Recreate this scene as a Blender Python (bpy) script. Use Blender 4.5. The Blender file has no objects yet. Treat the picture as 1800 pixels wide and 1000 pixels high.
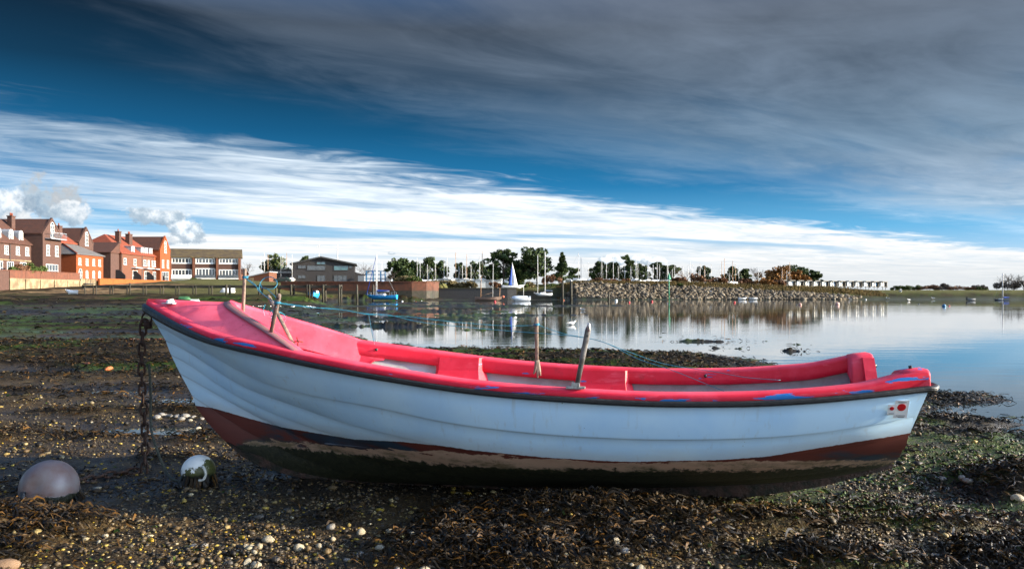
import bpy, bmesh, math, random
import numpy as np
from mathutils import Vector, Matrix

R_ = math.radians
rng = np.random.default_rng(7)
random.seed(11)
scene = bpy.context.scene
COL = scene.collection

# ------------------------------------------------------------------ camera
F, HZ, CAMH = 1412.0, 514.0, 1.5
cam_d = bpy.data.cameras.new("camera")
cam = bpy.data.objects.new("camera", cam_d)
COL.objects.link(cam)
cam.location = (0, 0, CAMH)
cam.rotation_euler = (R_(90), 0, 0)
cam_d.sensor_width = 36
cam_d.lens = 36 * F / 1800
cam_d.shift_y = 14 / 1800
cam_d.clip_start = 0.05
cam_d.clip_end = 8000
scene.camera = cam

# ------------------------------------------------------------------ light
SUN_EL, SUN_AZ = 14.5, 5.0          # azimuth: degrees from +X towards the camera side (-Y)
sv = Vector((math.cos(R_(SUN_EL)) * math.cos(R_(SUN_AZ)), -math.cos(R_(SUN_EL)) * math.sin(R_(SUN_AZ)), math.sin(R_(SUN_EL))))
sun_d = bpy.data.lights.new("sun", 'SUN')
sun_d.energy = 4.5
sun_d.angle = R_(0.6)
sun_d.color = (1.0, 0.82, 0.55)
sun = bpy.data.objects.new("sun", sun_d)
COL.objects.link(sun)
sun.rotation_euler = sv.to_track_quat('Z', 'Y').to_euler()
sun.location = sv * 50

scene.view_settings.view_transform = 'Standard'
scene.view_settings.look = 'None'
scene.view_settings.gamma = 1
scene.view_settings.exposure = 1.7
scene.view_settings.use_curve_mapping = False
scene.render.film_transparent = False
try:
    scene.cycles.use_denoising = True
    scene.cycles.max_bounces = 6
    scene.cycles.sample_clamp_indirect = 6
    scene.cycles.caustics_reflective = False
    scene.cycles.caustics_refractive = False
except Exception:
    pass


# ------------------------------------------------------------------ node helpers
class NT:
    def __init__(s, nt):
        s.nt = nt
        s.n = nt.nodes
        s.l = nt.links

    def new(s, t, **kw):
        n = s.n.new(t)
        for k, v in kw.items():
            setattr(n, k, v)
        return n

    def put(s, sock, val):
        if isinstance(val, bpy.types.NodeSocket):
            s.l.new(val, sock)
        elif val is not None:
            if isinstance(val, (tuple, list)) and len(val) == 3 and sock.type == 'RGBA':
                val = (*val, 1)
            sock.default_value = val

    def math(s, op, a, b=None, c=None, clamp=False):
        n = s.new('ShaderNodeMath', operation=op, use_clamp=clamp)
        s.put(n.inputs[0], a)
        if b is not None:
            s.put(n.inputs[1], b)
        if c is not None:
            s.put(n.inputs[2], c)
        return n.outputs[0]

    def mix(s, f, a, b):
        n = s.new('ShaderNodeMix', data_type='RGBA')
        s.put(n.inputs[0], f)
        s.put(n.inputs[6], a)
        s.put(n.inputs[7], b)
        return n.outputs[2]

    def mul(s, a, b, f=1.0):
        n = s.new('ShaderNodeMix', data_type='RGBA', blend_type='MULTIPLY')
        s.put(n.inputs[0], f)
        s.put(n.inputs[6], a)
        s.put(n.inputs[7], b)
        return n.outputs[2]

    def noise(s, vec, scale, detail=5, rough=0.55, dist=0.0):
        n = s.new('ShaderNodeTexNoise')
        s.put(n.inputs['Vector'], vec)
        n.inputs['Scale'].default_value = scale
        n.inputs['Detail'].default_value = detail
        n.inputs['Roughness'].default_value = rough
        n.inputs['Distortion'].default_value = dist
        return n.outputs['Fac']

    def ss(s, x, a, b, lo=0.0, hi=1.0):
        n = s.new('ShaderNodeMapRange', interpolation_type='SMOOTHSTEP')
        s.put(n.inputs[0], x)
        n.inputs[1].default_value = a
        n.inputs[2].default_value = b
        n.inputs[3].default_value = lo
        n.inputs[4].default_value = hi
        return n.outputs[0]

    def ramp(s, fac, stops, interp='LINEAR'):
        n = s.new('ShaderNodeValToRGB')
        cr = n.color_ramp
        cr.interpolation = interp
        while len(cr.elements) > 1:
            cr.elements.remove(cr.elements[0])
        cr.elements[0].position = stops[0][0]
        cr.elements[0].color = (*stops[0][1], 1)
        for p, c in stops[1:]:
            e = cr.elements.new(p)
            e.color = (*c, 1)
        s.put(n.inputs[0], fac)
        return n.outputs[0]

    def vec(s, x, y, z):
        n = s.new('ShaderNodeCombineXYZ')
        s.put(n.inputs[0], x)
        s.put(n.inputs[1], y)
        s.put(n.inputs[2], z)
        return n.outputs[0]

    def attr(s, name):
        n = s.new('ShaderNodeAttribute', attribute_name=name)
        return n.outputs['Fac']

    def bump(s, h, strength, dist):
        n = s.new('ShaderNodeBump')
        n.inputs['Strength'].default_value = strength
        n.inputs['Distance'].default_value = dist
        s.put(n.inputs['Height'], h)
        return n.outputs[0]


def new_mat(name):
    m = bpy.data.materials.new(name)
    m.use_nodes = True
    nt = NT(m.node_tree)
    b = m.node_tree.nodes['Principled BSDF']
    tc = nt.new('ShaderNodeTexCoord')
    return m, nt, b, tc


def pmat(name, c1, c2=None, scale=8.0, rough=0.6, r2=None, bump=0.0, bscale=None, metal=0.0, spec=0.5, island=0.0, lo=0.35, hi=0.65, coat=0.0):
    """two-tone noise material; island > 0 varies the brightness per loose piece / object"""
    m, nt, b, tc = new_mat(name)
    v = tc.outputs['Object']
    f = nt.noise(v, scale, 6, 0.6)
    fr = nt.ss(f, lo, hi)
    col = nt.mix(fr, c1, c2 or tuple(x * 0.75 for x in c1))
    if island:
        g = nt.new('ShaderNodeNewGeometry')
        oi = nt.new('ShaderNodeObjectInfo')
        r = nt.math('FRACT', nt.math('ADD', g.outputs['Random Per Island'], oi.outputs['Random']))
        k = nt.math('MULTIPLY_ADD', r, 2 * island, 1 - island)
        col = nt.mul(col, nt.vec(k, k, k))
    nt.put(b.inputs['Base Color'], col)
    if r2 is None:
        b.inputs['Roughness'].default_value = rough
    else:
        nt.put(b.inputs['Roughness'], nt.math('MULTIPLY_ADD', fr, r2 - rough, rough))
    b.inputs['Metallic'].default_value = metal
    b.inputs['Specular IOR Level'].default_value = spec
    if coat:
        b.inputs['Coat Weight'].default_value = coat
        b.inputs['Coat Roughness'].default_value = 0.15
    if bump:
        h = nt.noise(v, bscale or scale * 4, 5, 0.6)
        nt.put(b.inputs['Normal'], nt.bump(h, 0.7, bump))
    return m


# ------------------------------------------------------------------ sky
def build_world():
    w = bpy.data.worlds.new("World")
    scene.world = w
    w.use_nodes = True
    nt = NT(w.node_tree)
    bg = nt.n['Background']
    tc = nt.new('ShaderNodeTexCoord')
    sp = nt.new('ShaderNodeSeparateXYZ')
    nt.l.new(tc.outputs['Generated'], sp.inputs[0])
    dx, dy, dz = sp.outputs
    zc = nt.math('ADD', nt.math('MAXIMUM', dz, 0.0), 0.012)
    X = nt.math('DIVIDE', dx, zc)
    Y = nt.math('DIVIDE', dy, zc)
    ca, sa = math.cos(R_(38)), math.sin(R_(38))
    a = nt.math('ADD', nt.math('MULTIPLY', X, ca), nt.math('MULTIPLY', Y, sa))
    b = nt.math('ADD', nt.math('MULTIPLY', X, -sa), nt.math('MULTIPLY', Y, ca))
    # streak noises in the plane of the high cloud
    wob = nt.noise(nt.vec(nt.math('MULTIPLY', a, 0.20), nt.math('MULTIPLY', b, 0.40), 0.0), 1.0, 3, 0.5)
    st = nt.noise(nt.vec(nt.math('MULTIPLY', a, 0.36), nt.math('MULTIPLY', b, 0.85), 3.7), 1.0, 7, 0.57, 1.3)
    fine = nt.noise(nt.vec(nt.math('MULTIPLY', a, 1.0), nt.math('MULTIPLY', b, 1.75), 9.1), 1.0, 7, 0.56, 2.4)
    wob_ = nt.math('SUBTRACT', wob, 0.5)
    st_ = nt.math('SUBTRACT', st, 0.5)
    fi_ = nt.math('SUBTRACT', fine, 0.5)
    ac = nt.math('MAXIMUM', a, -0.4)
    el = nt.math('MAXIMUM', dz, 0.0)
    cs = nt.math('ADD', nt.math('ADD', nt.math('MULTIPLY', dx, sv.x), nt.math('MULTIPLY', dy, sv.y)), nt.math('MULTIPLY', dz, sv.z))
    # clear sky: a colour ramp with a trace of sky model, as through a polarising filter (darkest square to the sun)
    sky = nt.new('ShaderNodeTexSky', sky_type='NISHITA')
    sky.sun_disc = False
    sky.sun_elevation = R_(SUN_EL)
    sky.sun_rotation = R_(90 + SUN_AZ)
    sky.altitude = 0
    blue = nt.ramp(el, [(0.0, (0.248, 0.2914, 0.3224)), (.035, (0.1798, 0.2604, 0.3224)), (.075, (0.0527, 0.1798, 0.2914)), (.13, (0.00496, 0.0775, 0.1674)), (.19, (0.00062, 0.0372, 0.0868)), (.25, (0, .0125, .030)), (.31, (0, .0045, .0115)), (.44, (.012, .09, .25)), (.65, (.05, .19, .45)), (1, (.05, .19, .45))])  # upper stops, above the view, raised as fill for the shaded hull
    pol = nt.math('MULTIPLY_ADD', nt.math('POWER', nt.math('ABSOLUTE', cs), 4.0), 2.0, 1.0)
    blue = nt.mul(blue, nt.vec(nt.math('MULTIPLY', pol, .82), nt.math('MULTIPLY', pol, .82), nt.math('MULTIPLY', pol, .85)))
    nish = nt.mul(sky.outputs[0], (.1, .1, .1))
    base = nt.mix(0.012, blue, nish)
    # grey high veil: everything beyond a torn, curved edge, broken up outside the view for more fill
    V = nt.math('SUBTRACT', 4.45, nt.math('MULTIPLY', nt.math('POWER', 2.71828, nt.math('DIVIDE', ac, -2.3)), 2.15))
    D = nt.math('SUBTRACT', V, b)
    De = nt.math('ADD', D, nt.math('MULTIPLY', wob_, 0.5))
    De = nt.math('ADD', De, nt.math('MULTIPLY', st_, 1.9))
    De = nt.math('ADD', De, nt.math('MULTIPLY', fi_, 1.0))
    veil = nt.math('ADD', nt.ss(De, -0.7, 1.4, 0.0, 0.58), nt.ss(De, 0.6, 2.6, 0.0, 0.34))
    veil = nt.math('MULTIPLY', veil, nt.math('MULTIPLY_ADD', nt.ss(nt.noise(nt.vec(nt.math('MULTIPLY', a, 0.30), nt.math('MULTIPLY', b, 0.9), 33.0), 1.0, 7, 0.6, 1.2), .42, .68), -.45, 1.0))
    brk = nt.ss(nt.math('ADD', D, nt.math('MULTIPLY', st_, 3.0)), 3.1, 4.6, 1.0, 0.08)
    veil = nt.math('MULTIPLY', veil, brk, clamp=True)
    vcol = nt.ramp(el, [(0.0, (0.2976, 0.3038, 0.31)), (.06, (0.2418, 0.2666, 0.2852)), (.11, (0.1395, 0.1674, 0.1984)), (.17, (0.0713, 0.1023, 0.1364)), (.24, (0.052, 0.071, 0.097)), (.36, (0.046, 0.054, 0.069)), (1, (.09, .10, .13))])
    vm = nt.math('MULTIPLY_ADD', st_, .9, 1.0)
    vm = nt.math('MULTIPLY_ADD', fi_, 0.35, vm)
    vm = nt.math('ADD', vm, nt.ss(nt.math('ABSOLUTE', nt.math('SUBTRACT', De, 0.15)), 0.9, 0.0, 0.0, 0.35))
    vm = nt.math('MULTIPLY', vm, nt.math('MULTIPLY_ADD', nt.math('POWER', nt.math('MAXIMUM', cs, 0.0), 6.0), 4.0, 1.0))
    vm = nt.math('MULTIPLY', vm, 1.0)
    vcol = nt.mul(vcol, nt.vec(vm, vm, vm))
    # white cirrus nearer the horizon
    Wt = nt.math('SUBTRACT', 6.2, nt.math('MULTIPLY', nt.math('POWER', 2.71828, nt.math('DIVIDE', ac, -2.8)), 1.35))
    Q = nt.math('SUBTRACT', b, Wt)
    Qe = nt.math('ADD', Q, nt.math('MULTIPLY', wob_, 0.6))
    Qe = nt.math('ADD', Qe, nt.math('MULTIPLY', st_, 1.9))
    Qe = nt.math('ADD', Qe, nt.math('MULTIPLY', fi_, 1.3))
    w1 = nt.ss(Qe, -0.75, 0.45)
    hn = nt.noise(nt.vec(nt.math('MULTIPLY', a, 0.17), nt.math('MULTIPLY', b, 0.42), 21.0), 1.0, 7, 0.58, 0.8)
    hole = nt.math('MULTIPLY', nt.ss(hn, 0.46, 0.64), nt.ss(Q, 0.5, 1.6))
    hole = nt.math('MULTIPLY', hole, nt.ss(el, 0.022, 0.06))
    dens = nt.math('ADD', nt.ss(ac, 0.4, 3.8, 0.30, 0.84), nt.math('MULTIPLY', fi_, 0.85))
    dens = nt.math('ADD', dens, nt.math('MULTIPLY', st_, 0.8))
    white = nt.math('MULTIPLY', w1, nt.math('MULTIPLY_ADD', hole, -0.75, 1.0))
    white = nt.math('MULTIPLY', white, dens, clamp=True)
    wc = nt.ramp(el, [(0.0, (0.2852, 0.2914, 0.2976)), (.02, (0.3348, 0.3317, 0.3286)), (.06, (0.3906, 0.3844, 0.3751)), (.12, (0.372, 0.3968, 0.4154)), (.18, (0.2604, 0.3038, 0.341)), (.3, (0.1612, 0.1922, 0.2356)), (1, (0.248, 0.279, 0.31))])
    wk = nt.math('MULTIPLY_ADD', st_, 0.45, .90)
    wc = nt.mul(wc, nt.vec(wk, wk, wk))
    # bright loose cirrus added outside the view to fill the shaded hull
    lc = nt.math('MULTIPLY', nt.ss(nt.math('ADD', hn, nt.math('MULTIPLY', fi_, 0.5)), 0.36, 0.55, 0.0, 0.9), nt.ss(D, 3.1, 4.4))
    col = nt.mix(veil, base, vcol)
    col = nt.mix(white, col, wc)
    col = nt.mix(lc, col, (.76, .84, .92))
    # pale air at the horizon
    col = nt.mix(nt.ss(el, 0.055, 0.0, 0.0, 0.75), col, (.235, .25, .26))
    # small cumulus low over the houses and the boatyard
    az = nt.math('ARCTAN2', dx, dy)
    cum = None
    cn = nt.noise(tc.outputs['Generated'], 34, 8, 0.6)
    cn2 = nt.noise(tc.outputs['Generated'], 80, 5, 0.6)
    blobs = [(-890, 362, 55, 34, 1.0), (-805, 345, 60, 36, .55), (-770, 380, 42, 24, .9), (-625, 378, 62, 18, 1.0), (-565, 412, 40, 26, 1.1), (-870, 395, 40, 22, .8), (-600, 425, 30, 12, .8),
             (175, 457, 26, 9, 1.2), (232, 458, 30, 10, 1.3), (-210, 445, 10, 5, 1.0)]
    for (bx, by, rx, rz, br) in blobs:
        nrm = math.sqrt(1 + (bx / F) ** 2 + ((HZ - by) / F) ** 2)
        ex = nt.math('DIVIDE', nt.math('SUBTRACT', az, math.atan(bx / F)), rx / F / nrm ** 2)
        ez = nt.math('DIVIDE', nt.math('SUBTRACT', dz, (HZ - by) / F / nrm), rz / F / nrm)
        r2 = nt.math('ADD', nt.math('MULTIPLY', ex, ex), nt.math('MULTIPLY', ez, ez))
        d = nt.math('SUBTRACT', 1.0, nt.math('SQRT', r2))
        d = nt.math('ADD', d, nt.math('MULTIPLY', nt.math('SUBTRACT', cn, 0.5), 3.0))
        m = nt.ss(d, 0.0, 0.36, 0.0, 0.9)
        sh = nt.math('ADD', nt.math('ADD', nt.math('MULTIPLY', ez, 0.42), nt.math('MULTIPLY', ex, 0.22)), nt.math('MULTIPLY', nt.math('SUBTRACT', cn2, 0.5), 2.2))
        sh = nt.math('ADD', sh, nt.math('MULTIPLY', d, 0.35))
        cc = nt.ramp(nt.math('MULTIPLY_ADD', sh, 0.5, 0.35), [(0.05, (.085, .12, .16)), (.38, (.16, .195, .225)), (.58, (.31 * br, .325 * br, .34 * br)), (.85, (.42 * br, .425 * br, .425 * br))])
        col = nt.mix(m, col, cc)
    gl = nt.math('MULTIPLY_ADD', nt.math('POWER', nt.math('MAXIMUM', cs, 0.0), 14.0), 9.0, 1.0)
    col = nt.mul(col, nt.vec(gl, gl, gl))
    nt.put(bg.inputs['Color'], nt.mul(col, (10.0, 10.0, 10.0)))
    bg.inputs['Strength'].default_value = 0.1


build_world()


# ------------------------------------------------------------------ mesh helpers
def link(o):
    COL.objects.link(o)
    return o


def np_mesh(name, verts, faces, mat, smooth=False, attrs=None, parent=None, uvs=None):
    verts = np.asarray(verts, np.float32).reshape(-1, 3)
    me = bpy.data.meshes.new(name)
    if not isinstance(faces, list):
        faces = [faces]
    faces = [np.asarray(f, np.int32) for f in faces if len(f)]
    me.vertices.add(len(verts))
    me.vertices.foreach_set('co', verts.ravel())
    idx = np.concatenate([f.ravel() for f in faces])
    tot = np.concatenate([np.full(len(f), f.shape[1], np.int32) for f in faces])
    st = np.concatenate([[0], np.cumsum(tot)[:-1]]).astype(np.int32)
    me.loops.add(len(idx))
    me.loops.foreach_set('vertex_index', idx)
    me.polygons.add(len(tot))
    me.polygons.foreach_set('loop_start', st)
    me.polygons.foreach_set('loop_total', tot)
    if smooth:
        me.polygons.foreach_set('use_smooth', np.ones(len(tot), bool))
    for k, v in (attrs or {}).items():
        at = me.attributes.new(k, 'FLOAT', 'POINT')
        at.data.foreach_set('value', np.asarray(v, np.float32))
    me.update(calc_edges=True)
    me.validate()
    me.materials.append(mat)
    o = link(bpy.data.objects.new(name, me))
    if parent is not None:
        o.parent = parent
    return o


class MB:
    def __init__(s):
        s.v = []
        s.f = []

    def add(s, vs, fs):
        n = len(s.v)
        s.v += [tuple(p) for p in vs]
        s.f += [tuple(i + n for i in f) for f in fs]
        return s

    def obox(s, c, ax, ay, az, sx, sy, sz):
        c, ax, ay, az = Vector(c), Vector(ax) * sx / 2, Vector(ay) * sy / 2, Vector(az) * sz / 2
        vs = [c + ax * i + ay * j + az * k for k in (-1, 1) for j in (-1, 1) for i in (-1, 1)]
        return s.add(vs, [(0, 2, 3, 1), (4, 5, 7, 6), (0, 1, 5, 4), (2, 6, 7, 3), (0, 4, 6, 2), (1, 3, 7, 5)])

    def box(s, x0, x1, y0, y1, z0, z1):
        return s.obox(((x0 + x1) / 2, (y0 + y1) / 2, (z0 + z1) / 2), (1, 0, 0), (0, 1, 0), (0, 0, 1), x1 - x0, y1 - y0, z1 - z0)

    def prism(s, poly, o, e1, e2, d):
        o, e1, e2, d = Vector(o), Vector(e1), Vector(e2), Vector(d)
        n = len(poly)
        a = [o + e1 * x + e2 * y for x, y in poly]
        return s.add(a + [p + d for p in a], [tuple(range(n))[::-1], tuple(range(n, 2 * n))] + [(i, (i + 1) % n, n + (i + 1) % n, n + i) for i in range(n)])

    def tube(s, pts, r, n=6, closed=False, caps=True):
        pts = [Vector(p) for p in pts]
        m = len(pts)
        rr = r if isinstance(r, (list, tuple)) else [r] * m
        vs, fs = [], []
        up = None
        for i, p in enumerate(pts):
            if closed:
                t = pts[(i + 1) % m] - pts[i - 1]
            else:
                t = pts[min(i + 1, m - 1)] - pts[max(i - 1, 0)]
            if t.length < 1e-9:
                t = Vector((0, 0, 1))
            t.normalize()
            if up is None:
                up = t.orthogonal().normalized()
            up = (up - t * up.dot(t))
            if up.length < 1e-6:
                up = t.orthogonal()
            up.normalize()
            w = t.cross(up)
            for k in range(n):
                a = 2 * math.pi * k / n
                vs.append(p + (up * math.cos(a) + w * math.sin(a)) * rr[i])
        seg = m if closed else m - 1
        for i in range(seg):
            j = (i + 1) % m
            for k in range(n):
                l = (k + 1) % n
                fs.append((i * n + k, i * n + l, j * n + l, j * n + k))
        if not closed and caps:
            fs.append(tuple(range(n))[::-1])
            fs.append(tuple((m - 1) * n + k for k in range(n)))
        return s.add(vs, fs)

    def ball(s, c, rx, ry, rz, nu=12, nv=8, z0=-1.0):
        vs, fs = [], []
        for j in range(nv + 1):
            ph = -math.pi / 2 + math.pi * j / nv
            for i in range(nu):
                th = 2 * math.pi * i / nu
                vs.append((c[0] + rx * math.cos(ph) * math.cos(th), c[1] + ry * math.cos(ph) * math.sin(th), c[2] + rz * max(math.sin(ph), z0)))
        for j in range(nv):
            for i in range(nu):
                k = (i + 1) % nu
                fs.append((j * nu + i, j * nu + k, (j + 1) * nu + k, (j + 1) * nu + i))
        return s.add(vs, fs)

    def grid(s, rows, close=False):
        nr, nc = len(rows), len(rows[0])
        vs = [p for r in rows for p in r]
        fs = []
        for i in range(nr - 1):
            for j in range(nc if close else nc - 1):
                k = (j + 1) % nc
                fs.append((i * nc + j, i * nc + k, (i + 1) * nc + k, (i + 1) * nc + j))
        return s.add(vs, fs)

    def build(s, name, mat, parent=None, smooth=False, fix=True):
        me = bpy.data.meshes.new(name)
        me.from_pydata(s.v, [], s.f)
        if fix:
            bm = bmesh.new()
            bm.from_mesh(me)
            bmesh.ops.recalc_face_normals(bm, faces=bm.faces)
            bm.to_mesh(me)
            bm.free()
        if smooth:
            for p in me.polygons:
                p.use_smooth = True
        me.materials.append(mat)
        o = link(bpy.data.objects.new(name, me))
        if parent is not None:
            o.parent = parent
        return o


def tag(o, label=None, cat=None, group=None, kind=None):
    if label:
        o['label'] = label
    if cat:
        o['category'] = cat
    if group:
        o['group'] = group
    if kind:
        o['kind'] = kind
    return o


def thing(name, label, cat, loc=(0, 0, 0), rz=0.0, group=None):
    o = link(bpy.data.objects.new(name, None))
    o.empty_display_size = 0.2
    o.location = loc
    o.rotation_euler = (0, 0, rz)
    return tag(o, label, cat, group, 'thing')


def copy_tree(o, parent=None):
    c = o.copy()
    COL.objects.link(c)
    if parent is not None:
        c.parent = parent
    for ch in list(o.children):
        copy_tree(ch, c)
    return c


def P(px, py, Y):
    """point of the place that lies Y metres ahead in the direction of a spot in the photograph"""
    return Vector(((px - 900) / F * Y, Y, CAMH - (py - HZ) / F * Y))


def pchip(x, xp, fp):
    """smooth monotone interpolation"""
    xp, fp, x = np.asarray(xp, float), np.asarray(fp, float), np.asarray(x, float)
    h = np.diff(xp)
    d = np.diff(fp) / h
    m = np.zeros_like(fp)
    for i in range(1, len(fp) - 1):
        if d[i - 1] * d[i] > 0:
            w1, w2 = 2 * h[i] + h[i - 1], h[i] + 2 * h[i - 1]
            m[i] = (w1 + w2) / (w1 / d[i - 1] + w2 / d[i])
    m[0], m[-1] = d[0], d[-1]
    k = np.clip(np.searchsorted(xp, x) - 1, 0, len(h) - 1)
    t = np.clip((x - xp[k]) / h[k], 0, 1)
    return ((1 + 2 * t) * (1 - t) ** 2 * fp[k] + t * (1 - t) ** 2 * h[k] * m[k] + t * t * (3 - 2 * t) * fp[k + 1] + t * t * (t - 1) * h[k] * m[k + 1])


def sst(a, b, x):
    t = np.clip((x - a) / (b - a), 0, 1)
    return t * t * (3 - 2 * t)


def vnoise(x, y, seed=0):
    xi, yi = np.floor(x).astype(np.int64), np.floor(y).astype(np.int64)
    xf, yf = x - xi, y - yi
    u, v = xf * xf * xf * (xf * (xf * 6 - 15) + 10), yf * yf * yf * (yf * (yf * 6 - 15) + 10)

    def hsh(i, j):
        n = (i * 374761393 + j * 668265263 + seed * 1274126177) & 0x7fffffff
        n = ((n ^ (n >> 13)) * 1274126177) & 0x7fffffff
        n = (n ^ (n >> 16)) & 0xffff
        return n / 65535.0
    a, b, c, d = hsh(xi, yi), hsh(xi + 1, yi), hsh(xi, yi + 1), hsh(xi + 1, yi + 1)
    return (a + (b - a) * u) * (1 - v) + (c + (d - c) * u) * v


def fbm(x, y, oct=4, seed=0, gain=0.5):
    s, a, t = 0.0, 1.0, 0.0
    for o in range(oct):
        s = s + a * vnoise(x * 2 ** o + 17.3 * o, y * 2 ** o - 9.1 * o, seed + o)
        t += a
        a *= gain
    return s / t


# ------------------------------------------------------------------ terrain
ZW = -0.06                                     # water level
WATER = np.array([(60, 4.5), (14, 6.6), (9, 8.0), (6.3, 9.2), (5.9, 10.4), (6.5, 12.2), (5.6, 13.4), (5.0, 15), (4.7, 17), (4.0, 19.4), (2.5, 20.8), (0, 21.5), (-2, 21.7), (-3.4, 22.2),
                  (-5, 24.5), (-7, 28), (-11, 36), (-9.5, 44), (-13, 56), (-15, 75), (-22, 96), (-30, 130), (-30, 158), (-16, 163), (-5, 171), (12, 169), (76, 171), (130, 176), (400, 150), (600, 60)], float)


def poly_sd(x, y, poly):
    d2 = np.full(x.shape, 1e18)
    ins = np.zeros(x.shape, bool)
    n = len(poly)
    for i in range(n):
        ax, ay = poly[i]
        bx, by = poly[(i + 1) % n]
        ex, ey = bx - ax, by - ay
        t = np.clip(((x - ax) * ex + (y - ay) * ey) / (ex * ex + ey * ey), 0, 1)
        d2 = np.minimum(d2, (x - ax - t * ex) ** 2 + (y - ay - t * ey) ** 2)
        c = ((ay > y) != (by > y)) & (x < (bx - ax) * (y - ay) / (by - ay + 1e-12) + ax)
        ins ^= c
    d = np.sqrt(d2)
    return np.where(ins, d, -d)


def gs(x, y, cx, cy, rx, ry, rot=0.0):
    c, s = math.cos(rot), math.sin(rot)
    u, v = (x - cx) * c + (y - cy) * s, -(x - cx) * s + (y - cy) * c
    return np.exp(-((u / rx) ** 2 + (v / ry) ** 2))


def weed_mask(x, y):
    """how thickly the wrack lies (0..1)"""
    n = fbm(x * 1.3, y * 2.2, 4, 31)
    n2 = fbm(x * 0.45, y * 1.3, 4, 37)
    m = sst(0.55, 0.72, n2 * 0.6 + n * 0.4) * sst(5.6, 9.5, y + 0.35 * np.abs(x + 1)) * 0.9
    e = (n - 0.5) * 1.5
    for (cx, cy, rx, ry, k) in [(0.35, 5.0, 1.05, 0.55, 1.15), (0.05, 4.55, 0.75, 0.3, .9), (-3.25, 5.05, .75, .38, .95), (3.75, 6.25, .62, .34, 1.4), (2.0, 4.5, .8, .22, .7), (1.6, 5.15, .55, .18, .7), (2.9, 4.55, .7, .3, .85), (2.6, 5.2, .8, .12, .5),
                                (1.0, 18.5, 5.2, 2.9, 1.3), (6.4, 12.0, .9, 1.2, 1.1), (5.2, 9.6, 1.1, .5, .8), (6.2, 8.6, 1.2, .4, .7), (3.3, 7.6, .7, .2, .7), (-2.9, 4.5, .5, .2, .5), (-1.15, 5.3, .3, .12, .6)]:
        m = np.maximum(m, sst(0.25, 0.6, gs(x, y, cx, cy, rx, ry) * k + e * 0.35))
    far = sst(0.36, 0.50, fbm(x * .16, y * .5, 4, 41)) * sst(9, 17, y)
    return np.clip(np.maximum(m, far), 0, 1)


def green_mask(x, y):
    n = fbm(x * 1.1, y * 2.0, 4, 51)
    m = sst(0.5, 0.7, n + 0.25 * gs(x, y, 4.6, 7.8, 2.2, 1.2) + .16 * gs(x, y, 3.2, 4.9, 1.6, .7) + .1 * gs(x, y, 3.0, 6.4, 1.8, .9)) * 0.8 * sst(0.5, 3, x + .4 * y - 2.2)
    stripe = sst(0.55, 0.68, fbm(x * .22, y * .45, 4, 57)) * sst(11, 16, y) * sst(130, 100, y)
    for (cx, cy, rx, ry) in [(-6.0, 16.0, 3.5, .6), (-11, 27, 5, 1.2), (-22, 46, 9, 2), (-20, 37, 6, 1.2), (-18, 100, 14, 5)]:
        stripe = np.maximum(stripe, sst(.3, .7, gs(x, y, cx, cy, rx, ry) + (n - .5) * 1.2))
    return np.clip(np.maximum(m, stripe * 0.9), 0, 1)


POOLS = [(-3.95, 9.05, .55, .18, .11), (-4.6, 11.6, .5, .16, .09), (3.35, 6.05, .16, .075, .12), (-13.5, 31, 2.6, .7, .13), (-12.2, 27, 2.0, .5, .13), (-1.1, 19.3, .7, .25, .12), (-9, 15.5, 1.2, .15, .08), (-6.2, 12.6, .5, .12, .09),
         (6.6, 10.9, .5, .3, .1), (-17, 40, 4, .5, .1), (-30, 58, 8, 1, .4), (-26, 76, 12, 1.2, .5), (-28, 92, 9, 1.5, .7)]


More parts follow.
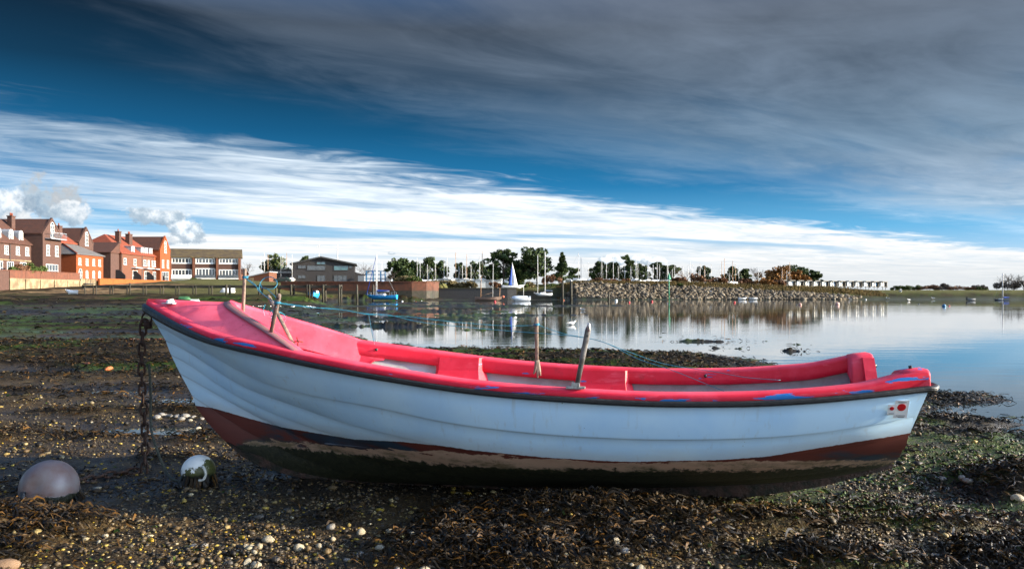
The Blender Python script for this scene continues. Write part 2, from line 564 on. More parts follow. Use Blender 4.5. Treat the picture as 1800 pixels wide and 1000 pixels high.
def height(x, y, fine=True):
    d = poly_sd(x, y, WATER)
    sc = 1 + np.maximum(y, 0) / 22
    d = d + (fbm(x * .9 / 1, y * .9, 4, 3) - .5) * 1.6 * np.minimum(sc, 3) * .9
    h = ZW + (0 - ZW) * sst(0, 1.6, -d / sc) + .0
    h = h - .08 * sst(0, 1.2, d / sc) - .7 * sst(.8, 4.0, d / sc)
    land = sst(0, 4, -d)
    lw = sst(1.2, -.4, d / sc)
    # mud flat rising towards the houses
    h = h + 1.15 * sst(45, 115, y) * sst(-10, -27, x) * land
    h = h + 1.3 * sst(100, 150, y) * sst(-45, -74, x) * land
    h = h + 2.2 * sst(122, 195, y) * sst(-40, -52, x) * sst(-82, -70, x) * sst(-6, 0, -d)
    # bars of mud and weed out in the shallows
    for (cx, cy, rx, ry, k) in [(-10, 92, 20, 5.0, .38), (-7, 47, 8.5, 1.6, .36), (-6.0, 37, 3.6, .9, .34), (6.6, 25.5, 2.4, .7, .235), (5.7, 22.3, 1.2, .3, .225), (7.7, 21.3, 1.0, .28, .225), (-7, 66, 9, 2.0, .35), (-1, 55, 7, 1.2, .3), (5.5, 28.2, 1.0, .3, .28), (-2, 33.5, 4, .45, .27), (-12, 118, 12, 3, .3), (10, 95, 9, 2.0, .27), (8.6, 24.0, .7, .18, .3)]:
        g_ = gs(x, y, cx, cy, rx, ry)
        bar = ZW - .20 + k * g_ ** .7 * (.1 + 1.75 * fbm(x * 4.0 / np.sqrt(sc), y * 9 / np.sqrt(sc), 5, 5, .6))
        h = np.where(g_ > .05, np.maximum(h, bar), h)
    # plateaus behind the walls and banks
    def rise(h, v):
        return np.where(v > .02, np.maximum(h, v), h)
    h = np.where(y > 90, rise(h, 4.2 * sst(-80.2, -80.6, x)), h)
    yf = np.interp(x, [-79, -47.5, -47, -20, -19, 11, 14, 74, 84, 130, 400], [230, 230, 168, 168, 179, 179, 171, 175, 177, 178, 152])
    wd = np.interp(x, [-79, -48, -47, 11, 14, 74, 84, 400], [30, 30, .3, .3, 8, 8, 9, 14])
    tp = np.interp(x, [-79, -47, -16, -15.5, 11, 14, 40, 62, 74, 84, 400], [3.6, 3.6, 3.6, 2.5, 2.5, 3.6, 3.5, 2.7, 2.4, 2.0, 2.2])
    h = np.where(x > -79.5, rise(h, tp * np.clip((y - yf) / wd, 0, 1)), h)
    h = np.where((x > -80) & (x < 62), rise(h, np.interp(x, [40, 62], [3.5, 2.7]) * np.clip((y - 186) / 14, 0, 1)), h)
    if fine:
        rel = sst(200, 120, y)
        h = h + (fbm(x * .7, y * .9, 4, 11) - .5) * .09 * rel * (.3 + .7 * lw)
        h = h + (fbm(x * 5, y * 5, 4, 13) - .5) * .045 * sst(40, 15, y)
        h = h + (fbm(x * .35, y * 1.1, 4, 17) - .5) * .16 * sst(12, 30, y) * rel * land
        w = weed_mask(x, y)
        h = h + w * (.035 + .06 * fbm(x * 3, y * 3, 3, 19)) * sst(60, 20, y) * lw + w * .05 * sst(14, 40, y) * land
        h = h + .13 * gs(x, y, .5, 5.2, .8, .25) + .05 * gs(x, y, -.2, 4.6, .5, .2) + .13 * gs(x, y, 3.8, 6.25, .6, .26) + .05 * gs(x, y, -3.3, 5.1, .6, .3) + .06 * gs(x, y, 1.0, 18, 5, 2.5) * lw
    for (cx, cy, rx, ry, k) in POOLS:
        gw = gs(x, y, cx, cy - .4 * ry, rx * 2.0, max(ry * 3.2, .55) if cy < 30 else ry * 2)
        h = h - np.maximum(h - (ZW + .014), 0) * np.clip(gw * 1.5, 0, 1)
        g = gs(x, y, cx, cy, rx, ry)
        h = h - (h - (ZW - .035)) * np.clip(g * 1.6, 0, 1)
    # keep the flat below the standing boat
    b = gs(x, y, .2, 6.0, 2.6, .5)
    h = h * (1 - b) + b * np.minimum(h, .005)
    return h


def gh(x, y):
    return float(height(np.array([x], float), np.array([y], float))[0])


def build_ground():
    th = np.concatenate([np.linspace(-180, -42, 46)[:-1], np.linspace(-42, 42, 940), np.linspace(42, 180, 46)[1:-1]])
    r = [0.0001, .6, 1.4, 2.3, 3.0, 3.6]
    while r[-1] < 34:
        r.append(r[-1] + max(.008, r[-1] ** 2 / 1200 * 1.25))
    while r[-1] < 260:
        r.append(r[-1] * 1.016)
    while r[-1] < 4000:
        r.append(r[-1] * 1.18)
    r = np.array(r)
    T, RR = np.meshgrid(np.radians(th), r)
    x, y = (np.sin(T) * RR).ravel(), (np.cos(T) * RR).ravel()
    h = height(x, y)
    nr, nc = RR.shape
    i, j = np.meshgrid(np.arange(nr - 1), np.arange(nc), indexing='ij')
    k = (j + 1) % nc
    f = np.stack([i * nc + j, (i + 1) * nc + j, (i + 1) * nc + k, i * nc + k], -1).reshape(-1, 4)
    w, g = weed_mask(x, y), green_mask(x, y)
    sand = sst(88, 118, y + .0 * x) * sst(-42, -60, x + (y - 110) * .2) * sst(175, 150, y)
    grass = np.maximum(np.where(x > 60, sst(.9, 1.6, h), sst(1.9, 2.6, h)) * sst(150, 165, y), sst(-79.6, -80.4, x) * (y > 90))
    grass = np.maximum(grass, .8 * sst(118, 132, y) * sst(-64, -58, x) * sst(-30, -40, x))
    bank = sst(169, 172, y) * sst(11, 14, x) * sst(1.0, .6, h)
    wet = sst(.035, -.05, h) * sst(70, 30, y) + sst(.6, 0, h) * sst(30, 60, y) * .7
    wet = np.maximum(wet, .9 * sst(.3, .7, gs(x, y, 3.2, 5.75, 1.0, .16) + (fbm(x * 4, y * 4, 3, 61) - .5)))
    wet = np.maximum(wet, .9 * sst(.3, .7, gs(x, y, -1.6, 6.3, 2.6, .5)))
    m, nt, b, tc = new_mat("tidal_mud")
    v = tc.outputs['Object']
    wA, gA, sA, grA, weA, bkA = (nt.attr(n) for n in ('weed', 'green', 'sand', 'grass', 'wet', 'bank'))
    n1 = nt.noise(v, 3.0, 8, 0.65)
    n2 = nt.noise(v, 26, 6, 0.65)
    n3 = nt.noise(v, 0.35, 6, 0.6)
    mud = nt.ramp(n1, [(.25, (.055, .038, .022)), (.5, (.115, .08, .043)), (.75, (.21, .15, .08))])
    mud = nt.mul(mud, nt.ramp(n2, [(.3, (.45, .42, .4)), (.6, (1.1, 1.08, 1.0)), (.8, (1.6, 1.5, 1.3))]))
    vo = nt.new('ShaderNodeTexVoronoi')
    nt.put(vo.inputs['Vector'], v)
    vo.inputs['Scale'].default_value = 42
    vr = nt.ramp(vo.outputs['Color'], [(0, (.03, .028, .026)), (.35, (.09, .07, .045)), (.6, (.2, .15, .085)), (.8, (.12, .11, .1)), (.93, (.4, .33, .2)), (1, (.5, .4, .1))])
    sepc = nt.new('ShaderNodeSeparateColor')
    nt.l.new(vo.outputs['Color'], sepc.inputs[0])
    vr = nt.ramp(sepc.outputs[0], [(0, (.03, .028, .026)), (.35, (.09, .07, .045)), (.6, (.2, .15, .085)), (.8, (.12, .11, .1)), (.93, (.4, .33, .2)), (1, (.5, .4, .1))])
    mud = nt.mix(nt.math('MULTIPLY', nt.ss(vo.outputs['Distance'], .5, .3), nt.ss(sepc.outputs[1], .35, .5)), mud, vr)
    wcol = nt.ramp(n2, [(.3, (.008, .007, .005)), (.5, (.022, .017, .010)), (.66, (.06, .042, .02)), (.8, (.11, .075, .03))])
    gcol = nt.ramp(n2, [(.3, (.012, .022, .003)), (.55, (.035, .068, .007)), (.75, (.075, .115, .014))])
    scol = nt.ramp(n3, [(.3, (.20, .13, .075)), (.55, (.34, .235, .14)), (.75, (.26, .2, .13))])
    grcol = nt.ramp(n1, [(.3, (.04, .05, .015)), (.55, (.10, .095, .035)), (.75, (.19, .15, .07))])
    col = nt.mix(nt.math('MULTIPLY', sA, nt.ss(n1, .3, .5)), mud, scol)
    col = nt.mix(nt.math('MULTIPLY', wA, .95), col, wcol)
    dk = nt.math('MULTIPLY_ADD', weA, -.30, .46)
    dk = nt.math('MAXIMUM', dk, nt.math('MULTIPLY', sA, .8))
    col = nt.mul(col, nt.vec(dk, nt.math('MULTIPLY', dk, .97), nt.math('MULTIPLY', dk, .88)))
    gf = nt.math('MULTIPLY', gA, nt.ss(n2, .38, .52))
    col = nt.mix(gf, col, gcol)
    col = nt.mix(nt.math('MULTIPLY', bkA, .9), col, (.03, .034, .014))
    col = nt.mix(grA, col, grcol)
    nt.put(b.inputs['Base Color'], col)
    rg = nt.math('MULTIPLY_ADD', n2, .5, .5)
    rg = nt.math('MULTIPLY_ADD', nt.math('MULTIPLY', weA, nt.ss(n1, .35, .6)), -.42, rg)
    nt.put(b.inputs['Roughness'], rg)
    nt.put(b.inputs['Specular IOR Level'], nt.math('MULTIPLY_ADD', weA, .40, .06))
    hh = nt.math('ADD', nt.math('MULTIPLY', n2, .5), nt.math('MULTIPLY', nt.noise(v, 90, 4, .7), .3))
    nt.put(b.inputs['Normal'], nt.bump(nt.math('SUBTRACT', hh, nt.math('MULTIPLY', vo.outputs['Distance'], .5)), 1.0, .022))
    o = np_mesh("ground", np.stack([x, y, h], -1), f, m, True, dict(weed=w, green=g, sand=sand, grass=grass, wet=np.clip(wet, 0, 1), bank=bank))
    o['kind'] = 'structure'


build_ground()


def build_water():
    m, nt, b, tc = new_mat("water")
    v = tc.outputs['Object']
    mp = nt.new('ShaderNodeMapping')
    nt.put(mp.inputs['Vector'], v)
    mp.inputs['Scale'].default_value = (.5, 1.6, 1)
    n1 = nt.noise(mp.outputs[0], 1.1, 4, .55)
    n2 = nt.noise(mp.outputs[0], 7, 3, .5)
    pat = nt.ss(nt.noise(v, .035, 4, .6), .42, .62, .25, 1.0)
    hgt = nt.math('MULTIPLY', nt.math('ADD', n1, nt.math('MULTIPLY', n2, .08)), pat)
    nt.put(b.inputs['Normal'], nt.bump(hgt, .35, .018))
    b.inputs['Base Color'].default_value = (.022, .03, .03, 1)
    nt.put(b.inputs['Roughness'], nt.math('MULTIPLY_ADD', pat, .03, .02))
    b.inputs['IOR'].default_value = 1.34
    th = np.radians(np.linspace(0, 360, 97)[:-1])
    rr = [0.01, 5, 15, 40, 100, 300, 1000, 3500]
    vs = [(r * math.sin(t), r * math.cos(t), ZW) for r in rr for t in th]
    n = len(th)
    fs = [(i * n + j, (i + 1) * n + j, (i + 1) * n + (j + 1) % n, i * n + (j + 1) % n) for i in range(len(rr) - 1) for j in range(n)]
    np_mesh("water", vs, np.array(fs), m)['kind'] = 'structure'


build_water()


# ------------------------------------------------------------------ loose cover on the ground
def ico():
    bm = bmesh.new()
    bmesh.ops.create_icosphere(bm, subdivisions=1, radius=1)
    v = np.array([p.co[:] for p in bm.verts])
    f = np.array([[q.index for q in p.verts] for p in bm.faces])
    bm.free()
    return v, f


ICO_V, ICO_F = ico()


def scatter_pos(n, y0, y1, spread=.72, seed=1):
    g = np.random.default_rng(seed)
    v = g.uniform(1 / y1, 1 / y0, n)
    y = 1 / v
    x = y * g.uniform(-spread, spread, n)
    return x, y, g


def pebble_mesh(name, x, y, size, mat, seed, flat=.55, sink=.25):
    g = np.random.default_rng(seed)
    n = len(x)
    z = height(x, y)
    s = np.stack([size * g.uniform(.7, 1.3, n), size * g.uniform(.6, 1.0, n), size * flat * g.uniform(.6, 1.35, n)], -1)
    a = g.uniform(0, 6.28, n)
    v = ICO_V[None] * (1 + g.uniform(-.34, .30, (n, len(ICO_V), 1)))
    v = v * s[:, None]
    c, sn = np.cos(a)[:, None], np.sin(a)[:, None]
    vx = v[..., 0] * c - v[..., 1] * sn + x[:, None]
    vy = v[..., 0] * sn + v[..., 1] * c + y[:, None]
    vz = v[..., 2] + z[:, None] + (s[:, 2] * (1 - 2 * sink))[:, None]
    vs = np.stack([vx, vy, vz], -1).reshape(-1, 3)
    f = (ICO_F[None] + (np.arange(n) * len(ICO_V))[:, None, None]).reshape(-1, 3)
    return np_mesh(name, vs, f, mat, True)


def island_ramp_mat(name, stops, rough=.5, bump=.0, scale=60, spec=.2, rvar=.2):
    m, nt, b, tc = new_mat(name)
    g = nt.new('ShaderNodeNewGeometry')
    v = g.outputs['Position']
    r = g.outputs['Random Per Island']
    col = nt.ramp(r, stops)
    n = nt.noise(v, scale, 5, .65)
    k = nt.math('MULTIPLY_ADD', n, .8, .10)
    col = nt.mul(col, nt.vec(k, k, k))
    nt.put(b.inputs['Base Color'], col)
    nt.put(b.inputs['Roughness'], nt.math('MULTIPLY_ADD', n, rvar, rough))
    b.inputs['Specular IOR Level'].default_value = spec
    if bump:
        nt.put(b.inputs['Normal'], nt.bump(n, .6, bump))
    return m


M_PEB = island_ramp_mat("shingle", [(0, (.016, .015, .014)), (.25, (.04, .032, .024)), (.45, (.085, .06, .034)), (.62, (.15, .10, .048)), (.75, (.22, .155, .075)), (.84, (.11, .10, .09)), (.91, (.34, .27, .15)), (.96, (.46, .32, .05)), (1, (.52, .46, .35))], .35, .006)
M_YEL = island_ramp_mat("yellow_shell", [(0, (.42, .27, .03)), (.5, (.55, .38, .04)), (.8, (.6, .46, .14)), (1, (.6, .55, .42))], .45)
M_WRACK = island_ramp_mat("wrack", [(0, (.009, .007, .004)), (.45, (.026, .017, .008)), (.7, (.06, .035, .012)), (.86, (.12, .06, .014)), (.95, (.22, .105, .018)), (1, (.15, .12, .08))], .38, .004, 40, .22)
M_WRACKD = island_ramp_mat("dark_wrack", [(0, (.008, .008, .006)), (.6, (.018, .016, .010)), (.9, (.04, .032, .014)), (1, (.09, .065, .03))], .5, .004, 40, .15)
M_GREENW = island_ramp_mat("green_weed", [(0, (.03, .06, .008)), (.5, (.06, .12, .014)), (1, (.12, .17, .03))], .45)


def build_cover():
    x, y, g = scatter_pos(90000, 4.05, 20, .70, 3)
    keep = (g.uniform(0, 1, len(x)) > weed_mask(x, y) * .85) & (g.uniform(0, 1, len(x)) < np.interp(y, [4, 9, 13, 20], [1, 1, .35, .12])) & (poly_sd(x, y, WATER) < .1) & (fbm(x * 1.7, y * 2.6, 3, 77) + g.uniform(-.22, .22, len(x)) > .45)
    x, y = x[keep], y[keep]
    size = np.clip(g.lognormal(math.log(.0074), .58, len(x)), .0035, .034) * (1 + .03 * (y - 4))
    tag(pebble_mesh("shingle", x, y, size, M_PEB, 5), "small brown and grey pebbles strewn over the wet mud", "shingle", kind='stuff')
    x, y, g = scatter_pos(4200, 4.05, 14, .72, 8)
    keep = (x < 1.6 + g.normal(0, .5, len(x))) & (g.uniform(0, 1, len(x)) > weed_mask(x, y) * .9) & (fbm(x * 1.3, y * 1.3, 3, 79) + g.uniform(-.15, .15, len(x)) > .48)
    x, y = x[keep], y[keep]
    size = np.clip(g.lognormal(math.log(.0095), .5, len(x)), .004, .026) * (1 + .04 * (y - 4))
    tag(pebble_mesh("shell_fragments", x, y, size, M_YEL, 9, .45), "small yellow shells and chips scattered among the pebbles", "shells", kind='stuff')

    def fronds(name, x, y, mat, L, W, lift, seed, label, cat):
        g = np.random.default_rng(seed)
        n = len(x)
        K = 6
        z0 = height(x, y)
        th = g.uniform(0, 6.28, n)
        L = L * g.uniform(.5, 1.5, n)
        W = W * g.uniform(.5, 1.4, n)
        cv = g.normal(0, 2.2, n)
        ar = lift * g.uniform(.1, 1.0, n)
        tw = g.uniform(-1.2, 1.2, n)
        vs = np.zeros((n, K, 2, 3))
        px, py = x.copy(), y.copy()
        for k in range(K):
            t = k / (K - 1)
            a = th + cv * t
            if k:
                px = px + np.cos(a) * L / (K - 1)
                py = py + np.sin(a) * L / (K - 1)
            wv = W * (1 - .75 * abs(t - .35)) * (.25 if k == K - 1 else 1)
            zz = z0 + .004 + ar * math.sin(math.pi * min(1, t * 1.1)) + g.normal(0, .004, n)
            tz = np.sin(tw + 2 * t) * wv * .6
            for s_, sg in ((0, 1), (1, -1)):
                vs[:, k, s_, 0] = px - np.sin(a) * wv * sg / 2
                vs[:, k, s_, 1] = py + np.cos(a) * wv * sg / 2
                vs[:, k, s_, 2] = zz + tz * sg
        f = []
        for k in range(K - 1):
            f.append([2 * k, 2 * k + 1, 2 * k + 3, 2 * k + 2])
        f = (np.array(f)[None] + (np.arange(n) * 2 * K)[:, None, None]).reshape(-1, 4)
        tag(np_mesh(name, vs.reshape(-1, 3), f, mat, True), label, cat, kind='stuff')

    x, y, g = scatter_pos(84000, 4.0, 30, .72, 13)
    w = weed_mask(x, y)
    keep = (g.uniform(0, 1, len(x)) < w * 1.05 + .03) & ((poly_sd(x, y, WATER) < .25) | (height(x, y) > ZW - .01))
    x, y = x[keep], y[keep]
    fronds("seaweed", x, y, M_WRACK, .105 * (1 + .04 * (y - 4)), .0075 * (1 + .06 * (y - 4)), .040 * (1 + .02 * (y - 4)), 15, "dark brown strap seaweed heaped on the mud and shingle", "seaweed")
    x, y, g = scatter_pos(26000, 8.0, 95, .72, 33)
    w = np.maximum(weed_mask(x, y), .25 * sst(.45, .6, fbm(x * .5, y * 1.6, 3, 71)))
    keep = (g.uniform(0, 1, len(x)) < w * .9) & (poly_sd(x, y, WATER) < .3) & (height(x, y) > ZW)
    x, y = x[keep], y[keep]
    fronds("wrack_strands", x, y, M_WRACKD, .11 * (1 + .075 * (y - 8)), .012 * (1 + .08 * (y - 8)), .035 * (1 + .03 * (y - 8)), 35, "dark strands of wrack dotted over the wide mud flat", "seaweed")
    x, y, g = scatter_pos(12000, 4.0, 16, .72, 23)
    keep = g.uniform(0, 1, len(x)) < green_mask(x, y) * 1.0 + .012
    x, y = x[keep], y[keep]
    fronds("green_algae", x, y, M_GREENW, .04 * (1 + .05 * (y - 4)), .012 * (1 + .06 * (y - 4)), .018, 25, "bright green sea lettuce in scraps on the mud", "algae")


build_cover()


def rock_mesh(name, mat, sx, sy, sz, seed):
    """one rounded, slightly faceted stone"""
    g = np.random.default_rng(seed)
    bm = bmesh.new()
    bmesh.ops.create_icosphere(bm, subdivisions=2, radius=1)
    for v in bm.verts:
        c = np.array(v.co[:])
        n = math.sin(c[0] * 2.3 + seed) * .12 + math.sin(c[1] * 3.1 + seed * 2) * .10 + math.sin(c[2] * 2.7 + seed * 3) * .10
        v.co = Vector(c * (1 + n + g.uniform(-.05, .05))) * 1
        v.co.x *= sx
        v.co.y *= sy
        v.co.z *= sz
    me = bpy.data.meshes.new(name)
    bm.to_mesh(me)
    bm.free()
    for p in me.polygons:
        p.use_smooth = True
    me.materials.append(mat)
    return me


M_STONE = pmat("pale_stone", (.36, .32, .23), (.2, .165, .11), 22, .7, bump=.004, bscale=60)
M_GREYST = pmat("grey_flint", (.12, .115, .11), (.22, .2, .17), 25, .45, bump=.004, bscale=60)
M_OLIVE = pmat("olive_stone", (.24, .22, .08), (.17, .15, .06), 25, .55, bump=.003, bscale=60)
M_ORANGE = pmat("orange_brick_bit", (.42, .12, .03), (.3, .08, .03), 30, .8, bump=.004)


def build_stones():
    meshes = [rock_mesh("stone", M_STONE, 1.1, .85, .62, 3), rock_mesh("stone", M_STONE, 1.0, .8, .8, 7), rock_mesh("stone", M_GREYST, 1.2, .85, .6, 12), rock_mesh("stone", M_STONE, 1.25, .7, .6, 19)]

    def put(px, py, r, k, label, group, me=None, rz=None):
        Y = CAMH * F / (py - HZ)
        x = (px - 900) / F * Y
        z = gh(x, Y)
        Y = (CAMH - z) * F / (py - HZ)
        x = (px - 900) / F * Y
        o = link(bpy.data.objects.new("stone", me or meshes[k]))
        s = r / F * Y
        o.scale = (s, s, s)
        o.rotation_euler = (random.uniform(-.2, .2), random.uniform(-.2, .2), random.uniform(0, 6.28) if rz is None else rz)
        o.location = (x, Y, gh(x, Y) + s * .3)
        tag(o, label, "stone", group)

    put(472, 951, 11, 0, "broad pale cream stone lying on bare sandy mud in front of the bow", None)
    put(526, 966, 9, 1, "squarish pale stone on the gravel below the broad cream one", None)
    put(10, 978, 24, 3, "long tan stone lying at the bottom left corner of the photo", None, rock_mesh("stone", pmat("tan_stone", (.22, .13, .07), (.13, .08, .045), 18, .7, bump=.004), 1.25, .7, .5, 27), .3)
    put(1620, 914, 10, 3, "smooth olive green stone on dark weedy mud right of the stern", None, rock_mesh("stone", M_OLIVE, 1.2, .8, .6, 33), .2)
    put(1125, 983, 9, 1, "upright white stone beside the wrack heap in the foreground", None)
    put(1080, 945, 10, 1, "knobbly pale stone half buried in the heap of wrack", None)
    put(190, 646, 6, 0, "orange brick fragment on the weedy flat left of the chain", None, rock_mesh("stone", M_ORANGE, 1.3, .8, .6, 41))
    put(153, 651, 4, 0, "small dark red brick bit left of the orange fragment", None, rock_mesh("stone", pmat("red_brick_bit", (.2, .05, .03), (.12, .04, .03), 30, .8), 1.1, .8, .6, 42))
    for px, py, r, k in [(634, 938, 9, 1), (690, 944, 9, 3), (726, 948, 8, 1), (716, 957, 7, 0), (668, 960, 8, 0), (582, 928, 9, 2), (442, 962, 7, 0), (447, 972, 6, 1), (450, 995, 10, 0), (434, 992, 8, 3), (632, 975, 7, 2), (700, 985, 7, 2), (1098, 962, 9, 2),
                         (184, 927, 6, 0), (358, 961, 7, 2), (340, 962, 8, 2), (433, 961, 6, 0), (744, 999, 12, 0), (820, 980, 7, 0), (1235, 947, 6, 2), (1110, 970, 5, 0), (960, 905, 6, 2), (585, 950, 6, 1), (540, 945, 5, 0), (765, 950, 6, 0), (610, 985, 6, 2), (560, 962, 6, 1)]:
        put(px, py, r, k, "small rounded stone among the pebbles of the foreground shingle", "rounded stones in the foreground shingle")
    for px, py, r, k in [(275, 736, 8, 2), (283, 746, 7, 2), (311, 735, 6, 2), (326, 741, 8, 2), (340, 747, 5, 2), (317, 750, 7, 2), (347, 753, 6, 0), (296, 743, 5, 2), (302, 731, 6, 2), (334, 731, 4, 0), (355, 748, 5, 2), (289, 730, 4, 2)]:
        put(px, py, r, k, "grey stone in the loose pile beside the pool under the bow", "grey stones piled by the pool under the bow")
    for px, py, r, k in [(1655, 862, 8, 2), (1668, 875, 7, 2), (1700, 868, 9, 2), (1690, 858, 7, 2), (1790, 880, 11, 0), (1705, 880, 6, 2), (1640, 870, 6, 2)]:
        put(px, py, r, k, "dark grey stone rimming the small pool by the weed mound", "dark stones around the pool by the weed mound")


build_stones()


# ------------------------------------------------------------------ the beached boat
BX, BY = 2.67, 5.65                                 # foot of the transom
AX, NX = Vector((-.985, .173, 0)).normalized(), Vector((-.173, -.985, 0)).normalized()   # towards the bow / towards the near side


def bw(u, v):
    return BX + AX.x * u + NX.x * v, BY + AX.y * u + NX.y * v


def u_of(px):
    k = (px - 900) / F
    return (BX - BY * k) / (-AX.x + AX.y * k)


S_T = [0, .06, .15, .3, .45, .6, .7, .8, .88, .95, 1]
# half-breadths at ten stations, foot on the stem, and heights along the hull for each plank edge, gunwale to keel
HULL = [
    ([.745, .80, .845, .87, .865, .81, .72, .56, .38, .17, 0], (258, 545), [(263, 548), (305, 573), (380, 606), (470, 627), (560, 647), (680, 669), (850, 694), (1030, 708), (1180, 714.5), (1300, 714), (1400, 710), (1533, 698), (1632, 687)]),
    ([.645, .725, .775, .81, .80, .71, .60, .42, .26, .11, 0], (275, 571), [(290, 578), (380, 625), (470, 671), (560, 694), (680, 716), (760, 735), (910, 756), (1040, 766), (1180, 770), (1267, 769), (1400, 762), (1533, 743), (1610, 728)]),
    ([.55, .615, .665, .71, .70, .60, .48, .32, .19, .08, 0], (291, 598), [(303, 602), (440, 682), (525, 711), (608, 740), (678, 758), (761, 777), (817, 790), (900, 798), (983, 805), (1100, 811), (1267, 807), (1350, 801), (1439, 787), (1583, 764), (1600, 760)]),
    ([.44, .48, .52, .57, .57, .47, .37, .24, .14, .055, 0], (300, 622), [(311, 627), (430, 700), (525, 740), (640, 775), (761, 805), (900, 824), (1100, 831), (1300, 825), (1450, 808), (1590, 785)]),
    ([.29, .32, .355, .40, .40, .33, .25, .16, .09, .035, 0], (316, 655), [(326, 660), (440, 722), (480, 742), (600, 790), (760, 826), (900, 840), (1100, 845), (1300, 839), (1450, 825), (1580, 801)]),
    ([.14, .16, .175, .20, .20, .17, .13, .08, .045, .018, 0], (338, 695), [(348, 701), (430, 752), (520, 798), (650, 832), (900, 850), (1100, 852), (1300, 847), (1450, 835), (1573, 810)]),
    ([.012] * 10 + [0], (345, 715), [(370, 748), (400, 780), (440, 808), (520, 835), (660, 849), (900, 853), (1100, 854), (1300, 849), (1440, 840), (1567, 815)])]
PAINT = [(340, 712), (375, 717), (430, 733), (497, 751), (622, 772), (705, 776), (775, 783), (830, 791), (961, 804), (1100, 811.5), (1267, 808), (1350, 802), (1439, 787), (1583, 764), (1640, 752)]
SLIME = [(340, 745), (370, 760), (400, 780), (450, 777), (567, 790), (678, 800), (761, 812), (900, 820), (961, 820), (1100, 823), (1355, 823), (1433, 818), (1564, 811), (1640, 806)]


def smooth1(a, n=1):
    for _ in range(n):
        a = np.concatenate([[a[0]], (a[:-2] + 2 * a[1:-1] + a[2:]) / 4, [a[-1]]])
    return a


NS = 90
SS = 1 - (1 - np.linspace(0, 1, NS)) ** 1.15
LU, LB, LZ = [], [], []
for li_, (b_, st_, pts_) in enumerate(HULL):
    us = u_of(st_[0])
    u0_ = 0.0 if li_ == 0 else .047
    u_ = u0_ + SS * (us - u0_)
    bb = pchip(SS, S_T, b_)
    p_ = np.array([st_] + pts_, float)
    X_ = BX + AX.x * u_ + NX.x * bb
    Y_ = BY + AX.y * u_ + NX.y * bb
    z_ = CAMH - (pchip(900 + F * X_ / Y_, p_[:, 0], p_[:, 1]) - HZ) / F * Y_
    LU.append(u_)
    LB.append(bb)
    LZ.append(smooth1(z_, 6))
LU, LB, LZ = map(np.array, (LU, LB, LZ))


def rail(u):
    """half breadth and height of the gunwale at u"""
    return float(np.interp(u, LU[0], LB[0])), float(np.interp(u, LU[0], LZ[0]))


def bpt(u, v, z):
    x, y = bw(u, v)
    return Vector((x - BX, y - BY, z))               # local to the boat's base


M_RED = None
UP_ = Vector((0, 0, 1))


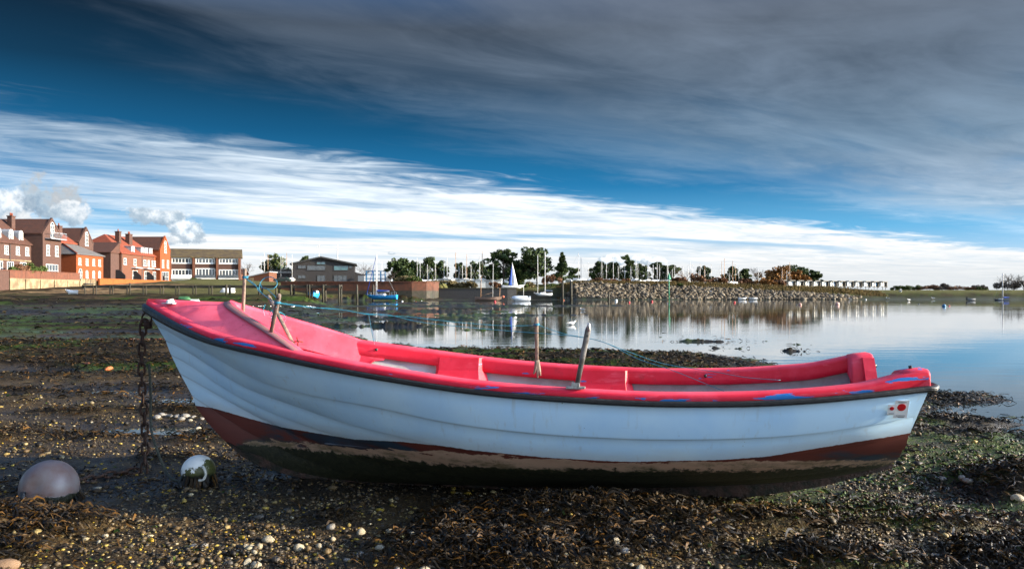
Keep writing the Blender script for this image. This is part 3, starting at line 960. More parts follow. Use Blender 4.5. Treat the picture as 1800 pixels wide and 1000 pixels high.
def boat_materials():
    global M_HULL, M_RED, M_RUB, M_LINER, M_GALV, M_RUST, M_WOODG, M_LIP
    m, nt, b, tc = new_mat("hull_paint")
    v = tc.outputs['Object']
    wl, sl = nt.attr('wl'), nt.attr('sl')
    mp = nt.new('ShaderNodeMapping')
    nt.put(mp.inputs['Vector'], v)
    mp.inputs['Scale'].default_value = (.45, .45, 1.6)
    mp.inputs['Rotation'].default_value = (0, 0, R_(10))
    n1 = nt.noise(mp.outputs[0], 6, 9, .70, .3)
    n2 = nt.noise(mp.outputs[0], 2.2, 7, .6, .4)
    n3 = nt.noise(v, 30, 6, .7)
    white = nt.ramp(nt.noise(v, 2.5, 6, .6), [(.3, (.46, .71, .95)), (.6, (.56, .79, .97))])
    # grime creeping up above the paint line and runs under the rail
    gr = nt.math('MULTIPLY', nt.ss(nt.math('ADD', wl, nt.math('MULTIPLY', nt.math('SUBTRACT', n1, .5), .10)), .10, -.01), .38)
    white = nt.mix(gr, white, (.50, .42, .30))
    mp2 = nt.new('ShaderNodeMapping')
    nt.put(mp2.inputs['Vector'], v)
    mp2.inputs['Scale'].default_value = (22, 22, .9)
    runs = nt.ss(nt.noise(mp2.outputs[0], 1, 4, .6), .58, .78, 0, .26)
    white = nt.mix(runs, white, (.36, .33, .25))
    white = nt.mix(nt.math('MULTIPLY', nt.attr('lap'), nt.math('MULTIPLY_ADD', n1, .9, .2)), white, (.17, .145, .12))  # dark lap lines: shade under each plank edge put into the colour
    vo = nt.new('ShaderNodeTexVoronoi')
    nt.put(vo.inputs['Vector'], v)
    vo.inputs['Scale'].default_value = 15
    sc = nt.new('ShaderNodeSeparateColor')
    nt.l.new(vo.outputs['Color'], sc.inputs[0])
    mp3 = nt.new('ShaderNodeMapping')
    nt.put(mp3.inputs['Vector'], v)
    mp3.inputs['Rotation'].default_value = (0, R_(6), R_(10))
    mp3.inputs['Scale'].default_value = (2.2, 2.2, 55)
    scrt = nt.ss(nt.noise(mp3.outputs[0], 1.0, 5, .6), .66, .74, 0, .30)
    white = nt.mix(nt.math('MULTIPLY', scrt, nt.ss(n2, .42, .6)), white, (.20, .19, .17))
    spot = nt.math('MULTIPLY', nt.math('LESS_THAN', vo.outputs['Distance'], nt.math('MULTIPLY_ADD', sc.outputs[1], .055, .012)), nt.math('GREATER_THAN', sc.outputs[0], .80))
    white = nt.mix(nt.math('MULTIPLY', spot, .85), white, (.07, .06, .05))
    anti = nt.ramp(n2, [(.34, (.02, .04, .065)), (.42, (.035, .03, .04)), (.47, (.10, .022, .016)), (.7, (.14, .03, .02))])
    bare = nt.ramp(n1, [(.3, (.38, .23, .15)), (.55, (.47, .31, .22)), (.75, (.28, .16, .10))])
    # the red coat is worn through towards its lower edge
    band = nt.math('SUBTRACT', wl, sl)               # negative thickness of the painted zone
    t = nt.math('DIVIDE', wl, nt.math('MINIMUM', band, -.02))          # 0 at paint line .. 1 at slime
    wornt = nt.math('ADD', t, nt.math('MULTIPLY', nt.math('SUBTRACT', n1, .5), 2.1))
    midk = nt.attr('mid')
    worn = nt.ss(nt.math('ADD', wornt, midk), .56, .62)
    low = nt.mix(worn, anti, bare)
    edge = nt.math('ADD', wl, nt.math('MULTIPLY', nt.math('SUBTRACT', n3, .5), .012))
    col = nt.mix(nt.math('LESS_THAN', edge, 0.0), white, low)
    sn = nt.math('ADD', nt.math('ADD', sl, .016), nt.math('MULTIPLY', nt.math('SUBTRACT', nt.noise(v, 17, 9, .78), .5), .15))
    slime = nt.ss(sn, .012, -.004)
    weed = nt.ramp(n3, [(.3, (.006, .007, .004)), (.55, (.018, .02, .008)), (.72, (.05, .04, .02)), (.82, (.13, .09, .07))])
    col = nt.mix(slime, col, weed)
    alg = nt.math('MULTIPLY', nt.ss(nt.math('ABSOLUTE', nt.math('ADD', sn, -.02)), .05, .0), nt.ss(n1, .45, .6))
    col = nt.mix(nt.math('MULTIPLY', alg, .7), col, (.045, .05, .012))
    nt.put(b.inputs['Base Color'], col)
    nt.put(b.inputs['Roughness'], nt.math('MAXIMUM', nt.math('MULTIPLY', nt.math('LESS_THAN', wl, 0.0), .55), nt.math('MULTIPLY_ADD', n3, .2, .22)))
    nt.put(b.inputs['Normal'], nt.bump(nt.math('ADD', nt.math('MULTIPLY', nt.math('MULTIPLY', n3, slime), 1.0), nt.math('MULTIPLY', nt.noise(v, 3, 2, .5), .25)), .6, .012))
    M_HULL = m

    m, nt, b, tc = new_mat("red_gelcoat")
    v = tc.outputs['Object']
    n1 = nt.noise(v, 3, 7, .65)
    n2 = nt.noise(v, 55, 5, .7)
    mp = nt.new('ShaderNodeMapping')
    nt.put(mp.inputs['Vector'], v)
    mp.inputs['Scale'].default_value = (.35, .6, 2.4)
    nb = nt.noise(mp.outputs[0], 6.2, 6, .6, .3)
    col = nt.ramp(n1, [(.3, (.60, .008, .028)), (.55, (.66, .014, .042)), (.72, (.72, .04, .08))])
    g = nt.new('ShaderNodeNewGeometry')
    ns = nt.new('ShaderNodeSeparateXYZ')
    nt.l.new(g.outputs['Normal'], ns.inputs[0])
    chalk = nt.math('MULTIPLY', nt.attr('deck'), nt.ss(n1, .25, .65, .35, .9))
    col = nt.mix(nt.math('MULTIPLY', chalk, .95), col, (.92, .15, .22))
    scr = nt.ss(nt.noise(v, 14, 9, .75), .58, .68, 0, .55)
    col = nt.mix(scr, col, (.42, .02, .05))
    ed = nt.attr('edge')
    chip = nt.ss(nt.math('ADD', nt.math('MULTIPLY', ed, .235), nb), .80, .81)
    col = nt.mix(chip, col, (.015, .16, .46))
    mpf = nt.new('ShaderNodeMapping')
    nt.put(mpf.inputs['Vector'], v)
    mpf.inputs['Rotation'].default_value = (0, 0, R_(10))
    mpf.inputs['Scale'].default_value = (1.5, 9, 9)
    fade = nt.ss(nt.noise(mpf.outputs[0], 2.0, 6, .65), .55, .75, 0, .35)
    col = nt.mix(fade, col, (.80, .17, .22))
    dirt = nt.ss(nt.noise(v, 5.5, 8, .7), .60, .76, 0, .45)
    col = nt.mix(dirt, col, (.20, .03, .035))
    grit = nt.math('MULTIPLY', nt.ss(n2, .66, .73), .65)
    col = nt.mix(grit, col, (.12, .03, .03))
    nt.put(b.inputs['Base Color'], col)
    nt.put(b.inputs['Roughness'], nt.math('MULTIPLY_ADD', n1, .3, .36))
    b.inputs['Specular IOR Level'].default_value = .3
    nt.put(b.inputs['Normal'], nt.bump(nt.noise(v, 9, 5, .6), .3, .006))
    M_RED = m
    M_RUB = pmat("black_rubber", (.009, .009, .010), (.022, .022, .023), 30, .38, .6, .003, 60)
    M_LINER = pmat("grey_liner", (.34, .35, .38), (.24, .24, .25), 5, .6, bump=.003, bscale=30)
    M_LIP = pmat("brown_coaming", (.22, .13, .12), (.30, .10, .11), 14, .6)  # grey-brown band along the edge of the opening
    M_GALV = pmat("galvanised_metal", (.45, .46, .46), (.25, .24, .22), 30, .35, .6, metal=.8)
    M_RUST = pmat("rusty_iron", (.018, .009, .006), (.05, .018, .008), 40, .8, bump=.006, bscale=120)
    M_WOODG = pmat("weathered_wood", (.24, .18, .14), (.14, .105, .08), 20, .7, bump=.004, bscale=80)


boat_materials()


def build_boat():
    boat = thing("open_boat", "white clinker style open boat with faded red gunwale and foredeck, beached on its keel", "boat", (BX, BY, 0))
    pp, sp_ = np.array(PAINT, float), np.array(SLIME, float)
    V, Q, A1, A2, A3, A4 = [], [], [], [], [], []

    def addgrid(g, side, lp):
        """g: rows of (u, |v|, z) arrays, each NS long"""
        base = len(V)
        nr = len(g)
        for gi, (u, v, z) in enumerate(g):
            for k in range(NS):
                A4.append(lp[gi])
                p = bpt(u[k], v[k] * side, z[k])
                V.append(p[:])
                x, y = bw(u[k], v[k])
                px, py = 900 + F * x / y, HZ - (z[k] - CAMH) * F / y
                A1.append((np.interp(px, pp[:, 0], pp[:, 1]) - py) / F * y)
                A2.append((np.interp(px, sp_[:, 0], sp_[:, 1]) - py) / F * y)
                A3.append(float(np.interp(px, [340, 460, 620, 820, 1000, 1320, 1440, 1560, 1640], [-.6, -.45, -.05, .25, .5, .3, -.25, -.35, -.5])))
        for i in range(nr - 1):
            for k in range(NS - 1):
                q = (base + i * NS + k, base + i * NS + k + 1, base + (i + 1) * NS + k + 1, base + (i + 1) * NS + k)
                Q.append(q if side > 0 else q[::-1])

    fade = np.clip((1 - SS) / .05, 0, 1) * .9 + .1
    for side in (1, -1):
        prev = None
        for i in range(6):
            u0, v0, z0 = LU[i], LB[i], LZ[i]
            u1, v1, z1 = LU[i + 1], LB[i + 1], LZ[i + 1]
            dv, dz = v1 - v0, z1 - z0
            ln = np.sqrt(dv * dv + dz * dz) + 1e-6
            nv, nz = -dz / ln, dv / ln                       # outward
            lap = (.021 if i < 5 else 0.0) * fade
            rows = []
            for t in (0, .1, .3, .55, .8, .95, 1.0):
                bul = (4 * t * (1 - t)) * .010 * fade
                o = bul + lap * t
                rows.append((u0 + (u1 - u0) * t, np.maximum(v0 + dv * t + nv * o, 0), z0 + dz * t + nz * o))
            if prev is not None:
                addgrid([prev, rows[0]], side, (1.0, 1.0))
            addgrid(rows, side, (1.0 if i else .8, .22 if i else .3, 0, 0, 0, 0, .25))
            prev = rows[-1]
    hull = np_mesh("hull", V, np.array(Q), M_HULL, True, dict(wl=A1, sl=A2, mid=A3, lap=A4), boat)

    # transom: outer face at u = 0, low cut-out for an engine
    side_ = [(LU[i][0], LB[i][0], LZ[i][0]) for i in range(7)]
    topl = [(.0, .40, .775), (.0, .46, .90), (.0, .52, .99), (.0, .73, .985)]
    half = topl + side_
    loop = [bpt(u - .006, v, z) for u, v, z in half] + [bpt(u - .006, -v, z) for u, v, z in half[::-1]]
    mb = MB()
    n_ = len(loop)
    mb.add(loop + [p + AX * .022 for p in loop], [tuple(range(n_)), tuple(range(n_, 2 * n_))[::-1]] + [(i, (i + 1) % n_, n_ + (i + 1) % n_, n_ + i) for i in range(n_)])
    me = mb.build("transom", M_HULL, boat)
    tl = topl + [(0, .70, .90), (.047, .58, .73), (.047, .5, .6), (.047, .38, .5)]
    loop = [bpt(u + .018, v * .985, z - .004) for u, v, z in tl] + [bpt(u + .018, -v * .985, z - .004) for u, v, z in tl[::-1]]
    n_ = len(loop)
    mb = MB()
    mb.add(loop + [p + AX * .045 for p in loop], [tuple(range(n_)), tuple(range(n_, 2 * n_))[::-1]] + [(i, (i + 1) % n_, n_ + (i + 1) % n_, n_ + i) for i in range(n_)])
    np_attr(mb.build("transom_lining", M_RED, boat), .3, .1)
    for sd in (1, -1):
        cp = [(.385, .782), (.452, .906), (.512, 1.0), (.735, .992), (.735, .93), (.56, .93), (.50, .87), (.44, .75)]
        mb = MB()
        mb.prism([(v * sd, z) for v, z in cp], bpt(-.016, 0, 0), bpt(0, 1, 0) - bpt(0, 0, 0), UP_, AX * .085)
        np_attr(mb.build("transom_cap", M_RED, boat), .3, .2)
    mb = MB()
    mb.prism([(-.40, .782), (.40, .782), (.40, .735), (-.40, .735)], bpt(-.016, 0, 0), bpt(0, 1, 0) - bpt(0, 0, 0), UP_, AX * .085)
    np_attr(mb.build("transom_cap", M_RED, boat), .3, .2)
    na = len(me.data.vertices)
    for nm, fv in (('wl', lambda z: z - .575), ('sl', lambda z: z - .335), ('mid', lambda z: -.4)):
        at = me.data.attributes.new(nm, 'FLOAT', 'POINT')
        at.data.foreach_set('value', np.array([fv(q.co.z) for q in me.data.vertices], np.float32))

    # keel: bar under the hull with a deeper shoe amidships
    mb = MB()
    pts = [(u_of(400), .285), (u_of(440), .135), (u_of(520), .03), (u_of(660), -.02), (2.6, -.035), (1.35, -.03), (u_of(1283), .0), (u_of(1330), .035), (u_of(1440), .12), (.0, .27)]
    top = [(0.0, .40), (.9, .25), (2.0, .16), (3.2, .14), (4.2, .15), (u_of(440), .2), (u_of(400), .30)]
    rows = []
    us = np.linspace(u_of(402), 0.0, 40)
    pu = sorted(pts)
    for u in us:
        zb = float(np.interp(u, [p[0] for p in pu], [p[1] for p in pu]))
        zt = float(np.interp(u, [p[0] for p in top], [p[1] for p in top]))
        rows.append([bpt(u, -.03, zt), bpt(u, -.026, zb), bpt(u, .026, zb), bpt(u, .03, zt)])
    mb.grid(rows, True)
    mb.build("keel", pmat("fouled_keel", (.01, .011, .006), (.06, .03, .022), 12, .8, bump=.02, bscale=30), boat)
    # gunwale cap: swept moulding along each side; attributes steer chipped lower edge
    UU = np.concatenate([np.linspace(-.005, .3, 8)[:-1], np.linspace(.3, 5.0, 60), 5.0 + .775 * (1 - (1 - np.linspace(0, 1, 26)) ** 1.4)[1:]])

    def outn(u):
        b1, _ = rail(max(u - .03, 0))
        b2, _ = rail(min(u + .03, 5.78))
        t = Vector((.06, b2 - b1))
        if u > 5.6:
            pass
        n = Vector((-(b2 - b1), .06)).normalized()       # (du, dv) pointing outwards and a little forward
        return n
    OUT = [(-.004, .012), (.010, .03), (.012, .050), (.004, .066), (-.012, .078), (-.035, .084), (-.075, .084), (-.105, .081), (-.122, .072), (-.130, .05), (-.134, 0.0), (-.136, -.04), (-.09, -.05)]

    def sweep(name, prof, mat, u0, u1, side, deckk=0.0):
        Vv, E, Dk = [], [], []
        ul = [u for u in UU if u0 <= u <= u1]
        for u in ul:
            b_, z_ = rail(u)
            n = outn(u)
            zz = z_ + .045 * sst(.45, .0, u)                # corners kick up at the stern
            for (o, dz) in prof:
                oo = max(o, -(b_ - .012) * .92) if o < 0 else o
                uu, vv = u + n.x * oo, b_ + n.y * oo
                Vv.append(bpt(min(uu, 5.80), max(vv, .0) * side, zz * 1 + dz - (.045 * sst(.45, .0, u) if dz < .03 and o > -.05 else 0))[:])
                E.append(float(np.interp(dz, [.03, .05, .056, .066, .078, .084], [1, 1, 1, .85, .5, .3])) if o > -.05 and dz > 0 else (.62 if .06 < dz else .35))
                Dk.append(.45 if dz > .07 else .0)
        nc = len(prof)
        q = [(i * nc + j, i * nc + j + 1, (i + 1) * nc + j + 1, (i + 1) * nc + j) for i in range(len(ul) - 1) for j in range(nc - 1)]
        if side < 0:
            q = [t[::-1] for t in q]
        return np_mesh(name, Vv, np.array(q), mat, True, dict(edge=E, deck=Dk), boat)

    sweep("gunwale", OUT, M_RED, -.01, 4.62, 1)
    sweep("gunwale", OUT, M_RED, -.01, 4.62, -1)
    sweep("gunwale", OUT[:7], M_RED, 4.55, 5.78, 1)
    sweep("gunwale", OUT[:7], M_RED, 4.55, 5.78, -1)

    # rubber fender strip right round
    mb = MB()
    ring = []
    for side in (1, -1):
        line = []
        for u in UU:
            b_, z_ = rail(u)
            n = outn(u)
            o = .010
            line.append((u + n.x * o, max(b_ + n.y * o, .0) * side, z_ + .016))
        if side > 0:
            ring = line[:-1] + [(5.80, 0, LZ[0][-1] + .018)]
        else:
            ring += line[:-1][::-1]
    pts = [bpt(*p) for p in ring]
    tail1 = [bpt(-.05, .66, .925), bpt(-.055, .72, .92), bpt(-.035, .755, .912)]
    tail2 = [bpt(-.035, -.755, .912), bpt(-.055, -.72, .92), bpt(-.05, -.66, .925)]
    allp = tail1 + pts + tail2
    vs_rows = []
    for i, p in enumerate(allp):
        t = (allp[min(i + 1, len(allp) - 1)] - allp[max(i - 1, 0)])
        t.z = 0
        t.normalize()
        w = Vector((-t.y, t.x, 0))
        w = w if (w.dot(p - bpt(2.4, 0, p.z)) > 0) else -w
        bowk = 1 + 1.0 * sst(4.6, 5.7, (p.dot(AX)))
        prof = [(-.018, -.020), (.006, -.024), (.018, -.016), (.024, -.004), (.020, .001), (.024, .006), (.018, .016), (.006, .022), (-.018, .020)]
        vs_rows.append([p + w * a * min(1.15, bowk) + Vector((0, 0, 1)) * c * (.85 * bowk if bowk > 1.1 else .85) for a, c in prof])
    mb.grid(vs_rows, True)
    mb.f.append(tuple(range(9)))
    mb.f.append(tuple(range(len(mb.v) - 9, len(mb.v)))[::-1])
    mb.build("rub_rail", M_RUB, boat, True)

    # foredeck: domed, open behind in a U
    zc = lambda u: float(np.interp(u, [3.5, 4.95, 5.33, 5.56, 5.78], [1.40, 1.418, 1.43, 1.44, 1.448]))
    ue = lambda t: 5.04 - .89 * abs(t) ** 1.9
    W_ = lambda u: max(rail(u)[0] - .055, .0)
    def deckpt(u, t, dz=0.0):
        b_, z_ = rail(u)
        ze = z_ + .084
        k = abs(t) ** 1.4
        return bpt(u, W_(u) * t, zc(u) + (ze - zc(u)) * k + dz)
    TT = np.linspace(-1, 1, 61)
    KK = np.linspace(0, 1, 40)
    rows = [[deckpt(ue(t) + (5.772 - ue(t)) * k, t) for k in KK] for t in TT]
    n1 = len(KK)
    vs = [p[:] for r in rows for p in r]
    fs = [(i * n1 + j, (i + 1) * n1 + j, (i + 1) * n1 + j + 1, i * n1 + j + 1) for i in range(len(TT) - 1) for j in range(n1 - 1)]
    np_mesh("foredeck", vs, np.array(fs)[:, ::-1], M_RED, True, dict(edge=[.2 * (abs(TT[i // n1]) > .93) for i in range(len(vs))], deck=[1.0] * len(vs)), boat)
    # raised lip round the opening and the inner wall below it
    prof = [(.040, -.006), (.036, .003), (.004, .010), (-.010, .014), (-.030, .012), (-.045, .004), (-.054, -.012), (-.062, -.05), (-.075, -.14), (-.09, -.22)]
    lip, inner = [], []
    for t in np.linspace(-1, 1, 81):
        p = deckpt(ue(t), t)
        p2 = deckpt(ue(min(t + .01, 1)), min(t + .01, 1))
        p1 = deckpt(ue(max(t - .01, -1)), max(t - .01, -1))
        tg = (p2 - p1)
        tg.z = 0
        tg.normalize()
        w = Vector((tg.y, -tg.x, 0))
        if w.dot(AX) < 0:
            w = -w
        hk = (1 - abs(t) ** 4) * 1.15
        lip.append([p + w * o + Vector((0, 0, dz * (hk if dz > 0 else 1))) for o, dz in prof[:7]])
        inner.append([p + w * o + Vector((0, 0, dz * (hk if dz > 0 else 1))) for o, dz in prof[6:]])
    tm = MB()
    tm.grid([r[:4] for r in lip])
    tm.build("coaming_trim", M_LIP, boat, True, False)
    lip = [r[3:] for r in lip]
    nn = 4
    vs = [p[:] for r in lip for p in r]
    fs = [(i * nn + j, i * nn + j + 1, (i + 1) * nn + j + 1, (i + 1) * nn + j) for i in range(80) for j in range(nn - 1)]
    np_mesh("coaming", vs, np.array(fs), M_RED, True, dict(edge=[0.0] * len(vs), deck=[.6 for j in range(len(vs))]), boat)
    nn = len(inner[0])
    vs = [p[:] for r in inner for p in r]
    fs = [(i * nn + j, i * nn + j + 1, (i + 1) * nn + j + 1, (i + 1) * nn + j) for i in range(80) for j in range(nn - 1)]
    np_mesh("cuddy_wall", vs, np.array(fs), M_RED, True, dict(edge=[0.0] * len(vs), deck=[.35] * len(vs)), boat)

    # grey inner moulding of the sides, sole, red pillars with seats between them
    for sd in (1, -1):
        rows = []
        for t_ in np.linspace(.008, .80, 50):
            row = []
            for li, inw, up in ((0, .06, .02), (1, .075, .02), (2, .10, .03), (3, .14, .05), (4, .16, .07)):
                b_, z_ = float(np.interp(t_, SS, LB[li])), float(np.interp(t_, SS, LZ[li]))
                row.append(bpt(t_ * LU[li][-1], max(b_ - inw, .01) * sd, z_ + up))
            rows.append(row)
        mb = MB()
        mb.grid(rows)
        mb.build("side_lining", M_LINER, boat, True)
        # forward part of the side is solid red down to the sole
        mb = MB()
        rows = []
        for u in np.linspace(3.93, 4.75, 12):
            b_, z_ = rail(u)
            k = 0.0 if u < 4.15 else 1.0
            rows.append([bpt(u, (b_ - .128) * sd, z_ + .06), bpt(u, (b_ - .135) * sd, z_ - .04), bpt(u + .0, (b_ - .17 - .06 * (u - 3.93)) * sd, z_ - .05 - .2 * sst(3.95, 4.25, u))])
        mb.grid(rows)
        np_attr(mb.build("bow_panel", M_RED, boat, True), .0, .2)
        for (ua, ub) in ((1.88, 2.26), (3.12, 3.46), (-.01 + .05, .13)):
            mb = MB()
            ring = []
            stern = ub < .5
            sl_ = .0 if stern else .07
            for (zrel, out, inn, wid) in ((.055, .09, .142, 0), (-.05, .10, .17, 0), (-.20, .15 if not stern else .21, .25 if not stern else .24, sl_ * .7)):
                bA, zA = rail(ua)
                bB, zB = rail(ub)
                z0 = (zA + zB) / 2 + zrel
                ring.append([bpt(ua - wid - .05 * (0 if stern else 1), (bA - out) * sd, z0), bpt(ua - wid * .5, (bA - inn) * sd, z0), bpt(ub + wid * .5, (bB - inn) * sd, z0), bpt(ub + wid + .05 * (0 if stern else 1), (bB - out) * sd, z0)])
            mb.grid(ring, True)
            mb.f.append((3, 2, 1, 0))
            np_attr(mb.build("pillar" if not stern else "quarter_block", M_RED, boat), .62, .1)
        # rounded knee that caps the transom corner
        mb = MB()
        kn = []
        for (o, dz) in ((.0, .0), (.0, .07), (.012, .098), (.04, .108), (.15, .108), (.20, .10), (.235, .07), (.27, -.02), (.30, -.13)):
            kn.append((rail(0.06)[0] - o, dz))
        rr = []
        for u, k in ((-.016, .9), (-.012, .97), (.0, 1.0), (.09, 1.0), (.135, .96), (.15, .85)):
            b_, z_ = rail(max(u, 0))
            rr.append([bpt(u, v * sd, z_ + .025 + dz * k) for v, dz in kn])
        mb.grid(rr)
        n0 = len(kn)
        mb.f.append(tuple(range(n0)))
        mb.f.append(tuple(range(5 * n0, 6 * n0)))
        np_attr(mb.build("transom_knee", M_RED, boat, True), .55, .3)
    mb = MB()
    rows = []
    for u in np.linspace(.9, 4.1, 20):
        b2 = float(np.interp(min(u / 5.6, 1), SS, LB[2]))
        rows.append([bpt(u, -max(b2 - .06, .02) * .82, .36), bpt(u, max(b2 - .06, .02) * .82, .36)])
    mb.grid(rows)
    mb.build("sole", M_LINER, boat)
    for u in (2.07, 3.29):
        b_, z_ = rail(u)
        mb = MB()
        mb.obox(bpt(u, 0, .58), AX, NX, (0, 0, 1), .26, 2 * (b_ - .24), .035)
        np_attr(mb.build("thwart", M_RED, boat), 0, .2)
    # bolts let into the inner band
    for px_, py_ in ((662, 619), (1240, 660)):
        mb = MB()
        p = P(px_, py_, 6.62 if px_ < 900 else 6.40)
        k = u_of_far(px_)
        b_, z_ = rail(k)
        mb.ball(bpt(k, -(b_ - .136), z_ + .028), .014, .014, .014, 10, 6)
        mb.build("drain_plug", M_RUB, boat, True)

    # bow fitting, cleats, ring and stickers
    mb = MB()
    c = deckpt(5.53, 0.6)
    mb.obox(c + Vector((0, 0, .012)), AX, NX, (0, 0, 1), .09, .10, .010)
    for s_ in (-1, 1):
        mb.ball(c + NX * s_ * .028 + Vector((0, 0, .022)), .018, .018, .02, 10, 6)
    mb.tube([c + NX * -.04 + Vector((0, 0, .03)), c + Vector((0, 0, .038)), c + NX * .04 + Vector((0, 0, .03))], .009, 8)
    mb.build("fairlead", pmat("pale_casting", (.62, .63, .64), (.4, .4, .4), 30, .4), boat, True)
    for (u, v, z) in ((.05, .62, .945), (-.0, -.73, .98)):
        mb = MB()
        c = bpt(u, v, z + (.01 if v > 0 else -.03))
        mb.obox(c + Vector((0, 0, .008)), AX, NX, (0, 0, 1), .07, .035, .014)
        mb.tube([c, c + Vector((0, 0, .03))], .012, 8)
        mb.tube([c - AX * .03 + Vector((0, 0, .02)), c + Vector((0, 0, .035)), c + AX * (.012 if v > 0 else .05) + Vector((0, 0, .085 if v > 0 else .05))], [.010, .016, .011], 8)
        mb.build("cleat", M_RUB, boat, True)
    mb = MB()
    c = bpt(5.735, 0, 1.285)
    ringp = [c + AX * (.045 * math.cos(a) + .045) + Vector((0, 0, .045 * math.sin(a) + .0)) for a in np.linspace(0, 2 * math.pi, 17)[:-1]]
    mb.tube(ringp, .008, 8, True)
    mb.build("mooring_eye", M_RUST, boat, True)
    # round red badges on white labels at the stern quarter
    def onside(px_, py_):
        best = None
        for u in np.linspace(.02, 1.0, 200):
            for i in range(1):
                for t in np.linspace(0, 1, 60):
                    s0 = u / LU[0][-1]
                    v0, z0 = np.interp(s0, SS, LB[0]), np.interp(s0, SS, LZ[0])
                    v1, z1 = np.interp(u / LU[1][-1], SS, LB[1]), np.interp(u / LU[1][-1], SS, LZ[1])
                    v, z = v0 + (v1 - v0) * t, z0 + (z1 - z0) * t
                    x, y = bw(u, v)
                    e = (900 + F * x / y - px_) ** 2 + (HZ - (z - CAMH) * F / y - py_) ** 2
                    if best is None or e < best[0]:
                        best = (e, u, v, z, t, v1 - v0, z1 - z0)
        return best
    m_lab, m_dot, m_ink = pmat("label_white", (.82, .82, .82), (.74, .74, .74), 20, .4), pmat("badge_red", (.62, .015, .02), (.5, .012, .02), 20, .35), pmat("label_ink", (.06, .06, .07), (.04, .04, .05), 20, .5)
    for (px_, py_, r, lw, lh) in ((1582, 712, .026, .085, .13), (1565, 714, .013, .05, .075)):
        e, u, v, z, t, dv, dz = onside(px_, py_)
        L = math.hypot(dv, dz)
        dwn = (NX * dv + Vector((0, 0, dz))) / L
        dwn.normalize()
        b1, b2 = rail(u + .05)[0], rail(max(u - .05, 0))[0]
        along = (AX * .1 + NX * (b1 - b2)).normalized()
        nor = along.cross(dwn).normalized()
        if nor.dot(NX) < 0:
            nor = -nor
        c = bpt(u, v, z) + nor * (.021 * t + 4 * t * (1 - t) * .010 + .004)
        lab = MB().obox(c + dwn * lh * .12, along, dwn, nor, lw, lh, .002).build("sticker", m_lab, boat)
        mb = MB()
        mb.prism([(r * math.cos(a), r * math.sin(a)) for a in np.linspace(0, 6.283, 25)[:-1]], c + nor * .001, along, dwn, nor * .002)
        mb.build("red_disc", m_dot, lab)
        for k, (ox, oy, w_) in enumerate(((0, .062, .055), (-.005, .074, .04), (.0, -.036, .05))):
            if lw > .06 or k < 1:
                sc_ = lw / .085
                MB().obox(c + along * ox * sc_ + dwn * oy * sc_ + nor * .0022, along, dwn, nor, w_ * sc_, .004, .001).build("print_line", m_ink, lab)
    return boat


def u_of_far(px_):
    us = np.linspace(0, 5.7, 800)
    pxs = []
    for u in us:
        x, y = bw(u, -(rail(u)[0] - .13))
        pxs.append(900 + F * x / y)
    return float(np.interp(px_, pxs[::-1], us[::-1]))


def np_attr(o, edge, deck):
    n = len(o.data.vertices)
    for k, v in (('edge', edge), ('deck', deck)):
        at = o.data.attributes.new(k, 'FLOAT', 'POINT')
        at.data.foreach_set('value', np.full(n, v, np.float32))
    return o


build_boat()


# ------------------------------------------------------------------ things standing in or tied to the boat
def curve(pts, n=8):
    """smooth line through points (Catmull-Rom)"""
    pts = [Vector(p) for p in pts]
    out = []
    for i in range(len(pts) - 1):
        p0, p1, p2, p3 = pts[max(i - 1, 0)], pts[i], pts[i + 1], pts[min(i + 2, len(pts) - 1)]
        for k in range(n):
            t = k / n
            out.append(.5 * ((2 * p1) + (p2 - p0) * t + (2 * p0 - 5 * p1 + 4 * p2 - p3) * t * t + (3 * p1 - p0 - 3 * p2 + p3) * t ** 3))
    return out + [pts[-1]]


def stake(name, label, p0, p1, w0, w1, mat, hole=None, point=True):
    p0, p1 = Vector(p0), Vector(p1)
    o = thing(name, label, "stake", p0)
    d = p1 - p0
    L = d.length
    d.normalize()
    side = Vector((1, 0, 0)) - d * d.x
    side.normalize()
    fr = d.cross(side)
    mb = MB()
    rows = []
    for t, k in ((0, 1), (.5, 1), (.93, 1), (.98, .8 if point else 1), (1.0, .3 if point else .9)):
        w = w0 + (w1 - w0) * t
        c = d * L * t
        pr = [(-1, -.35), (-.8, -.5), (.8, -.5), (1, -.35), (1, .35), (.8, .5), (-.8, .5), (-1, .35)]
        rows.append([c + side * a * w * k / 2 + fr * b * w * .8 / 1 * k for a, b in pr])
    mb.grid(rows, True)
    mb.f.append(tuple(range(8)))
    mb.f.append(tuple(range(32, 40))[::-1])
    mb.build("shaft", mat, o, True)
    if hole:
        c = d * L * hole
        ringc = [c + side * .008 * math.cos(a) - fr * (w1 * .42) + d * .008 * math.sin(a) for a in np.linspace(0, 6.283, 11)[:-1]]
        mb = MB()
        mb.v = [tuple(p) for p in ringc] + [tuple(p + fr * .012) for p in ringc]
        mb.f = [tuple(range(10))] + [(i, (i + 1) % 10, 10 + (i + 1) % 10, 10 + i) for i in range(10)]
        mb.build("hole_lining", M_RUB, o)
    return o


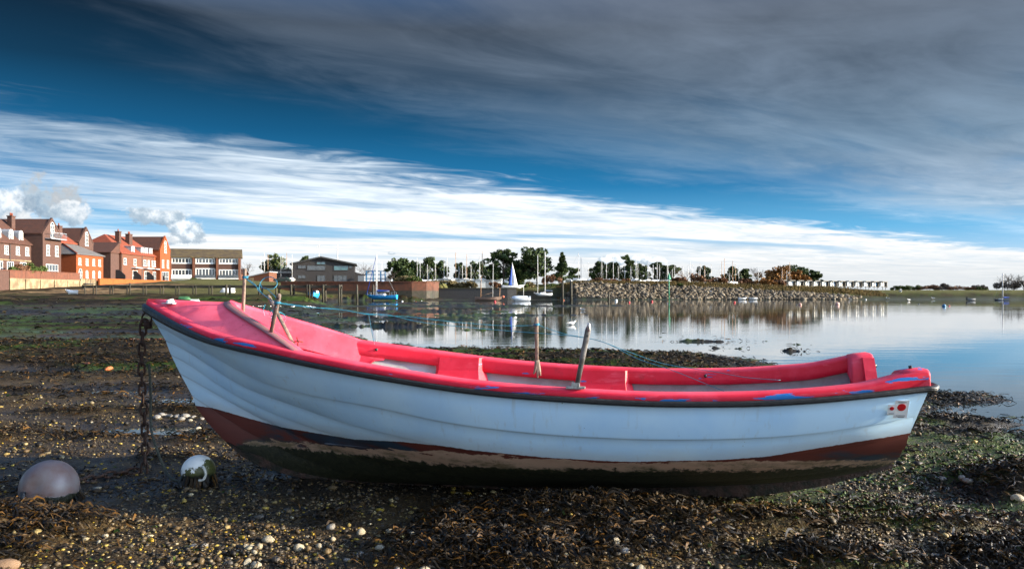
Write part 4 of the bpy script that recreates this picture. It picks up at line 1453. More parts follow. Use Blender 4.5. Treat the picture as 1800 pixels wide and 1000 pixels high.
def build_stakes():
    stake("wooden_pole", "tall thin wooden pole standing behind the foredeck with blue twine at its top", P(423, 640, 6.46), P(430.5, 472, 6.44), .026, .023, M_WOODG, point=False)
    s1 = stake("wooden_stake", "pale wooden stake leaning back to the left across the darker one", P(515, 604, 5.95), P(471, 519, 6.25), .026, .031, M_WOODG, .9)
    s2 = stake("wooden_stake", "darker wooden stake leaning right in front of the pale crossed one", P(474, 596, 5.98), P(491, 516, 5.9), .026, .033, pmat("dark_weathered_wood", (.17, .12, .10), (.10, .075, .065), 20, .7, bump=.004, bscale=80), .9)
    o = stake("wooden_stake", "upright wooden stake with a forked splintered foot at the far gunwale", P(944, 640, 6.35), P(943, 557, 6.35), .028, .029, M_WOODG, .82)
    mb = MB()
    a, c = P(944, 640, 6.35), o.location
    for (qx, qy, w) in ((938, 657, .016), (945, 664, .013), (950, 660, .013)):
        q = P(qx, qy, 6.33)
        mb.tube([a - c + Vector((0, 0, .03)), (a + q) / 2 - c + Vector((.004, 0, 0)), q - c], [.02, .014, .006], 6)
    mb.build("splintered_foot", M_WOODG, o, True)
    o = stake("steel_thole", "flat dark metal bar with a pointed tip bolted to the near gunwale", P(1013.5, 681, 5.19), P(1035, 573, 5.19), .030, .037, pmat("dark_steel", (.10, .09, .085), (.2, .19, .18), 25, .4, .6, metal=.5), .84)
    c = o.location
    b = P(1012, 682, 5.19) - c
    mb = MB()
    mb.obox(b + Vector((0, 0, .004)), AX, NX, (0, 0, 1), .12, .055, .012)
    mb.obox(b + Vector((-.0, 0, .02)), AX, NX, (0, 0, 1), .05, .045, .03)
    mb.build("base_plate", M_GALV, o)
    mb = MB()
    mb.ball(P(1035, 575, 5.17) - c, .012, .012, .03, 8, 6)
    mb.build("tip_cap", M_GALV, o, True)
    # rusty rowlock pins on the inner side
    for i, (px_, py_, Y, lab) in enumerate(((434, 566, 6.3, "rusty wire hook on the red inner face by the tall pole"), (523, 601, 5.95, "rusty rowlock pin at the foot of the pale leaning stake"))):
        c = P(px_, py_, Y)
        o = MB()
        o.tube([(-.03, 0, 0), (0, 0, .006), (.04, 0, 0)], .005, 6)
        o.tube([(0, 0, -.03), (.004, 0, 0), (-.006, 0, .035)], .005, 6)
        q = o.build("rowlock_pin", M_RUST, None, True)
        q.location = c
        tag(q, lab, "pin")


build_stakes()
M_TWINE = pmat("blue_twine", (.008, .12, .20), (.01, .18, .27), 40, .55)


def build_twine():
    mb = MB()
    r = .0034
    for i, ln in enumerate([
        [(431, 488, 6.4), (441, 497, 6.38), (452, 505, 6.35), (462, 517, 6.3), (478, 527, 6.2), (487, 532, 5.95)],
        [(431, 489, 6.4), (448, 500, 6.4), (455, 512, 6.4), (470, 523, 6.2), (480, 532, 6.0), (486, 540, 5.9)],
        [(455, 510, 6.35), (457, 498, 6.4), (465, 489, 6.42), (476, 487, 6.4), (485, 492, 6.35), (487, 500, 6.3), (481, 507, 6.28), (470, 508, 6.28), (460, 505, 6.3), (457, 497, 6.35)],
        [(458, 506, 6.3), (468, 507, 6.2), (477, 515, 6.1), (484, 522, 6.0), (488, 532, 5.9), (482, 541, 5.95), (478, 552, 6.0), (477, 560, 6.0)],
        [(466, 535, 6.1), (463, 545, 6.1), (465, 555, 6.1)], [(490, 548, 5.9), (498, 552, 5.95), (502, 560, 6.0), (499, 567, 6.0)],
        [(478, 545, 6.0), (474, 553, 6.0), (480, 557, 5.98), (475, 564, 5.98), (481, 568, 5.98)],
        [(489, 532, 5.9), (520, 536, 5.95), (555, 541, 6.0), (605, 545, 6.05), (650, 553, 6.1), (720, 557, 6.15), (800, 566, 6.2), (880, 572, 6.25), (943, 572, 6.31)],
        [(489, 533, 5.9), (540, 540, 5.97), (590, 543, 6.05), (640, 551, 6.1), (680, 553, 6.15), (740, 566, 6.18), (820, 575, 6.2), (900, 582, 6.2), (1000, 590, 6.15), (1060, 601, 6.1), (1120, 630, 6.0), (1180, 650, 5.9), (1230, 670, 5.78), (1277, 689, 5.65)],
        [(943, 570, 6.31), (990, 586, 6.3), (1050, 598, 6.3), (1110, 620, 6.35), (1170, 640, 6.35), (1250, 652, 6.3), (1310, 663, 6.2), (1372, 668, 6.15)],
    ]):
        mb.tube(curve([P(*p) for p in ln], 6), r if i < 7 else .0024, 5)
    for Y, px_, py_ in ((6.4, 431, 488), (5.9, 488, 533), (6.3, 943, 571)):
        for k in range(3):
            c = P(px_, py_, Y)
            mb.tube([c + Vector((.022 * math.cos(a), .022 * math.sin(a), .004 * k + .002 * math.sin(a + k))) for a in np.linspace(0, 6.283, 13)[:-1]], r, 5, True)
    o = mb.build("blue_twine", M_TWINE, None, True)
    tag(o, "tangled blue twine strung from the tall pole along to the stern", "twine")
    mb = MB()
    mb.tube(curve([P(648, 553, 6.1), P(652, 575, 6.3), P(658, 605, 6.55)], 6), .0028, 5)
    tag(mb.build("loose_line", M_TWINE, None, True), "single short blue line dropping from the twine to the far gunwale", "line")


build_twine()


def build_chain():
    top = Vector((*bw(5.80, 0), 1.23))
    o = thing("mooring_chain", "rusty chain hanging from the bow eye down to the mud", "chain", (top.x, top.y, 0))
    # one link
    def link_mesh():
        mb = MB()
        pts = []
        for a in np.linspace(0, 2 * math.pi, 17)[:-1]:
            x = .024 * math.cos(a)
            z = .034 * math.sin(a) + (.020 if math.sin(a) > 0 else -.020)
            pts.append((x, 0, z))
        mb.tube(pts, .0105, 7, True)
        ob = mb.build("link", M_RUST, None, True)
        return ob
    l0 = link_mesh()
    pts = []
    z = 1.20
    x = 0
    path = []
    n = 0
    zg = gh(top.x, top.y)
    while z > zg + .03:
        path.append((Vector((-.01 + .012 * math.sin(z * 5), .01 * math.cos(z * 4), z)), Vector((0, 0, 1))))
        z -= .083
    # the rest trails along the mud towards the buoys
    cx, cy = -.01, 0.0
    hd = R_(205)
    for k in range(9):
        cx += .083 * math.cos(hd)
        cy += .083 * math.sin(hd)
        hd += R_(9)
        path.append((Vector((cx, cy, gh(top.x + cx, top.y + cy) + .025)), Vector((math.cos(hd), math.sin(hd), 0))))
    for i, (p, d) in enumerate(path):
        q = l0 if i == 0 else l0.copy()
        if i:
            COL.objects.link(q)
        q.parent = o
        q.location = p
        rot = d.to_track_quat('Z', 'Y').to_matrix() @ Matrix.Rotation(R_(90 * (i % 2) + 30 + 9 * math.sin(i * 2.3)), 3, 'Z')
        q.rotation_euler = rot.to_euler()
    mb = MB()
    c = Vector((.0, 0, 1.24))
    mb.tube([c + Vector((.0 + .03 * math.cos(a), 0, .04 * math.sin(a))) for a in np.linspace(-.3, 3.44, 12)], .012, 8)
    mb.obox(c + Vector((.03, 0, -.01)), (1, 0, 0), (0, 1, 0), (0, 0, 1), .05, .045, .06)
    mb.tube([c + Vector((-.045, 0, -.012)), c + Vector((.06, 0, -.012))], .011, 8)
    mb.build("shackle", M_RUST, o, True)


build_chain()


def build_buoys_near():
    m, nt, b, tc = new_mat("buoy_skin")
    v = tc.outputs['Object']
    sp = nt.new('ShaderNodeSeparateXYZ')
    nt.l.new(v, sp.inputs[0])
    n = nt.noise(v, 9, 7, .65)
    n2 = nt.noise(v, 40, 5, .7)
    col = nt.ramp(n, [(.3, (.13, .065, .05)), (.5, (.155, .11, .10)), (.7, (.17, .145, .14))])
    sl = nt.ss(nt.math('ADD', sp.outputs[2], nt.math('MULTIPLY', nt.math('SUBTRACT', n, .5), .10)), -.025, -.04)
    col = nt.mix(nt.ss(n2, .66, .72, 0, .6), col, (.25, .13, .09))
    col = nt.mix(sl, col, (.012, .013, .006))
    nt.put(b.inputs['Base Color'], col)
    nt.put(b.inputs['Roughness'], nt.math('MULTIPLY_ADD', n, .3, .3))
    nt.put(b.inputs['Normal'], nt.bump(nt.math('ADD', nt.math('MULTIPLY', n2, sl), nt.math('MULTIPLY', nt.noise(v, 4, 2, .5), .6)), .5, .02))
    mA = m
    m, nt, b, tc = new_mat("weedy_buoy_skin")
    v = tc.outputs['Object']
    sp = nt.new('ShaderNodeSeparateXYZ')
    nt.l.new(v, sp.inputs[0])
    n = nt.noise(v, 14, 8, .7)
    g = nt.math('ADD', nt.math('MULTIPLY', sp.outputs[2], 1.0), nt.math('MULTIPLY', nt.math('SUBTRACT', n, .5), .32))
    g = nt.math('SUBTRACT', g, nt.math('MULTIPLY', sp.outputs[0], .55))
    col = nt.ramp(n, [(.3, (.6, .62, .6)), (.7, (.72, .74, .73))])
    pat = nt.math('LESS_THAN', g, .035)
    col = nt.mix(pat, col, nt.ramp(nt.noise(v, 60, 4, .7), [(.3, (.02, .025, .008)), (.7, (.10, .11, .03))]))
    low = nt.ss(nt.math('ADD', sp.outputs[2], nt.math('MULTIPLY', nt.math('SUBTRACT', n, .5), .1)), .0, -.03)
    col = nt.mix(low, col, (.01, .012, .006))
    nt.put(b.inputs['Base Color'], col)
    b.inputs['Roughness'].default_value = .4
    mB = m
    Y = 5.85
    c = P(87, 857, Y)
    o = thing("mooring_buoy", "big dirty pinkish white mooring buoy half sunk in the mud", "buoy", c)
    mb = MB()
    rad = 48 / F * Y
    rows = []
    for j in range(25):
        ph = -math.pi / 2 + math.pi * j / 24
        row = []
        for i in range(40):
            th = 2 * math.pi * i / 40
            p = Vector((math.cos(ph) * math.cos(th), math.cos(ph) * math.sin(th), math.sin(ph)))
            dent = .16 * math.exp(-((p - Vector((-.05, -.97, .22))).length / .3) ** 2) + .05 * math.exp(-((p - Vector((.3, -.85, .4))).length / .25) ** 2)
            row.append(p * rad * (1 - dent))
        rows.append(row)
    mb.grid(rows, True)
    mb.build("float", mA, o, True)
    mb = MB()
    mb.tube([Vector((-.075, -rad * .86, .0)), Vector((-.07, -rad * 1.02, .015)), Vector((-.066, -rad * 1.05, -.05)), Vector((-.06, -rad * 1.04, -.10))], [.014, .016, .015, .013], 8)
    mb.build("rope_tail", M_RUB, o, True)
    # weed skirt
    g = np.random.default_rng(5)
    mb = MB()
    for k in range(150):
        a = g.uniform(0, 6.28)
        r0 = rad * g.uniform(.96, 1.02)
        z0 = g.uniform(-.10, -.04) + .02 * math.sin(3 * a)
        p0 = Vector((r0 * math.cos(a), r0 * math.sin(a), z0))
        p1 = p0 + Vector((math.cos(a) * .03, math.sin(a) * .03, -.05))
        p2 = p1 + Vector((g.normal(0, .02), g.normal(0, .02), -.07))
        t = Vector((-math.sin(a), math.cos(a), 0)) * g.uniform(.006, .014)
        mb.add([p0 - t, p0 + t, p1 + t, p1 - t, p2], [(0, 1, 2, 3), (3, 2, 4)])
    tag(mb.build("weed_skirt", M_WRACK, o, False, False), kind='stuff')
    Y = 6.2
    c = P(349, 827, Y)
    o2 = thing("mooring_buoy", "smaller white buoy streaked with green weed under the bow", "buoy", c)
    rad = 29 / F * Y
    MB().ball((0, 0, 0), rad, rad, rad * .95, 32, 18).build("float", mB, o2, True)
    mb = MB()
    mb.tube(curve([(.06, -rad * .75, .05), (.09, -rad * .98, .05), (.105, -rad * 1.02, 0), (.085, -rad * 1.03, -.04), (.05, -rad * .97, -.045)], 5), .009, 8)
    mb.build("handle_loop", pmat("pale_rope", (.6, .6, .55), (.4, .4, .36), 40, .7), o2, True)
    mb = MB()
    for k in range(70):
        a = g.uniform(0, 6.28)
        p0 = Vector((rad * math.cos(a), rad * math.sin(a), g.uniform(-.06, -.01)))
        p1 = p0 + Vector((math.cos(a) * .02, math.sin(a) * .02, -.05))
        p2 = p1 + Vector((g.normal(0, .02), g.normal(0, .02), -.05))
        t = Vector((-math.sin(a), math.cos(a), 0)) * g.uniform(.005, .011)
        mb.add([p0 - t, p0 + t, p1 + t, p1 - t, p2], [(0, 1, 2, 3), (3, 2, 4)])
    tag(mb.build("weed_skirt", M_WRACK, o2, False, False), kind='stuff')
    # thin dark rope from the chain to the small buoy
    mb = MB()
    mb.tube(curve([P(262, 640, 6.62), P(265, 690, 6.6), P(265, 740, 6.57), P(268, 765, 6.5), P(278, 796, 6.45), P(290, 825, 6.4), P(305, 843, 6.33), P(325, 845, 6.32)], 8), .011, 8)
    mR = pmat("wet_rope", (.02, .025, .016), (.05, .055, .04), 90, .6, bump=.01, bscale=160)
    tag(mb.build("mooring_rope", mR, None, True), "thin dark wet rope sagging from the chain to the smaller buoy", "rope")


build_buoys_near()


# ------------------------------------------------------------------ buildings
M_BRICK = pmat("brown_brick", (.075, .034, .024), (.052, .025, .018), 3, .85, bump=.02, bscale=6)
M_BRICKO = pmat("orange_brick", (.23, .045, .005), (.18, .034, .005), 3, .85, bump=.02, bscale=6)
M_BRICKM = pmat("mixed_brick", (.13, .046, .022), (.095, .034, .017), 3, .85, bump=.02, bscale=6)
M_TILE = pmat("red_clay_tile", (.20, .038, .013), (.14, .03, .011), 2.5, .8, bump=.03, bscale=5)
M_TILEB = pmat("brown_tile", (.075, .026, .014), (.05, .02, .012), 2.5, .8, bump=.03, bscale=5)
M_SLATE = pmat("grey_slate", (.09, .085, .085), (.13, .12, .11), 2.5, .6, bump=.02, bscale=5)
M_TILEM = pmat("mossy_tile", (.05, .034, .018), (.085, .06, .022), .8, .85, bump=.03, bscale=5)
M_WHITE = pmat("white_paint", (.74, .74, .72), (.66, .66, .64), 4, .5)
M_LEAD = pmat("grey_lead", (.30, .33, .36), (.22, .24, .27), 4, .5)
M_GLASS = pmat("window_glass", (.03, .04, .05), (.06, .07, .08), 1.5, .06, spec=.8)
M_GLASST = pmat("teal_glass", (.03, .10, .12), (.05, .13, .15), 1.5, .05, spec=.9)
M_STONEW = pmat("old_stone_wall", (.26, .20, .115), (.13, .09, .05), .9, .9, bump=.05, bscale=3)
M_RENDER = pmat("orange_render", (.28, .072, .009), (.22, .056, .008), 1.5, .85, bump=.02, bscale=5)
M_BWALL = pmat("weathered_red_brick", (.13, .045, .024), (.09, .034, .02), 1.5, .9, bump=.03, bscale=5)
M_QUAY = pmat("quay_brick", (.12, .04, .02), (.07, .028, .016), 1.2, .9, bump=.03, bscale=5)
M_DARKT = pmat("dark_timber", (.026, .023, .025), (.018, .017, .019), 3, .7, bump=.02, bscale=8)
M_BLACK = pmat("black_trim", (.022, .022, .024), (.035, .035, .035), 3, .6)
M_PILE = pmat("weedy_timber", (.045, .035, .025), (.02, .022, .012), 2, .8, bump=.03, bscale=8)
M_GREY = pmat("grey_panel", (.33, .34, .35), (.26, .27, .28), 2, .6)
M_STEELB = pmat("blue_steel", (.04, .16, .33), (.05, .2, .38), 3, .5)
UP = Vector((0, 0, 1))


def window(parent, p, r, n, w, h, nx=2, ny=2, arched=False, frame=None, pane=None, t=.07, name="window"):
    """a framed window: p = centre of the sill on the wall face, r along the wall, n out of it"""
    frame = frame or M_WHITE
    p, r, n = Vector(p), Vector(r).normalized(), Vector(n).normalized()
    mb = MB()
    def bar(cx, cy, sx, sy, d=.10):
        mb.obox(p + r * cx + UP * cy + n * (d / 2 - .02), r, n, UP, sx, d, sy)
    bar(-w / 2 + t / 2, h / 2, t, h)
    bar(w / 2 - t / 2, h / 2, t, h)
    bar(0, t / 2, w - 2 * t, t)
    bar(0, h - t / 2, w - 2 * t, t)
    for i in range(1, nx):
        bar(-w / 2 + w * i / nx, h / 2, t * .7, h - 2 * t, .09)
    for j in range(1, ny):
        bar(0, h * j / ny, w - 2 * t, t * .6, .08)
    if arched:
        arc = [(w / 2 * math.cos(a), w / 2 * math.sin(a)) for a in np.linspace(0, math.pi, 11)]
        inn = [((w / 2 - t) * math.cos(a), (w / 2 - t) * math.sin(a)) for a in np.linspace(0, math.pi, 11)][::-1]
        mb.prism(arc + inn, p + UP * (h + .003) - n * .02, r, UP, n * .10)
    mb.obox(p - UP * .05 + n * .06, r, n, UP, w + .16, .16, .07)
    f = mb.build(name, frame, parent)
    mp_ = MB()
    mp_.obox(p + UP * h / 2 + n * .012, r, n, UP, w - .02, .02, h - .02)
    if arched:
        mp_.prism([((w / 2 - .01) * math.cos(a), (w / 2 - .01) * math.sin(a)) for a in np.linspace(0, math.pi, 11)], p + UP * h + n * .002, r, UP, n * .02)
    mp_.build("pane", pane or M_GLASS, f)
    return f


def gable_roof(mb, a, b, half, rise, over=.25, th=.18):
    """roof over the line a-b (ridge direction) at eaves height a.z; half span each way"""
    a, b = Vector(a), Vector(b)
    d = (b - a)
    L = d.length
    d.normalize()
    s = Vector((d.y, -d.x, 0))
    k = rise / half
    hw = half + over
    e = -over * k
    poly = [(-hw, e), (0, rise), (hw, e), (hw, e + th), (0, rise + th * 1.15), (-hw, e + th)]
    mb.prism(poly, a - d * over, s, UP, d * (L + 2 * over))


def gable_wall(mb, a, b, half, rise, z0):
    """solid walls with gable ends under gable_roof"""
    a, b = Vector(a), Vector(b)
    d = b - a
    s = Vector((d.y, -d.x, 0)).normalized()
    h = a.z - z0
    mb.prism([(-half, -h), (half, -h), (half, 0), (0, rise), (-half, 0)], a, s, UP, d)


def chimney(parent, p, w, d, h, pots, mat):
    mb = MB()
    x, y, z = p
    mb.box(x - w / 2, x + w / 2, y - d / 2, y + d / 2, z - 1.2, z + h)
    mb.box(x - w / 2 - .08, x + w / 2 + .08, y - d / 2 - .08, y + d / 2 + .08, z + h, z + h + .15)
    c = mb.build("chimney", mat, parent)
    for i in range(pots):
        q = MB()
        yy = y + (i - (pots - 1) / 2) * .45
        q.tube([(x, yy, z + h + .15), (x, yy, z + h + .65)], [.14, .11], 8)
        q.build("chimney_pot", M_TILE, c, True)


def dormer(parent, x, y, z, w, h, depth, arched, mat):
    """dormer facing +X at front face x; cheeks run back into the roof"""
    mb = MB()
    mb.box(x - depth, x, y - w / 2, y + w / 2, z, z + h)
    if arched:
        mb.prism([(w / 2 * math.cos(a), w / 2 * .8 * math.sin(a)) for a in np.linspace(0, math.pi, 9)], (x + .05, y, z + h), (0, 1, 0), UP, (-depth - .05, 0, 0))
    else:
        mb.box(x - depth, x + .12, y - w / 2 - .1, y + w / 2 + .1, z + h, z + h + .12)
    d = mb.build("dormer", mat, parent)
    window(d, (x, y, z + .12), (0, 1, 0), (1, 0, 0), w - .12, h - .2, 2, 2, arched, t=.12)
    for c in d.children:
        if c.name.startswith("window"):
            c.name = "dormer_window"
            for g in list(c.children):
                g.parent = d           # the pane stays at sub-part level
                g.name = "dormer_pane"


def build_houses():
    E, N_ = (0, 1, 0), (1, 0, 0)
    # --- terrace with arched dormers (left edge), front faces +X
    G = 4.2
    x0 = -82.5
    t = thing("terraced_house", "brown brick terrace with arched white dormers at the left edge of the photo", "house", (x0, 118, G))
    L = lambda y: y - 118
    e, rise = 5.5, 4.1
    mb = MB()
    gable_wall(mb, (-5.2, L(110), e - .0), (-5.2, L(138.6), e), 5.2, rise, 0)
    mb.build("wall", M_BRICK, t)
    mb = MB()
    gable_roof(mb, (-5.2, L(110), e + .05), (-5.2, L(138.6), e + .05), 5.2, rise, .3)
    mb.build("roof", M_TILEB, t)
    mb = MB()
    mb.box(.01, .12, L(110.2), L(138.5), e - .12, e)
    mb.build("gutter", M_WHITE, t)
    mb = MB()
    mb.box(.0, .06, L(110.2), L(138.5), 2.55, 2.72)
    mb.build("string_course", M_STONEW, t)
    for y in (122.4, 126.9, 128.6, 131.0, 134.0, 136.6):
        w_ = .55 if y == 128.6 else .95
        window(t, (0, L(y), 3.55), E, N_, w_, 1.4, 2 if w_ > .6 else 1, 3)
    for y in (124.8, 129.2, 132.0, 135.5):
        window(t, (0, L(y), .25), E, N_, 1.7, 2.1, 3, 2, name="french_window")
    for y in (126.2, 130.0, 133.2, 135.9):
        dormer(t, -.6, L(y), e + .3, 1.15, 1.5, 2.4, True, M_LEAD)
    chimney(t, (-3.6, L(138.1), e + rise - 1.6), .8, 1.0, 2.3, 2, M_BRICK)
    mb = MB()
    mb.tube([(.09, L(131.9), .1), (.09, L(131.9), e - .15)], .05, 6)
    mb.build("drainpipe", M_BLACK, t)
    # balcony at the very edge
    mb = MB()
    mb.box(0, 1.3, L(123.5), L(127.4), 5.6, 5.75)
    for y in np.linspace(123.5, 127.4, 14):
        mb.tube([(1.27, L(y), 5.75), (1.27, L(y), 6.75)], .025, 4)
    mb.box(1.22, 1.3, L(123.5), L(127.4), 6.75, 6.82)
    tag(mb.build("balcony", M_STONEW, t), kind='stuff')
    # --- first gabled house
    def gabled(name, label, X, ya, yb, G, e, rise, back, wallm, roofm, arched=True, balcony=False, rows=((4.2, 2),), ground=True):
        t = thing(name, label, "house", (X, (ya + yb) / 2, G))
        hw = (yb - ya) / 2
        mb = MB()
        gable_wall(mb, (0, 0, e), (-back, 0, e), hw, rise, 0)
        mb.build("wall", wallm, t)
        mb = MB()
        gable_roof(mb, (-.35, 0, e + .05), (-back, 0, e + .05), hw, rise, .15)
        mb.build("roof", roofm, t)
        # raised coping of the gable
        mb = MB()
        k = rise / hw
        poly = [(-hw - .1, -.05), (0, rise + .35), (hw + .1, -.05), (hw + .1, -.4), (0, rise - .05), (-hw - .1, -.4)]
        mb.prism(poly, (.06, 0, e + .1), (0, 1, 0), UP, (-.4, 0, 0))
        mb.build("gable_coping", wallm, t)
        for z, n in rows:
            for i in range(n):
                y = (i - (n - 1) / 2) * hw * .95
                window(t, (0, y, z), E, N_, .95, 1.8, 2, 3)
        if arched:
            window(t, (0, 0, e - .55), E, N_, 1.05, 2.2, 2, 3, True, name="arched_window")
        if ground:
            window(t, (0, -.1, .2), E, N_, hw * 1.3, 2.2, 4, 2, name="french_window")
        if balcony:
            mb = MB()
            mb.box(0.02, 1.1, -hw * .8, hw * .95, e - .85, e - .72)
            mb.box(1.04, 1.1, -hw * .8, hw * .95, e + .25, e + .32)
            for y in np.linspace(-hw * .8, hw * .95, 16):
                mb.tube([(1.07, y, e - .72), (1.07, y, e + .27)], .022, 4)
            tag(mb.build("balcony", M_LEAD, t), kind='stuff')
        return t
    gabled("gabled_house", "tall brown brick gabled house with an arched window above a railed balcony", -80.5, 137.8, 143.4, 4.0, 7.6, 2.5, 9, M_BRICK, M_TILEB, True, True, ((3.9, 2),))
    # --- gabled house set back behind the orange cottage
    t = gabled("gabled_house", "brown gabled house half hidden behind the bright orange brick cottage", -83.5, 155.0, 160.2, 4.2, 7.0, 2.7, 10, M_BRICK, M_TILEB, True, False, (), False)
    mb = MB()
    gable_wall(mb, (-5.5, -10, 6.6), (-5.5, -2.7, 6.6), 5, 3.2, 0)
    mb.build("rear_wall", M_BRICK, t)
    mb = MB()
    gable_roof(mb, (-5.5, -10, 6.65), (-5.5, -2.75, 6.65), 5, 3.2, .25)
    mb.build("rear_roof", M_TILE, t)
    chimney(t, (-2.6, -5.0, 8.2), .8, 1.0, 1.6, 1, M_BRICK)
    # --- orange brick cottage
    ya, yb, X = 147.5, 157.2, -80.0
    t = thing("brick_cottage", "bright orange brick cottage with slate hipped roof and an iron landing", "house", (X, ya, 3.6))
    e = 5.0
    D_ = 8.0
    w = yb - ya
    MB().box(-D_, 0, 0, w, 0, e).build("wall", M_BRICKO, t)
    mb = MB()
    o = .3
    rx, rz = -D_ / 2, e + 2.1
    mb.add([(o, -o, e), (o, w + o, e), (-D_ - o, w + o, e), (-D_ - o, -o, e), (rx, 2.6, rz), (rx, w - 2.6, rz), (o, -o, e - .12), (o, w + o, e - .12), (-D_ - o, w + o, e - .12), (-D_ - o, -o, e - .12)],
           [(0, 1, 5, 4), (1, 2, 5), (2, 3, 4, 5), (3, 0, 4), (0, 6, 7, 1), (1, 7, 8, 2), (2, 8, 9, 3), (3, 9, 6, 0), (6, 9, 8, 7)])
    mb.build("roof", M_SLATE, t)
    mb = MB()
    mb.tube([(o, -o, e + .05), (rx, 2.6, rz + .05)], .14, 6)
    mb.tube([(rx, 2.6, rz + .05), (rx, w - 2.6, rz + .05)], .14, 6)
    mb.build("ridge_tiles", M_TILE, t)
    chimney(t, (-6.2, .6, e + .6), .9, .8, 1.7, 1, M_BRICKO)
    for i, y in enumerate((1.1, 3.6, 6.0, 8.2)):
        window(t, (0, y, 3.0), E, N_, .8, 1.25, 2, 2)
        if i:
            window(t, (0, y, .65), E, N_, .8, 1.0, 2, 2, True)
    window(t, (0, 1.3, -.25), E, N_, 1.1, 2.0, 2, 3, True, name="glazed_door")
    mb = MB()
    mb.box(.02, 1.6, .3, 3.8, -.55, -.42)
    for y in (.3, 2.0, 3.8):
        mb.tube([(1.55, y, -2.4), (1.55, y, .6)], .04, 5)
    mb.box(1.52, 1.58, 2.0, 3.8, .55, .62)
    for k in range(9):
        mb.box(.5, 1.6, .3 - .32 * (k + 1), .3 - .32 * k, -.5 - .22 * (k + 1), -.45 - .22 * (k + 1))
    tag(mb.build("landing_stair", M_BLACK, t), kind='stuff')
    # --- long terrace with hipped red roof
    ya, yb, X = 165, 180.9, -80.3
    t = thing("terraced_house", "red roofed brick terrace with flat white dormers and two chimneys", "house", (X, ya, 3.9))
    w = yb - ya
    e = 5.7
    D_ = 11.5
    for k, (a, b_, mt) in enumerate(((0, 9.2, M_BRICKM), (9.2, 14.6, M_BRICKM), (14.6, w, M_BRICKO))):
        MB().box(-D_, 0 + .0, a, b_, 0, e).build("wall", mt, t)
    mb = MB()
    o, rz, rx = .3, e + 4.2, -D_ / 2
    mb.add([(o, -o, e), (o, w, e), (-D_ - o, w, e), (-D_ - o, -o, e), (rx, 4.5, rz), (rx, w, rz), (o, -o, e - .15), (o, w, e - .15), (-D_ - o, w, e - .15), (-D_ - o, -o, e - .15)],
           [(0, 1, 5, 4), (2, 3, 4, 5), (3, 0, 4), (1, 2, 5), (0, 6, 7, 1), (2, 8, 9, 3), (3, 9, 6, 0), (1, 7, 8, 2), (6, 9, 8, 7)])
    mb.build("roof", M_TILE, t)
    mb = MB()
    mb.add([(-.2, -3.8, e), (-9, -3.8, e), (-9, -.02, e + 2.2), (-.2, -.02, e + 2.2), (-.2, -3.8, e - .15), (-9, -3.8, e - .15), (-9, -.02, e - .15), (-.2, -.02, e - .15)], [(0, 1, 2, 3), (0, 4, 5, 1), (1, 5, 6, 2), (3, 7, 4, 0), (4, 7, 6, 5), (2, 6, 7, 3)])
    mb.build("lean_to_roof", M_TILEB, t)
    MB().box(-8.8, -.4, -3.5, -.02, 0, e - .16).build("side_wall", M_BRICK, t)
    MB().box(.01, .14, 0, w, e - .1, e + .03).build("gutter", M_WHITE, t)
    for y in (6.2, 10.6, 12.4, 14.6):
        dormer(t, -.5, y, e + .25, 1.4, 1.4, 2.2, False, M_LEAD)
    for y in (1.6, 6.0, 10.6, 12.4, 14.4, 15.4):
        window(t, (0, y, 3.4), E, N_, 1.2 if y not in (12.4, 14.4, 15.4) else .8, 1.3, 2, 2)
    for y in (6.0, 11.5, 15.6):
        window(t, (0, y, .15), E, N_, 2.2, 2.1, 3, 2, name="french_window")
        MB().box(.0, 1.0, y - 1.6, y + 1.6, 2.75, 2.9).build("canopy", M_WHITE, t)
    chimney(t, (rx + 2.4, 5.6, rz - 2.2), .9, .9, 2.7, 1, M_BRICK)
    chimney(t, (rx + 2.4, 10.4, rz - 2.2), .9, 1.4, 2.5, 2, M_BRICK)
    for y in (.2, 9.3, 14.7):
        mb = MB()
        mb.tube([(.08, y, .1), (.08, y, e - .2)], .06, 6)
        mb.build("drainpipe", M_BLACK, t)
    gabled("gabled_house", "orange brick gabled house at the right end of the red roofed terrace", -79.3, 181.0, 186.4, 3.8, 7.3, 2.9, 10, M_BRICKO, M_TILEB, True, False, ((3.3, 2),), True)
    # --- flats in the distance: three bays
    Yf = 208.0
    a, b_ = P(298.5, 500, Yf), P(409, 500, Yf)
    G = 3.3
    t = thing("block_of_flats", "three storey brown flats with white window bands and a mossy roof", "building", (a.x, Yf, G), R_(17))
    w = (b_.x - a.x) * 1.06
    top = CAMH + 63 / F * Yf - G
    MB().box(0, w, 0, 9, 0, top).build("wall", M_BRICK, t)
    mb = MB()
    mb.add([(-.4, -.5, top - .02), (w + .4, -.5, top - .02), (w + .4, 9.3, top), (-.4, 9.3, top), (-.4, 4.2, top + 2.3), (w + .4, 4.2, top + 2.3), (-.4, -.5, top - .25), (w + .4, -.5, top - .25)],
           [(0, 1, 5, 4), (3, 4, 5, 2), (0, 4, 3), (1, 2, 5), (0, 6, 7, 1)])
    mb.build("roof", M_TILEM, t)
    S = (0, -1, 0)
    R1 = (1, 0, 0)
    bw_ = w / 3
